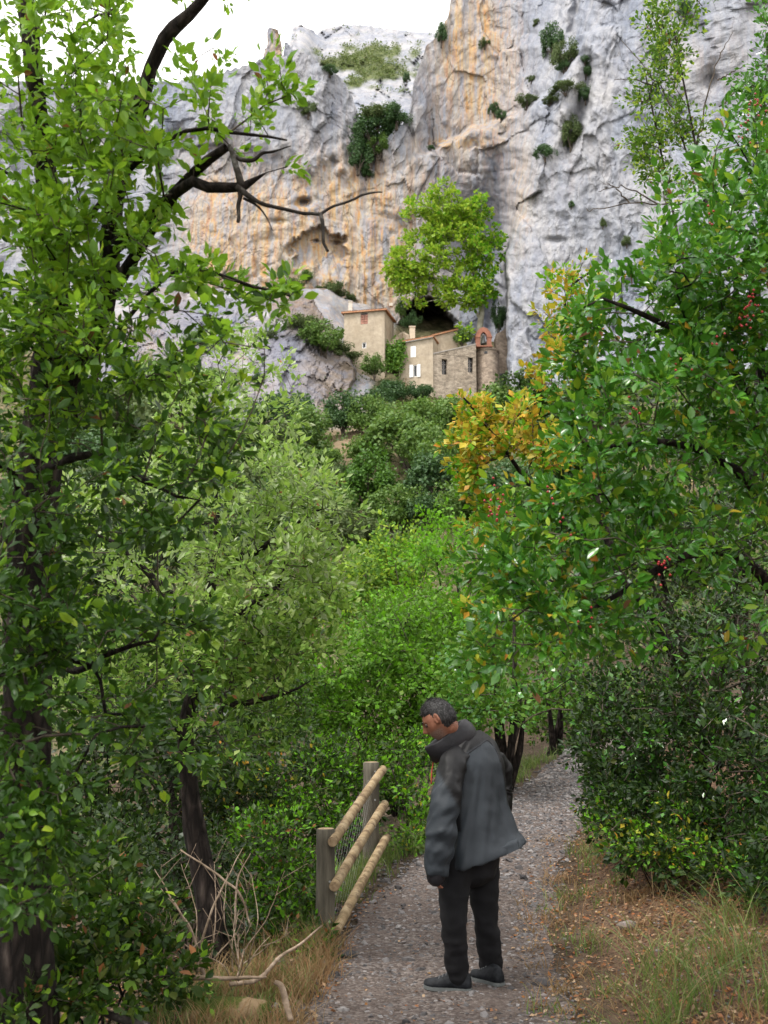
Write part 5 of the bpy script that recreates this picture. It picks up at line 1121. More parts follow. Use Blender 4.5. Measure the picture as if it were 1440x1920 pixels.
FS = [(672, 298, 27, 40, L_DARK, 'dark shrub hanging lowest in the cleft of the cliff', 'c'), (700, 252, 40, 42, L_DARK, 'large dark evergreen bush in the middle of the cliff cleft', 'c'), (742, 222, 26, 24, L_DARK, 'dark rounded bush on the upper edge of the cliff cleft', 'c'),
 (712, 278, 24, 24, L_MID, 'brighter green bush among the dark ones in the cliff cleft', 'c'), (708, 222, 32, 26, L_SCRUB, 'grey green bush topping the cluster in the cliff cleft', 'c'), (686, 325, 14, 14, L_DARK, 'small dark tuft under the cleft bushes', 'c'),
 (828, 68, 14, 24, L_DARK, 'upright dark bush at the skyline edge of the tall cliff', 'c'), (908, 83, 11, 11, L_SCRUB, 'small round bush alone on the tan upper wall', 'c'), (927, 206, 11, 13, L_DARK, 'dark bush on the slanting ledge, higher of a touching pair', 'c'), (939, 219, 10, 13, L_DARK, 'dark bush on the slanting ledge, lower of a touching pair', 'c'),
 (1036, 82, 22, 40, L_DARK, 'tall dark juniper in the upper gully of the grey cliff', 'c'), (1062, 105, 24, 32, L_SCRUB, 'twiggy grey shrub beside the tall dark juniper', 'c'), (1096, 115, 10, 10, L_DARK, 'small dark tuft at the top of the grey gully', 'c'), (1057, 127, 13, 13, L_DARK, 'round dark bush under the twiggy grey shrub', 'c'),
 (1098, 137, 11, 14, L_DARK, 'dark bush pressed against the gully wall', 'c'), (1060, 167, 24, 14, L_SCRUB, 'flat olive bush on the gully shelf', 'c'), (1098, 180, 13, 18, L_DARK, 'dark bush at the lower gully corner', 'c'), (1030, 192, 18, 9, L_SCRUB, 'low grey scrub at the inner end of the ledge', 'c'), (988, 192, 20, 16, L_SCRUB, 'pale scrub bush halfway along the ledge', 'c'),
 (1070, 258, 25, 36, L_SCRUB, 'large olive bush below the gully on the grey wall', 'c'), (1022, 288, 16, 18, L_DARK, 'round dark bush left of the large olive one', 'c'), (1005, 45, 8, 8, L_SCRUB, 'tiny bush high on the tan and grey wall', 'c'), (996, 150, 8, 8, L_SCRUB, 'tiny bush above the ledge scrub', 'c'), (808, 278, 6, 6, L_DARK, 'tiny dark tuft at the outer end of the ledge', 'c'),
 (1130, 421, 8, 12, L_SCRUB, 'small hanging tuft low on the bare grey wall', 'c'), (1071, 386, 7, 9, L_DARK, 'small dark tuft midway down the bare grey wall', 'c'), (1232, 105, 14, 22, L_SCRUB, 'grey bush on the cliff behind the thin open tree', 'c'), (1282, 20, 16, 26, L_DARK, 'dark bush in the crack at the top of the grey cliff', 'c'), (578, 209, 17, 17, L_SCRUB, 'grey green bush on the rounded grey slab', 'c'), (618, 136, 16, 10, L_DARK, 'dark bush on the rim where the slab meets the far ridge', 'c'), (763, 148, 8, 12, L_DARK, 'dark bush on the notch edge below the far ridge', 'c'), (1175, 455, 10, 12, L_SCRUB, 'scrubby tuft near the golden treetop on the grey wall', 'c'),
 (575, 520, 16, 12, L_MID, 'small green bush on the orange ledge under the alcove', 'c'), (545, 542, 24, 17, L_SCRUB, 'pale bush at the foot of the orange wall', 'g'), (622, 548, 26, 18, L_SCRUB, 'wispy bush on the ledge above the tall house', 'c'), (655, 560, 12, 12, L_SCRUB, 'tuft beside the chimney of the tall house', 'c'),
 (606, 642, 42, 38, L_MID, 'rounded green bush left of the tall house', 'g'), (566, 618, 36, 28, L_SCRUB, 'dry olive bush on the rock crest near the tall house', 'g'), (500, 634, 20, 15, L_SCRUB, 'small grey bush on the pale rock slope', 'g'), (372, 640, 22, 22, L_MID, 'bush high on the pale rock slope behind the silvery oak', 'g'), (485, 715, 16, 16, L_DARK, 'dark tuft in a crevice of the pale rock slope', 'g'), (560, 716, 10, 10, L_DARK, 'tiny dark tuft low on the pale rock slope', 'g'), (640, 665, 30, 20, L_SCRUB, 'low grey scrub patch on the rock below the tall house', 'g'),
 (702, 690, 24, 24, L_MID, 'leafy clump at the corner below the tall house', 132.5), (738, 742, 32, 30, L_DARK, 'dark evergreen tree in front of the shuttered house', 131), (786, 738, 22, 24, L_DARK, 'dark blue green tree under the white shutters', 131), (712, 760, 34, 30, L_DARK, 'broad dark evergreen lowest below the houses', 129.5), (645, 785, 28, 36, L_DARK, 'narrow dark bush at the foot of the rock', 'g'), (690, 790, 30, 34, L_MID, 'mid green bush right of the narrow dark bush', 'g'),
 (530, 790, 48, 44, L_DARK, 'large dark bush under the pale rock slope', 'g'), (578, 818, 36, 40, L_MID, 'dome shaped green bush under the pale rock slope', 'g'), (520, 852, 48, 42, L_SCRUB, 'olive bush rising behind the silvery oak top', 'g'), (590, 868, 34, 28, L_MID, 'low spreading bush beside the dry earth patch', 'g'), (440, 850, 44, 44, L_SCRUB, 'grey green bush half hidden by the silvery oak', 'g'),
 (800, 790, 48, 34, L_MID, 'light green tree right below the chapel wall', 'g'), (765, 835, 52, 50, L_MID, 'broad olive tree in the middle of the slope', 'g'), (820, 855, 50, 48, L_MID, 'round topped tree beside the broad olive tree', 'g'), (722, 812, 30, 36, L_MID, 'slender green bush above the dry earth patch', 'g'), (690, 852, 32, 26, L_MID, 'low bush at the edge of the dry earth patch', 'g'), (850, 800, 40, 40, L_MID, 'tree behind the top of the golden shrub', 'g'),
 (690, 925, 50, 58, L_FRESH2, 'vivid dome shaped bush at the centre of the slope', 'g'), (640, 925, 26, 44, L_SCRUB, 'grey green bush left of the vivid dome shaped bush', 'g'), (745, 965, 42, 38, L_MID, 'soft grey green bush right of the vivid dome', 'g'), (825, 915, 46, 52, L_DARK, 'dark shaded tree beside the lower leaves of the golden shrub', 'g'), (800, 965, 36, 34, L_DARK, 'dark low bush under the shaded tree', 'g'), (640, 1000, 34, 34, L_SCRUB, 'scrub bush diagonally below the vivid dome shaped bush', 'g'), (690, 1010, 34, 26, L_SCRUB, 'small scrub above the pale green tree', 'g'), (610, 960, 36, 40, L_MID, 'bush touching the outer twigs of the silvery oak', 'g'), (880, 960, 50, 44, L_MID, 'tree showing between the golden shrub and the fresh green tree', 'g'),
 (772, 606, 17, 20, L_DARK, 'shaded tree standing in the mouth of the cave', 140.3), (752, 585, 12, 24, L_MID, 'green shrub between the tall house and the cave', 141.0), (934, 600, 14, 40, L_DARK, 'dark shrub added to give the shade between the tower and the cliff', 141.2), (866, 636, 16, 18, L_MID, 'green shrub on the chapel roof beside the belfry', 138.6),  # the dark shrub by the tower is added to stand for shade there
 (300, 760, 60, 60, L_MID, 'bush behind the leaves of the big tree, upper', 'g'), (200, 800, 70, 70, L_SCRUB, 'bush behind the leaves of the big tree, lower', 'g'), (400, 720, 36, 30, L_MID, 'green bush at the lower rock seen past the oak', 'g')]
for q in FS: far_shrub(*q)
o = far_shrub(642, 912, 13, 12, L_BROWN, 'rust red shrub beside the vivid dome shaped bush', 'g')
# bushes of the valley side, glimpsed through the near crowns
R = np.random.default_rng(123)
for k in range(46):
    px, py = R.uniform(60, 560), R.uniform(830, 1090); Y = ground_hit(px, py + 30)
    o = far_shrub(px, py, 45 + 35 * R.random(), 42 + 30 * R.random(), [L_MID, L_DARK, L_SCRUB, L_UNDER][k % 4], 'green bush of the valley side glimpsed through the silvery oak and the big tree', max(18.0, Y - .3), group='bushes seen through the near trees')
for k in range(22):
    px, py = R.uniform(900, 1440), R.uniform(760, 1090); Y = ground_hit(px, py + 30)
    o = far_shrub(px, py, 50 + 35 * R.random(), 45 + 30 * R.random(), [L_MID, L_DARK, L_UNDER][k % 3], 'bush of the far slope glimpsed through the glossy berry bush', max(20.0, Y - .3), group='bushes seen through the berry bush')
# ivy on the wall between the houses
R = np.random.default_rng(9); n = 1500
u = R.random(n); px = 738 + (u * 14) + R.normal(0, 6, n) * (1 - .3 * u); py = 640 + (1 - u) * 30 + R.normal(0, 9, n) + 12
px = np.where(R.random(n) < .4, 700 + R.normal(0, 12, n) + 30, px); p = PT(px, py, 135.6 + R.normal(0, .25, n))
c0 = PT(738, 700, 135.3); v, fs = leaves_arrays(p - c0, norm(R.normal(size=(n, 3))), norm(R.normal(size=(n, 3)) * .5 + [0, -1, .4]), .28 + .2 * R.random(n), 2, 1.3)
o = link('ivy', new_mesh('ivy', v, fs, False), L_MID, None, c0, label='ivy climbing the wall between the two plastered houses', category='climbing plant', kind='thing')

# loose scrub and dry grass over the far slopes
def clumps(name, P0, size, mat, per, seed, label=None):
    R = np.random.default_rng(seed); n = len(P0); m = n * per; ti = np.repeat(np.arange(n), per)
    d = norm(R.normal(size=(m, 3))); d[:, 2] = np.abs(d[:, 2])
    pos = P0[ti] + d * (size[ti] * R.random(m) ** .5)[:, None]
    v, fs = leaves_arrays(pos, norm(d + .6 * R.normal(size=(m, 3))), norm(R.normal(size=(m, 3)) + [0, 0, .6]), size[ti] * (.28 + .2 * R.random(m)), 2, 1.2)
    TRI[0] += m * 2
    return link(name, new_mesh(name, v, fs, False), mat, kind='stuff')
R = np.random.default_rng(77)
x = R.uniform(-70, 75, 14000); y = R.uniform(24, 136, 14000); z_ = ground_z(x, y); qx, qy, _ = project(np.stack([x, y, z_], -1))
rk = (qx < 700) & (qy < 790) & (y > 80); dr = np.exp(-((qx - 660) / 60) ** 2 - ((qy - 850) / 60) ** 2)
cl = fbm(x / 7, y / 7, 2, 3)
k = (~rk | (R.random(14000) < .3)) & (R.random(14000) > dr * .8) & (cl > -.35)
half = R.random(14000) < .5; sz_ = .4 + .75 * R.random(14000) ** 2
clumps('scrub', np.stack([x, y, z_], -1)[k & half], sz_[k & half], L_SCRUB, 24, 78); clumps('scrub', np.stack([x, y, z_], -1)[k & ~half], sz_[k & ~half], L_MIDF, 24, 81)
k2 = (R.random(14000) < .14)
clumps('dry_grass', np.stack([x + 1, y + .5, ground_z(x + 1, y + .5)], -1)[k2], (.25 + .3 * R.random(14000))[k2], leaf_mat('leaf_straw', [G(.28,.20,.10), G(.36,.27,.15), G(.22,.17,.08)], (.3,.24,.1), .2, .7, .2), 14, 79)
i = R.integers(3, NR2 - 2, 9000); j = R.integers(0, len(cx), 9000); vg = veg[i, j]
k = R.random(9000) < vg * .9 + .035
clumps('ridge_scrub', vr[i, j][k], (.5 + .9 * R.random(9000) ** 2)[k], leaf_mat('leaf_ridge_scrub', [G(.075,.115,.035), G(.11,.15,.045), G(.15,.18,.055), G(.06,.095,.035)], (.2,.26,.06), .2, .6, .2), 14, 80)
# ------------------------------------------------------------------ log fence beside the path
T = NT('fence_log'); P = T.obj(); n = T.noise(P, 7, 6, .7); n2 = T.noise(T.mapping(P, (30, 30, 4)), 1.0, 5, .6)
c = T.ramp(n, [(.3, (.14, .095, .052)), (.5, (.26, .19, .108)), (.68, (.35, .28, .18))])
c = T.mix(T.ramp(T.noise(P, 11, 6, .75), [(.50, 0.0), (.62, .85)]), c, (.085, .052, .032))
M_LOG = T.finish(c, .85, T.bump(n2, .5, .008), .2)
T = NT('fence_post'); P = T.obj(); n = T.noise(T.mapping(P, (22, 22, 2.5)), 1.0, 6, .65)
c = T.ramp(n, [(.3, (.045, .04, .032)), (.55, (.10, .09, .07)), (.75, (.165, .15, .115))])
M_POST = T.finish(c, .9, T.bump(n, .7, .012), .2)
T = NT('cut_wood'); P = T.obj(); c = T.ramp(T.noise(P, 30, 4, .6), [(.35, (.22, .15, .09)), (.65, (.40, .30, .19))]); M_CUT = T.finish(c, .9, None, .15)
T = NT('galvanised_wire'); M_WIRE = T.finish((.32, .33, .34), .45, None, .5, Metallic=.6)
def log_mesh(name, a, b, r0, r1, k=14, n=14, bow=0.0):
    a, b = np.array(a, float), np.array(b, float); t = np.linspace(0, 1, n)[:, None]
    p = a + (b - a) * t; p[:, 2] += bow * np.sin(t[:, 0] * math.pi)
    r = r0 + (r1 - r0) * t[:, 0]; r = r * (1 + .04 * noise(t[:, 0] * 7, r0 * 90, a[0] * 5))
    q = np.concatenate([p[:1], p, p[-1:]]); rr = np.concatenate([[r[0] * .86], r, [r[-1] * .86]])
    d = (b - a) / np.linalg.norm(b - a); q[0] -= d * .006; q[-1] += d * .006
    v, f = tube_arrays(q, rr, k); v = v + .0025 * noise(v[:, 0] * 13, v[:, 1] * 13, v[:, 2] * 13)[:, None]
    m = len(v); v = np.concatenate([v, q[:1], q[-1:]]); nn = len(q)
    c0 = [[m, (j + 1) % k, j] for j in range(k)]; c1 = [[m + 1, (nn-1)*k + j, (nn-1)*k + (j+1) % k] for j in range(k)]
    me = new_mesh(name, v, [f, np.array(c0 + c1)], True)
    mi = np.zeros(len(me.polygons), np.int32); mi[len(f):] = 1; me.polygons.foreach_set('material_index', mi)
    sm = np.ones(len(me.polygons), bool); sm[len(f):] = False; me.polygons.foreach_set('use_smooth', sm)
    return me
p1, p2 = PT(611, 1555, 7.62), PT(696, 1430, 9.95)
fb = np.array([p1[0], p1[1], float(ground_z(p1[0], p1[1]))])
fence = empty('fence', fb, 'weathered log fence with three sloping rails on two posts beside the path', 'fence')
for p, r in ((p1, .063), (p2, .072)):
    g = float(ground_z(p[0], p[1])); me = log_mesh('post', np.array([p[0], p[1], g - .25]) - fb, p - fb, r * 1.04, r); link('post', me, [M_POST, M_CUT], fence)
for (a, b) in (((624, 1579, 7.48), (718, 1443, 10.05)), ((627, 1662, 7.46), (721, 1508, 10.05)), ((630, 1745, 7.45), (725, 1570, 10.05))):
    me = log_mesh('rail', PT(*a) - fb, PT(*b) - fb, .034, .038, bow=.006); link('rail', me, [M_LOG, M_CUT], fence)
for za, zb_ in ((.03, .05), (.30, .29), (.55, .52)):
    for q_, g_ in ((p1, za), (p2, zb_)):
        m = MB(); c_ = q_ - fb + np.array([.035, -.115, -.02 - g_]); m.tube(np.array([c_, c_ + [.004, -.010, 0]]), [.008, .007], 8); link('bolt', m.mesh('bolt'), M_WIRE, fence)
m = MB(); A, B = p1 + [.02, -.07, -.05], p2 + [.02, -.07, -.08]; h1, h2 = .62, .70
for k in range(15):
    t = k / 14
    for d in (1, -1):
        for s0 in (0, ):
            ts = np.linspace(0, 1, 9); tt = np.clip(t + d * ts * .5, 0, 1); u = ts
            ok = (t + d * ts * .5 >= -.001) & (t + d * ts * .5 <= 1.001)
            if ok.sum() < 2: continue
            p = A + (B - A) * tt[ok][:, None]; p[:, 2] -= (h1 + (h2 - h1) * tt[ok]) * u[ok]; m.tube(p - fb, np.full(ok.sum(), .0006), 3)
link('wire_netting', m.mesh('wire_netting'), M_WIRE, fence, kind='stuff')

# ------------------------------------------------------------------ dead wood at the lower left
T = NT('bleached_wood'); P = T.obj(); n = T.noise(T.mapping(P, (18, 18, 18)), 1.0, 5, .65)
c = T.ramp(n, [(.3, (.12, .09, .062)), (.5, (.24, .18, .13)), (.7, (.38, .30, .23))]); M_DEAD = T.finish(c, .9, T.bump(n, .5, .006), .15)
def sticks(name, label, cat, lines, mat, group=None, k=6):
    c = PT(*lines[0][0][0]); c = np.array([c[0], c[1], float(ground_z(c[0], c[1]))])
    root = empty(name, c, label, cat, group)
    first = True
    m = MB()
    for pts, rad in lines:
        p = smooth_path([PT(*q) for q in pts], len(pts) * 5); r = np.interp(np.linspace(0, 1, len(p)), np.linspace(0, 1, len(rad)), rad)
        p[:, 2] = np.maximum(p[:, 2], ground_z(p[:, 0], p[:, 1]) + r * .6)
        p = p + .006 * np.stack([noise(p[:, 2] * 12, p[:, 0] * 12, 1), 0 * r, noise(p[:, 0] * 12, p[:, 2] * 12, 4)], -1)
        if first: mm = MB(); mm.tube(p - c, r * (1 + .1 * noise(p[:, 0] * 30, p[:, 2] * 30)), 9); link('stem', mm.mesh('stem', True), mat, root); first = False
        else: m.tube(p - c, r, k)
    if m.v: link('twigs', m.mesh('twigs', True), mat, root, kind='stuff')
    return root
Rr = np.random.default_rng(15)
def fan(x, y, Y, n, l0, l1, a0, a1, r=.006):
    o = []
    for i in range(n):
        a = math.radians(Rr.uniform(a0, a1)); L = Rr.uniform(l0, l1); b = a + Rr.normal(0, .35)
        p0 = (x + Rr.normal(0, 14), y + Rr.normal(0, 8), Y + Rr.normal(0, .1)); p1_ = (p0[0] + math.cos(a) * L * .5, p0[1] - math.sin(a) * L * .5, Y + Rr.normal(0, .12)); p2_ = (p1_[0] + math.cos(b) * L * .5, p1_[1] - math.sin(b) * L * .5, Y + Rr.normal(0, .2))
        o.append(([p0, p1_, p2_], [r, r * .75, r * .35]))
        if L > 60:
            for q in range(2):
                c_ = b + Rr.choice([-1, 1]) * Rr.uniform(.4, .9); s_ = L * Rr.uniform(.2, .4); w = Rr.uniform(.3, 1); q0 = tuple(np.array(p1_) * (1 - w) + np.array(p2_) * w)
                o.append(([q0, (q0[0] + math.cos(c_) * s_, q0[1] - math.sin(c_) * s_, q0[2])], [r * .5, r * .25]))
    return o
sticks('fallen_branch', 'pale fallen branch with a cut end lying below the dark oak trunk', 'branch', [([(222, 1808, 5.9), (270, 1818, 5.9), (330, 1832, 5.9), (400, 1834, 5.9), (500, 1832, 5.95)], [.017, .016, .015, .012, .006]), ([(300, 1838, 5.8), (255, 1862, 5.7)], [.012, .006])] + fan(330, 1826, 5.9, 6, 60, 150, 60, 130, .005), M_DEAD, 'dead branches')
sticks('fallen_branch', 'long dead branch slanting up from the brushwood to the short fence post', 'branch', [([(430, 1846, 6.0), (480, 1838, 6.1), (525, 1795, 6.4), (560, 1772, 6.6), (605, 1735, 6.9)], [.013, .012, .010, .008, .005])] + fan(440, 1840, 6.0, 5, 50, 120, 40, 120, .004), M_DEAD, 'dead branches')
sticks('dead_bush', 'leafless bleached bush of thin twigs in front of the dark oak trunk', 'dead bush', [([(385, 1835, 6.1), (372, 1790, 6.1), (360, 1750, 6.1), (325, 1690, 6.1), (290, 1630, 6.15)], [.011, .009, .007, .005, .002]), ([(470, 1738, 6.2), (452, 1680, 6.2), (415, 1645, 6.2), (338, 1594, 6.2)], [.005, .007, .007, .004]), ([(372, 1790, 6.1), (400, 1700, 6.1), (430, 1640, 6.15), (455, 1590, 6.2)], [.008, .006, .004, .002]), ([(440, 1740, 6.1), (446, 1650, 6.1), (470, 1600, 6.1)], [.007, .005, .002]), ([(370, 1826, 6.0), (368, 1770, 6.0), (345, 1720, 6.0), (300, 1665, 6.0)], [.008, .007, .005, .002])] + fan(375, 1815, 6.1, 12, 80, 210, 35, 150, .0042) + fan(450, 1805, 6.1, 6, 80, 190, 30, 110, .0036), M_DEAD)
sticks('fallen_branch', 'short grey branch stub poking in at the bottom edge under the leaves', 'branch', [([(190, 1885, 5.2), (200, 1900, 5.2), (240, 1915, 5.2), (280, 1925, 5.2)], [.010, .015, .018, .02]), ([(205, 1905, 5.2), (180, 1880, 5.2), (168, 1870, 5.2)], [.008, .005, .003])], M_LICHEN, 'dead branches')
T = NT('moss'); P = T.obj(); n = T.noise(P, 26, 5, .7)
c = T.ramp(T.noise(P, 5, 4), [(.42, (.035, .055, .012)), (.56, (.07, .085, .02)), (.62, (.24, .17, .10))]); M_MOSS = T.finish(c, .95, T.bump(n, 1.0, .02), .1)
def log_thing(name, label, a, b, r0, r1, mat, cat):
    A, B = PT(*a), PT(*b); A[2] = float(ground_z(A[0], A[1])) + r0 * .6; B[2] = float(ground_z(B[0], B[1])) + r1 * .6
    me = log_mesh(name, 0 * A, B - A, r0, r1, 14, 18, .02)
    return link(name, me, [mat, M_CUT], None, Vector(A), label=label, category=cat)
log_thing('mossy_log', 'short mossy rotten log lying among dry grass at the bottom edge', (345, 1888, 5.75), (500, 1880, 5.8), .085, .07, M_MOSS, 'log')
sticks('broken_stick', 'tan broken stick standing upright in the dry grass', 'stick', [([(545, 1915, 5.45), (537, 1880, 5.5), (528, 1850, 5.5), (515, 1842, 5.5)], [.014, .016, .015, .010])], M_DEAD)

# ------------------------------------------------------------------ grass, dead leaves, pebbles by the path
def blades(name, x, y, h, mat, seed, w=.0035, lean=.5, parent=None):
    R = np.random.default_rng(seed); n = len(x); z = ground_z(x, y) - .005
    a = R.random(n) * 6.283; ln = np.abs(R.normal(lean, .25, n)); dx, dy = np.cos(a), np.sin(a)
    pv = R.random(n) * 6.283; wx, wy = np.cos(pv), np.sin(pv)
    t = np.array([0, .4, .75, 1.0]); ww = np.array([1, .85, .55, 0])
    cx_ = x[:, None] + dx[:, None] * (h * ln)[:, None] * t ** 2; cy_ = y[:, None] + dy[:, None] * (h * ln)[:, None] * t ** 2
    cz_ = z[:, None] + h[:, None] * (t - .30 * ln[:, None] * t ** 2)
    L = np.stack([cx_ - wx[:, None] * w * ww, cy_ - wy[:, None] * w * ww, cz_], -1)[:, :3]; Rg = np.stack([cx_ + wx[:, None] * w * ww, cy_ + wy[:, None] * w * ww, cz_], -1)
    v = np.concatenate([L, Rg], 1)                                   # 3 + 4
    f4 = np.array([[0, 3, 4, 1], [1, 4, 5, 2]]); f3 = np.array([[2, 5, 6]])
    off = (np.arange(n) * 7)[:, None, None]
    me = new_mesh(name, v.reshape(-1, 3), [(f4[None] + off).reshape(-1, 4), (f3[None] + off).reshape(-1, 3)], False); TRI[0] += n * 5
    return link(name, me, mat, parent, kind='stuff')
def tufts(n, per, x, y, spread, R):
    return (np.repeat(x, per) + R.normal(0, spread, n * per)), (np.repeat(y, per) + R.normal(0, spread, n * per))
L_STRAW = leaf_mat('grass_straw', [G(.22,.145,.07), G(.30,.21,.115), G(.17,.105,.05), G(.26,.13,.06), G(.16,.13,.055)], (.34,.26,.12), .25, .7, .2)
L_GRASS = leaf_mat('grass_green', [G(.07,.13,.025), G(.11,.17,.035), G(.16,.18,.05), G(.055,.11,.025)], (.22,.34,.06), .3, .5, .35)
R = np.random.default_rng(31)
def bank_pts(n, y0, y1, d0, d1, R, pw=1.2):
    y = y0 + (y1 - y0) * R.random(n) ** pw; return path_x(y) + path_hw(y) + d0 + (d1 - d0) * R.random(n), y
x, y = bank_pts(330, 5.0, 10.5, -.22, 2.6, R); k = fbm(x * 1.3, y * 1.3, 4, 2) > -.12; x, y = x[k], y[k]
tx, ty = tufts(len(x), 26, x, y, .05, R); blades('dry_grass', tx, ty, .05 + .11 * R.random(len(tx)) ** 2, L_STRAW, 32, .0028, .8)
x, y = bank_pts(120, 5.0, 10.0, -.15, 2.4, R); k = fbm(x * 1.1, y * 1.1, 8, 2) > .0; x, y = x[k], y[k]
tx, ty = tufts(len(x), 30, x, y, .06, R); blades('grass', tx, ty, .05 + .12 * R.random(len(tx)) ** 2, L_GRASS, 33, .003, .7)
x, y = np.array([1.35, 1.6, 1.85, 1.5, 1.75, 2.0, 1.2]), np.array([5.4, 5.7, 6.0, 6.3, 5.3, 6.6, 5.25]); tx, ty = tufts(7, 60, x, y, .08, R); blades('tall_grass', tx, ty, .18 + .30 * R.random(len(tx)), L_GRASS, 34, .003, .9)
x, y = bank_pts(60, 5.1, 8.0, .1, 1.6, R); tx, ty = tufts(60, 3, x, y, .06, R); blades('straw_stalks', tx, ty, .2 + .28 * R.random(len(tx)), L_STRAW, 35, .0018, .8)
n = 200; y = 5.0 + 2.3 * R.random(n); x = path_x(y) - path_hw(y) - .02 - .75 * R.random(n) ** 1.4; k = fbm(x * 1.6, y * 1.6, 2, 2) > -.2; x, y = x[k], y[k]
tx, ty = tufts(len(x), 26, x, y, .05, R); blades('dry_grass', tx, ty, .06 + .22 * R.random(len(tx)) ** 1.6, L_STRAW, 36, .0026, .6)
n = 160; y = 5.0 + 5.5 * R.random(n); x = path_x(y) - path_hw(y) - .05 - .9 * R.random(n); tx, ty = tufts(n, 24, x, y, .05, R); blades('grass', tx, ty, .06 + .16 * R.random(len(tx)) ** 1.5, L_GRASS, 37, .003, .6)
n = 120; y = 9 + 7 * R.random(n); s_ = np.where(R.random(n) < .75, -1, 1); x = path_x(y) + s_ * (path_hw(y) + .05 + .5 * R.random(n)); tx, ty = tufts(n, 22, x, y, .06, R); blades('grass', tx, ty, .08 + .2 * R.random(len(tx)) ** 1.5, L_GRASS, 38, .004, .6)
def litter(name, x, y, size, mat, seed):
    R = np.random.default_rng(seed); n = len(x); p = np.stack([x, y, ground_z(x, y) + .006 + .012 * R.random(n)], -1)
    v, fs = leaves_arrays(p, norm(R.normal(size=(n, 3)) * [1, 1, .25]), norm(R.normal(size=(n, 3)) * .45 + [0, 0, 1]), size, 4, 1.2)
    link(name, new_mesh(name, v, fs, False), mat, kind='stuff')
L_LITTER = leaf_mat('leaf_litter', [G(.17,.075,.035), G(.26,.115,.05), G(.12,.065,.04), G(.32,.20,.11), G(.36,.26,.17), G(.20,.14,.09), G(.30,.10,.035), G(.15,.12,.04)], (.3,.15,.06), .12, .7, .2)
x, y = bank_pts(15000, 4.9, 11, -.25, 3.0, R); k = R.random(15000) < .35 + .65 * ss(-.25, .35, x - path_x(y) - path_hw(y)); litter('fallen_leaves', x[k], y[k], .018 + .022 * R.random(k.sum()), L_LITTER, 41)
n = 2600; y = 4.8 + 4 * R.random(n); x = path_x(y) - path_hw(y) + .1 - 2.0 * R.random(n); litter('fallen_leaves', x, y, .018 + .022 * R.random(n), L_LITTER, 42)
n = 420; x, y = path_spots(n, 5.2, 12); litter('fallen_leaves', x, y, .016 + .018 * R.random(n), L_LITTER, 43)
n = 1800; x, y = bank_pts(n, 4.9, 10, -.3, 1.2, R); v, f = scatter_stones(n, x, y, .004 + .010 * R.random(n) ** 2.5); link('pebbles', new_mesh('pebbles', v, f, False), M_STONE, kind='stuff')
n = 1500; y = 4.9 + 5 * R.random(n); x = path_x(y) - path_hw(y) + .15 - .6 * R.random(n); v, f = scatter_stones(n, x, y, .005 + .016 * R.random(n) ** 2.5); link('pebbles', new_mesh('pebbles', v, f, False), M_STONE, kind='stuff')
# a few rocks one can point at
def rock_thing(px, Y, py, r, label):
    b = gbase(px, Y, py); v = _ico_v[ICO_F].mean(1); 
    q = np.concatenate([_ico_v, norm(v)]); q = q * (1 + .16 * rng.normal(size=(len(q), 1))) * np.array([1.15, .9, .62])
    me = new_mesh('rock', q * r, hull_faces(q), False); link('rock', me, M_STONE, None, Vector(b + [0, 0, r * .2]), label=label, category='rock', group='loose rocks by the path')
rock_thing(1072, 16.0, 1400, .17, 'pale rock at the far bend of the path, under the forked tree')
rock_thing(1018, 6.5, 1800, .055, 'dark rock at the path edge beside the right shoe of the man')
rock_thing(1180, 7.3, 1700, .06, 'flat grey rock among dry grass on the bank')
rock_thing(650, 7.1, 1750, .055, 'pale stone lying under the lowest fence rail')
# ------------------------------------------------------------------ the man looking down at the path
PR = np.array([.80, .60, 0]); PF = np.array([-.60, .80, 0]); UP = np.array([0, 0, 1.0])      # his right, his front
foot0 = PT(875, 1860, 6.42); foot0[2] = float(ground_z(foot0[0], foot0[1]))
man = empty('person', foot0, 'man in a dark grey rain jacket and black trousers standing on the path, head bowed', 'person')
def remeshed(name, arrs, vox, smooth_it=3, fac=.5):
    v, f4, f3, off = [], [], [], 0
    for a in arrs:
        for f in a[1]: (f4 if f.shape[1] == 4 else f3).append(f + off)
        v.append(a[0]); off += len(a[0])
    fs = ([np.concatenate(f4)] if f4 else []) + ([np.concatenate(f3)] if f3 else [])
    me = new_mesh(name + '_raw', np.concatenate(v), fs, True); o = bpy.data.objects.new(name + '_raw', me); COL.objects.link(o)
    m = o.modifiers.new('r', 'REMESH'); m.mode = 'VOXEL'; m.voxel_size = vox
    m = o.modifiers.new('s', 'SMOOTH'); m.iterations = smooth_it; m.factor = fac
    dg = bpy.context.evaluated_depsgraph_get(); dg.update()
    r = bpy.data.meshes.new_from_object(o.evaluated_get(dg)); r.name = name
    bpy.data.objects.remove(o); bpy.data.meshes.remove(me)
    r.polygons.foreach_set('use_smooth', np.ones(len(r.polygons), bool))
    return r
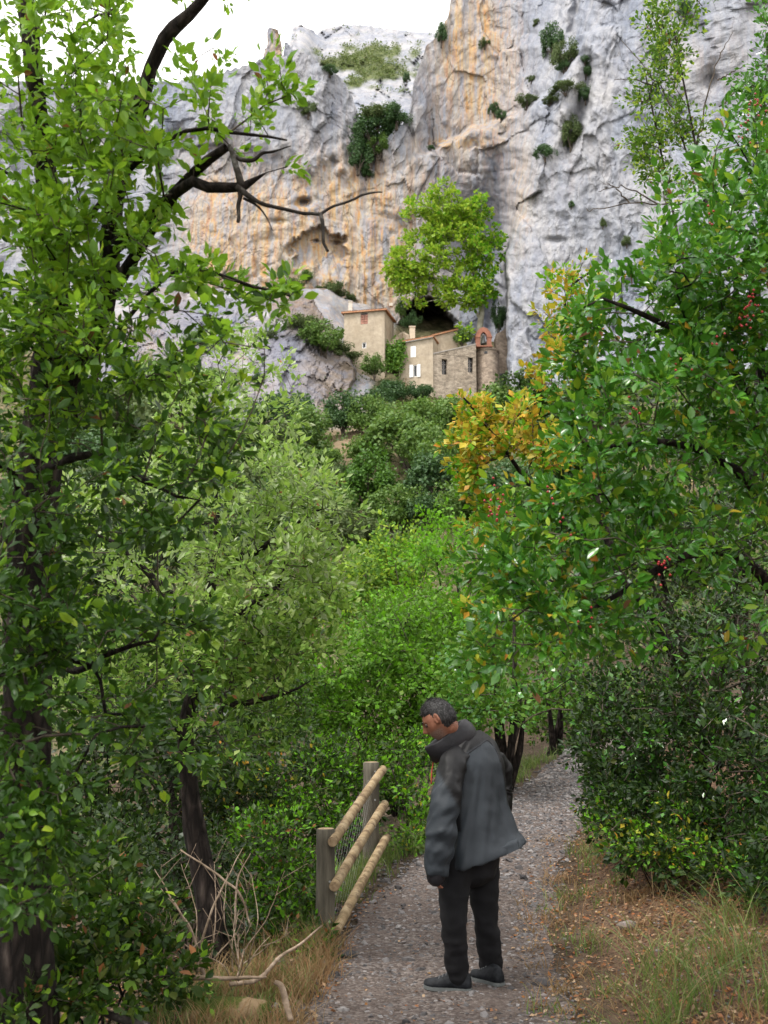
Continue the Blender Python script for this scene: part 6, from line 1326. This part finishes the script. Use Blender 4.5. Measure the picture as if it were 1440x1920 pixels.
def closed_tube(p, r, k=16, sub=4, flat=None):
    p = np.asarray(p, float); n = max(6, len(p) * sub); q = smooth_path(p, n); rr = np.interp(np.linspace(0, 1, n), np.linspace(0, 1, len(r)), r)
    d0, d1 = norm(q[0] - q[1]), norm(q[-1] - q[-2])
    q = np.concatenate([[q[0] + d0 * rr[0] * .8, q[0] + d0 * rr[0] * .45], q, [q[-1] + d1 * rr[-1] * .45, q[-1] + d1 * rr[-1] * .8]])
    rr = np.concatenate([[rr[0] * .35, rr[0] * .82], rr, [rr[-1] * .82, rr[-1] * .35]])
    v, f = tube_arrays(q, rr, k); m = len(v); v = np.concatenate([v, q[:1], q[-1:]]); nn = len(q)
    c = [[m, (j + 1) % k, j] for j in range(k)] + [[m + 1, (nn-1)*k + j, (nn-1)*k + (j+1) % k] for j in range(k)]
    return v, [f, np.array(c)]
def loft(rings, k=40):
    """rings: list of (k,3) closed loops; capped"""
    v = np.concatenate(rings + [rings[0].mean(0)[None], rings[-1].mean(0)[None]]); n = len(rings); m = n * k
    i = np.arange(n - 1)[:, None] * k; j = np.arange(k)[None]
    f = np.stack([i + j, i + (j + 1) % k, i + k + (j + 1) % k, i + k + j], -1).reshape(-1, 4)
    c = [[m, (q + 1) % k, q] for q in range(k)] + [[m + 1, (n-1)*k + q, (n-1)*k + (q+1) % k] for q in range(k)]
    return v, [f, np.array(c)]
TH = np.linspace(0, 2 * math.pi, 41)[:-1]
def mesh_pts(me):
    a = np.empty(len(me.vertices) * 3, np.float32); me.vertices.foreach_get('co', a); n = np.empty_like(a); me.vertex_normals.foreach_get('vector', n)
    return a.reshape(-1, 3).astype(float), n.reshape(-1, 3).astype(float)
def set_pts(me, p): me.vertices.foreach_set('co', np.asarray(p, np.float32).ravel()); me.update()

# head frame: looks left and down
HF = norm(np.array([-.86, .24, -.46])); HR = norm(np.cross(HF, UP)); HU = np.cross(HR, HF)
HC = PT(824, 1350, 6.44)
def head_pt(x, y, z):
    """unit direction to the head's surface, in head coordinates (right, front, up)"""
    X, Y_, Z = x * .077, y * .097, z * .118
    front = np.clip(y, 0, 1)
    jaw = ss(-.15, -.95, z)
    X = X * (1 - .22 * jaw); Y_ = np.where(y < 0, Y_ * (1 - .38 * jaw), Y_)
    Y_ = Y_ - .012 * front * np.exp(-((z + .1) / .5) ** 2) * (1 - np.exp(-(x / .25) ** 2)) 
    Y_ = Y_ + .030 * np.exp(-(x / .13) ** 2) * np.exp(-((z + .22) / .13) ** 2) * (y > 0) + .014 * np.exp(-(x / .11) ** 2) * np.exp(-((z + .02) / .16) ** 2) * (y > 0)
    Y_ = Y_ + .006 * np.exp(-((z - .17) / .08) ** 2) * front ** 2 - .010 * (np.exp(-((np.abs(x) - .40) / .15) ** 2)) * np.exp(-((z - .02) / .10) ** 2) * front
    Y_ = Y_ + .007 * np.exp(-(x / .28) ** 2) * np.exp(-((z + .56) / .05) ** 2) * front + .006 * np.exp(-(x / .26) ** 2) * np.exp(-((z + .66) / .04) ** 2) * front - .006 * np.exp(-(x / .3) ** 2) * np.exp(-((z + .61) / .022) ** 2) * front
    Y_ = Y_ + .015 * np.exp(-(x / .3) ** 2) * np.exp(-((z + .88) / .12) ** 2) * front
    return X, Y_, Z
def to_head(X, Y_, Z): return HC + X[..., None] * HR + Y_[..., None] * HF + Z[..., None] * HU
nu_, nv_ = 72, 56
uu, vv_ = np.meshgrid(np.arange(nu_) * 2 * math.pi / nu_, np.linspace(.02, math.pi - .02, nv_))
dx, dy, dz = np.sin(vv_) * np.sin(uu), np.sin(vv_) * np.cos(uu), np.cos(vv_)
hv = to_head(*head_pt(dx, dy, dz)); head = loft([r for r in hv], nu_)
ears = []
for s in (-1, 1):
    e0 = to_head(np.array(s * .078), np.array(-.006), np.array(.004)); loops = []
    for k, (rr, o) in enumerate(((.35, -.008), (1, -.004), (1.05, .006), (.8, .010), (.3, .006))):
        a = TH[::2]; loops.append(e0 + HR * s * (o + .012 * np.maximum(0, -np.cos(a))[:, None] * (rr > .5)) + (HF * (.017 * rr * np.cos(a) - .004))[:, :] if False else e0 + HR[None] * (s * (o + .010 * np.maximum(0, -np.cos(a))))[:, None] + HF[None] * (.017 * rr * np.cos(a))[:, None] + HU[None] * (.031 * rr * np.sin(a) * (1 + .12 * np.sin(a)))[:, None])
    ears.append(loft(loops, 20))
neckb = PT(866, 1392, 6.50)
SHL, SHR = PT(862, 1425, 6.42), PT(915, 1422, 6.64)
HIPL, HIPR = PT(862, 1610, 6.38), PT(905, 1606, 6.56)
def leg_pts(side):
    if side < 0: return [PT(855, 1622, 6.37), PT(850, 1690, 6.35), PT(851, 1740, 6.34), PT(855, 1796, 6.38), PT(861, 1838, 6.41)]
    return [PT(905, 1618, 6.55), PT(909, 1690, 6.56), PT(913, 1740, 6.57), PT(920, 1800, 6.60), PT(922, 1836, 6.62)]
ELL, WRL = PT(829, 1525, 6.22), PT(818, 1618, 6.22)
ELR, WRR = PT(944, 1500, 6.80), PT(905, 1560, 6.92)
def hand(w, d, side, palm_dir):
    """open, slightly curled hand hanging from wrist w along d; palm_dir the way the palm faces"""
    out = []; sx_ = norm(np.cross(d, palm_dir)) * side
    pc = w + d * .055
    out.append(closed_tube([w - d * .02, w + d * .02, w + d * .05], [.024, .027, .030], 12))
    for k, (off, L) in enumerate(((-.026, .066), (-.009, .074), (.009, .070), (.026, .055))):
        b = w + d * .075 + sx_ * off; out.append(closed_tube([w + d * .03 + sx_ * off * .7, b], [.011, .0095], 8))
        k1 = b + d * L * .42 + palm_dir * .004; k2 = k1 + norm(d * .8 + palm_dir * .45) * L * .33; k3 = k2 + norm(d * .45 + palm_dir * .8) * L * .25
        out.append(closed_tube([b, k1, k2, k3], [.0095, .0088, .008, .0068], 8))
    t0 = w + d * .022 - sx_ * .024; t1 = t0 + norm(d * .7 - sx_ * .55 + palm_dir * .35) * .036; t2 = t1 + norm(d * .9 + palm_dir * .3) * .028
    out.append(closed_tube([t0, t1, t2], [.012, .0105, .008], 8))
    return out
body = [head] + ears
body.append(closed_tube([to_head(np.array(0.), np.array(-.03), np.array(-.05)), neckb, neckb * .5 + (SHL + SHR) * .25 - UP * .06], [.056, .058, .075], 20))
body.append(closed_tube([(SHL + SHR) / 2 - UP * .05, PT(890, 1480, 6.50), PT(885, 1560, 6.47), (HIPL + HIPR) / 2], [.115, .12, .115, .115], 24))
body.append(closed_tube([SHL + (SHR - SHL) * .15 - UP * .03, SHR - (SHR - SHL) * .15 - UP * .03], [.06, .06], 16))
body.append(closed_tube([SHL - UP * .02, ELL, WRL], [.045, .036, .025], 14)); body.append(closed_tube([SHR - UP * .02, ELR + PF * .015 - PR * .01, WRR], [.036, .030, .022], 14))
for s in (-1, 1): body.append(closed_tube(leg_pts(s), [.078, .070, .052, .046, .034], 18))
body += hand(WRL, norm(np.array([-.05, .10, -1.0])), -1, norm(np.array([.75, .45, .1]))) + hand(WRR, norm(np.array([-.55, .55, -.5])), 1, norm(np.array([-.4, -.6, -.3])))
T = NT('skin'); P = T.obj(); z = T.n('SeparateColor', {'Color': T.n('VertexColor', layer_name='skin').outputs[0]})
c = T.mix(z.outputs[0], T.ramp(T.noise(P, 30, 4), [(.35, (.21, .085, .052)), (.65, (.28, .125, .08))]), T.ramp(T.noise(P, 160, 2), [(.4, (.17, .115, .095)), (.6, (.27, .20, .17))]))
M_SKIN = T.finish(c, .5, T.bump(T.noise(P, 120, 3), .15, .002), .35)
me = remeshed('body', body, .0052, 2)
p, _ = mesh_pts(me); q = p - HC; hx, hy, hz = q @ HR, q @ HF, q @ HU
beard = ss(-.035, -.055, hz) * ss(-.03, .02, hy) * (np.linalg.norm(q, axis=1) < .16) * (1 - np.exp(-((hz + .068) / .007) ** 2) * (np.abs(hx) < .024) * (hy > .06)) * .75
attr(me, 'skin', np.stack([beard, 0 * beard, 0 * beard], -1)); set_pts(me, p - foot0)
link('body', me, M_SKIN, man)
# hair and brows
top = ss(-.1, .1, dz - np.where(dy > .2, .52 - .10 * np.abs(dx), np.interp(dy, [-1, -.35, -.15, .05, .2], [-.62, -.50, -.05, .02, .40])))
inside = top > .5
X, Y_, Z = head_pt(dx, dy, dz); sc_ = 1 + np.where(inside, .062, .0) + .022 * noise(dx * 16, dy * 16, dz * 5) * inside + .018 * noise(dx * 40, dy * 40, dz * 12) * inside
hh = to_head(X * sc_, Y_ * sc_, Z * sc_ + .004); ii = to_head(X * .985, Y_ * .985, Z * .985)
hv2 = np.where(inside[..., None], hh, ii).reshape(-1, 3)
fi = np.arange(nv_ - 1)[:, None] * nu_; fj = np.arange(nu_)[None]; f = np.stack([fi + fj, fi + (fj + 1) % nu_, fi + nu_ + (fj + 1) % nu_, fi + nu_ + fj], -1).reshape(-1, 4)
keep = inside.reshape(-1)[f].any(1); f = f[keep]; us = np.unique(f); mp = np.full(len(hv2), -1); mp[us] = np.arange(len(us)); capf = np.array([[0, 0, 0]])[:0]
vt = np.concatenate([hv2[us], to_head(np.array([0.]), np.array([0.0]), np.array([.118 * 1.10]))])
rim0 = [mp[q] for q in range(nu_)]; cap = np.array([[len(us), rim0[(q + 1) % nu_], rim0[q]] for q in range(nu_)])
T = NT('grey_hair'); P = T.obj(); n = T.noise(T.mapping(P, (150, 150, 40)), 1.0, 3, .6)
c = T.ramp(n, [(.38, (.006, .0055, .006)), (.54, (.017, .016, .017)), (.68, (.07, .067, .07))]); M_HAIR = T.finish(c, .55, T.bump(n, .8, .004), .35)
hair = link('hair', new_mesh('hair', vt - foot0, [mp[f], cap], True), M_HAIR, man)
# short strands so that the outline is not smooth
R = np.random.default_rng(8); sel = np.argwhere(inside); sel = sel[R.integers(0, len(sel), 2600)]
bp = hh[sel[:, 0], sel[:, 1]]; dirn = norm(norm(bp - HC) * .55 + HF * R.normal(.1, .4, (2600, 1)) - HU * .35 + R.normal(0, .35, (2600, 3)))
L_ = .010 + .012 * R.random(2600); sd_ = norm(np.cross(dirn, R.normal(size=(2600, 3)))) * .0009
sv = np.stack([bp - sd_ - dirn * .004, bp + sd_ - dirn * .004, bp + dirn * L_[:, None]], 1).reshape(-1, 3) - foot0
link('hair_strands', new_mesh('hair_strands', sv, np.arange(7800).reshape(-1, 3), False), M_HAIR, hair, kind='stuff')
for s in (-1, 1):
    m = MB(); m.tube([to_head(np.array(s * a), np.array(b), np.array(c_)) - foot0 for a, b, c_ in ((.012, .096, .021), (.030, .093, .027), (.048, .078, .024))], [.003, .0042, .002], 6)
    link('eyebrow', m.mesh('eyebrow', True), M_HAIR, man)
    e = to_head(np.array(s * .031), np.array(.076), np.array(.003)); a_, b_ = np.meshgrid(np.arange(12) * math.pi / 6, np.linspace(.05, math.pi - .05, 9))
    ev = e + .0115 * np.stack([np.sin(b_) * np.cos(a_), np.cos(b_), np.sin(b_) * np.sin(a_)], -1)
    link('eye', new_mesh('eye', ev.reshape(-1, 3) - foot0, loft([r for r in ev], 12)[1][0], True), flat('eye_dark', (.06, .04, .03), .2, .1, 5, .5) if s < 0 else bpy.data.materials['eye_dark'], man)

# trousers
tr_ = []
for s in (-1, 1):
    L = leg_pts(s); L = [L[0] + UP * .04] + L[1:]
    tr_.append(closed_tube(L, [.094, .075, .064, .060, .055] if s < 0 else [.092, .072, .063, .059, .053], 22, 5))
tr_.append(closed_tube([(HIPL + HIPR) / 2 + UP * .10, (HIPL + HIPR) / 2 - UP * .03], [.155, .15], 26))
me = remeshed('trousers', tr_, .010, 3); p, nn = mesh_pts(me)
qx, qy, _ = project(p)
fold = .010 * noise(p[:, 0] * 12, p[:, 1] * 12, p[:, 2] * 22) * (.4 + ss(.45, .05, p[:, 2] - foot0[2])) + .008 * ridged(p[:, 0] * 5 + p[:, 2] * 4, p[:, 1] * 5, p[:, 2] * 7, 2) + .006 * noise(p[:, 0] * 16, p[:, 1] * 16, p[:, 2] * 3)
p = p + nn * fold[:, None]; set_pts(me, p - foot0)
T = NT('black_cotton'); P = T.obj(); c = T.ramp(T.noise(P, 9, 5), [(.3, (.004, .004, .005)), (.7, (.009, .009, .011))]); M_TROUS = T.finish(c, .85, T.bump(T.noise(P, 320, 2), .3, .001), .25)
link('trousers', me, M_TROUS, man)

# jacket
s_ = scale_at(1480, 6.45)
JR = [(1370, 884, 14, 6.54, .05, 0), (1376, 885, 30, 6.54, .07, -2), (1386, 887, 45, 6.53, .09, -4), (1403, 887, 54, 6.52, .112, -4), (1430, 888, 60, 6.50, .126, -2), (1465, 888, 62, 6.49, .132, 0), (1500, 890, 64, 6.48, .135, 4), (1540, 896, 70, 6.47, .145, 9), (1570, 901, 74, 6.46, .152, 12), (1590, 906, 79, 6.45, .160, 18), (1599, 908, 81, 6.45, .162, 20), (1599.6, 908, 78, 6.45, .152, 20), (1585, 905, 74, 6.45, .145, 18)]
def folded(p, nn, sleeve):
    qx, qy, _ = project(p); hang = ss(1400, 1560, qy)
    if sleeve: f = .012 * noise(p[:, 0] * 8 + p[:, 2] * 7, p[:, 1] * 8, p[:, 2] * 12) + .011 * ridged(p[:, 0] * 6 - p[:, 2] * 6, p[:, 1] * 6, p[:, 2] * 8, 2) + .004 * noise(p[:, 0] * 30, p[:, 1] * 30, p[:, 2] * 26) - .008
    else:
        ang = (qx - 915) / np.maximum(qy - 1325, 25)                        # folds fan out below the nape
        f = (.027 * ridged(ang * 4.2 + .35 * noise(qx / 90, qy / 220, 5), qy / 700, 3.0, 2) + .014 * noise(ang * 8, qy / 500, 7.0)) * (.30 + hang) * (.75 + .6 * noise(qx / 90, qy / 160, 2.0)) + .004 * noise(p[:, 0] * 18, p[:, 1] * 18, p[:, 2] * 14) - .006
        f = f - hang * (.014 * np.exp(-(noise(ang * 3.4 + .3, qy / 330, 11.0) / .16) ** 2) + .008 * np.exp(-(noise(ang * 6, qy / 300 + qx / 160, 15.0) / .16) ** 2))
    return p + nn * f[:, None]
def cloth_grid(rings, rows, name, sleeve):
    rr = np.array(rings); n, k = rr.shape[:2]
    g = np.stack([smooth_path(rr[:, j], rows) for j in range(k)], 1)
    v, fl = loft([r for r in g], k); me = new_mesh(name, v, fl, True); p, nn = mesh_pts(me); sgn = np.sign(((p - p.mean(0)) * nn).sum(1).mean()); p = folded(p, nn * sgn, sleeve)
    return me, p
TH = np.linspace(0, 2 * math.pi, 97)[:-1]
jrings = []
for py, cx_, hw, Y, b, tilt in JR:
    c_ = PT(cx_, py, Y); wv_ = (1 + (.03 * np.sin(5 * TH + 1) + .022 * np.sin(9 * TH)) * ss(1500, 1600, py))[:, None]
    cs, sn = np.sign(np.cos(TH)) * np.abs(np.cos(TH)) ** .85, np.sign(np.sin(TH)) * np.abs(np.sin(TH)) ** .85
    jrings.append(c_ + wv_ * (hw * s_ * 1.06 * cs[:, None] * PR + b * sn[:, None] * PF) + UP * (tilt * s_ * np.cos(TH))[:, None])
T = NT('rain_jacket'); P = T.obj(); z = T.n('SeparateColor', {'Color': T.n('VertexColor', layer_name='panel').outputs[0]})
v = T.noise(P, 7, 5, .6); gr = T.ramp(v, [(.3, (.023, .029, .036)), (.7, (.034, .041, .050))]); dk_ = T.ramp(v, [(.3, (.0035, .0035, .0045)), (.7, (.007, .0068, .008))])
M_JACKET = T.finish(T.mix(z.outputs[0], gr, dk_), T.math('ADD', .46, T.math('MULTIPLY', v, .2)), T.bump(T.noise(P, 24, 4, .6), .3, .007, T.bump(T.noise(P, 420, 2), .2, .001)), .25)
me, p = cloth_grid(jrings, 130, 'jacket', False)
qx, qy, _ = project(p)
bd = np.interp(qx, [840, 868, 897, 910, 927, 937, 945, 952], [1445, 1417, 1397, 1388, 1398, 1423, 1460, 1510])
yoke = np.maximum(ss(3, -3, qy - bd), ss(3, -3, qx - (862 + .02 * (qy - 1420))) * (qy < 1560))
attr(me, 'panel', np.stack([yoke, 0 * yoke, 0 * yoke], -1)); set_pts(me, p - foot0)
jack = link('jacket', me, M_JACKET, man)
def seam(pix, r):
    P0 = []
    for a, b in pix:
        d = (qx - a) ** 2 + (qy - b) ** 2 + 1e4 * (p[:, 1] > np.median(p[:, 1]) + .05); k = int(d.argmin()); P0.append(p[k])
    P0 = np.array(P0); q = smooth_path(P0, 60) + np.array([0, -.0015, 0]); m = MB(); m.tube(q - foot0, np.full(60, r), 6); link('seam', m.mesh('seam', True), M_COLLAR, jack)
T = NT('collar_cloth'); P = T.obj(); c = T.ramp(T.noise(P, 9, 5), [(.3, (.010, .010, .013)), (.7, (.020, .019, .023))]); M_COLLAR = T.finish(c, .5, T.bump(T.noise(P, 30, 4), .4, .006), .3)
seam([(872, 1416), (884, 1406), (897, 1398), (910, 1390), (920, 1393), (930, 1406), (938, 1428)], .0024)
for pts, rad in (([PT(868, 1412, 6.46), PT(850, 1436, 6.34), PT(837, 1485, 6.24), PT(829, 1540, 6.20), PT(823, 1590, 6.20), PT(819, 1638, 6.21)], [.060, .076, .080, .083, .078, .062]), ([PT(912, 1410, 6.64), PT(934, 1440, 6.78), PT(939, 1500, 6.80), PT(928, 1540, 6.86), PT(905, 1562, 6.92)], [.062, .075, .072, .068, .058])):
    q = smooth_path(pts, 60); r = np.interp(np.linspace(0, 1, 60), np.linspace(0, 1, len(rad)), rad); r[0] *= .5; r[1] *= .8
    v, f = tube_arrays(q, r, 48); m_ = len(v); v = np.concatenate([v, q[:1], q[-1:]])
    cpf = np.array([[m_, (j + 1) % 48, j] for j in range(48)] + [[m_ + 1, 59 * 48 + j, 59 * 48 + (j + 1) % 48] for j in range(48)])
    me = new_mesh('sleeve', v, [f, cpf], True); p, nn = mesh_pts(me); sgn = np.sign(((p[:m_] - np.repeat(q, 48, 0)) * nn[:m_]).sum()); p = folded(p, nn * sgn, True); qx, qy, _ = project(p)
    yk = ss(6, -6, qy - (1432 + 1.7 * (qx - 812))) if pts[0][0] < 1 and pts[-1][1] < 6.5 else np.ones(len(p))
    attr(me, 'panel', np.stack([yk, 0 * yk, 0 * yk], -1)); set_pts(me, p - foot0); link('sleeve', me, M_JACKET, jack)
TH = np.linspace(0, 2 * math.pi, 41)[:-1]
# standing collar
cb, cf = PT(889, 1368, 6.50), PT(812, 1425, 6.50)
cc = (cb + cf) / 2; cA = norm(cf - cb); cN = norm(np.array([-.30, -.05, 1.0])); cN = norm(cN - (cN @ cA) * cA); cS = np.cross(cA, cN); La = np.linalg.norm(cf - cb) / 2
loops = []
for rr, hgt in ((.98, -.03), (1.07, .0), (1.06, .04), (1.0, .075), (.95, .086), (.87, .080), (.86, .04), (.82, .0), (.80, -.03)):
    loops.append(cc + (La * rr * np.cos(TH))[:, None] * cA + (.108 * rr * np.sin(TH))[:, None] * cS + (hgt + .006 * np.sin(3 * TH + rr * 9))[:, None] * cN)
v, fl = loft(loops); v = v + (.005 * noise(v[:, 0] * 22, v[:, 1] * 22, v[:, 2] * 22))[:, None] * np.array([1, 1, 1])
link('collar', new_mesh('collar', v[:-2] - foot0, fl[0], True), M_COLLAR, jack)
m = MB(); m.tube(smooth_path([PT(813, 1424, 6.52), PT(811, 1438, 6.50), PT(809, 1452, 6.47), PT(809, 1470, 6.44)], 10) - foot0, np.full(10, .0045), 8); link('zip_trim', m.mesh('zip_trim', True), flat('red_trim', (.26, .04, .02), .6, .1, 9), jack)
cuff = closed_tube([PT(819, 1628, 6.20), PT(817, 1647, 6.20)], [.057, .050], 20); link('cuff', new_mesh('cuff', cuff[0] - foot0, cuff[1], True), M_COLLAR, jack)

# shoes
T = NT('dark_shoe'); P = T.obj(); c = T.ramp(T.noise(P, 30, 4), [(.35, (.006, .007, .009)), (.65, (.020, .022, .026))]); M_SHOE = T.finish(c, .6, T.bump(T.noise(P, 60, 3), .4, .003), .15)
M_SOLE = flat('grey_sole', (.12, .13, .13), .8, .2, 20); M_LACE = flat('shoe_lace', (.10, .105, .11), .8, .1, 20)
def shoe(toe, heel, label=None):
    toe, heel = np.array(toe), np.array(heel); g = min(float(ground_z(*toe[:2])), float(ground_z(*heel[:2]))) + .012; d = norm((toe - heel) * [1, 1, 0]); L = np.linalg.norm((toe - heel)[:2]); s = np.array([d[1], -d[0], 0])
    o = np.array([heel[0], heel[1], g])
    t = np.array([0, .03, .10, .22, .36, .5, .64, .78, .9, .97, 1.0]); w = np.array([.018, .032, .038, .039, .037, .040, .047, .050, .043, .028, .010]); h = np.array([.050, .075, .086, .092, .090, .074, .056, .044, .036, .029, .018])
    up_, so = [], []
    a = TH[::2]
    for k in range(len(t)):
        c_ = o + d * L * t[k]; x_ = np.cos(a) * w[k]; zz_ = np.where(np.sin(a) > 0, np.abs(np.sin(a)) ** .75 * h[k], 0) + .016 + .012 * max(0, t[k] - .8) * 5 * .4
        up_.append(c_ + x_[:, None] * s * np.where(np.sin(a) > 0, 1 - .25 * np.sin(a), 1)[:, None] + zz_[:, None] * UP)
        so.append(c_ + (np.cos(a) * (w[k] + .003))[:, None] * s + (np.where(np.sin(a) > 0, .019, 0) + .010 * max(0, t[k] - .8) * 5 * .6)[:, None] * UP)
    r = link('shoe', new_mesh('shoe', loft(up_, 20)[0] - foot0, loft(up_, 20)[1], True), M_SHOE, man)
    link('sole', new_mesh('sole', loft(so, 20)[0] - foot0, loft(so, 20)[1], False), M_SOLE, r)
    for k in range(4):
        c_ = o + d * L * (.44 + k * .075); hh_ = np.interp(.44 + k * .075, t, h) + .018; m = MB()
        m.tube(np.array([c_ - s * .024 + UP * (hh_ - .012), c_ + UP * hh_, c_ + s * .024 + UP * (hh_ - .012)]) - foot0, [.003, .003, .003], 5); link('lace', m.mesh('lace', True), M_LACE, r)
shoe(PT(795, 1855, 6.44), PT(884, 1862, 6.37)); shoe(PT(886, 1848, 6.66), PT(941, 1858, 6.48))
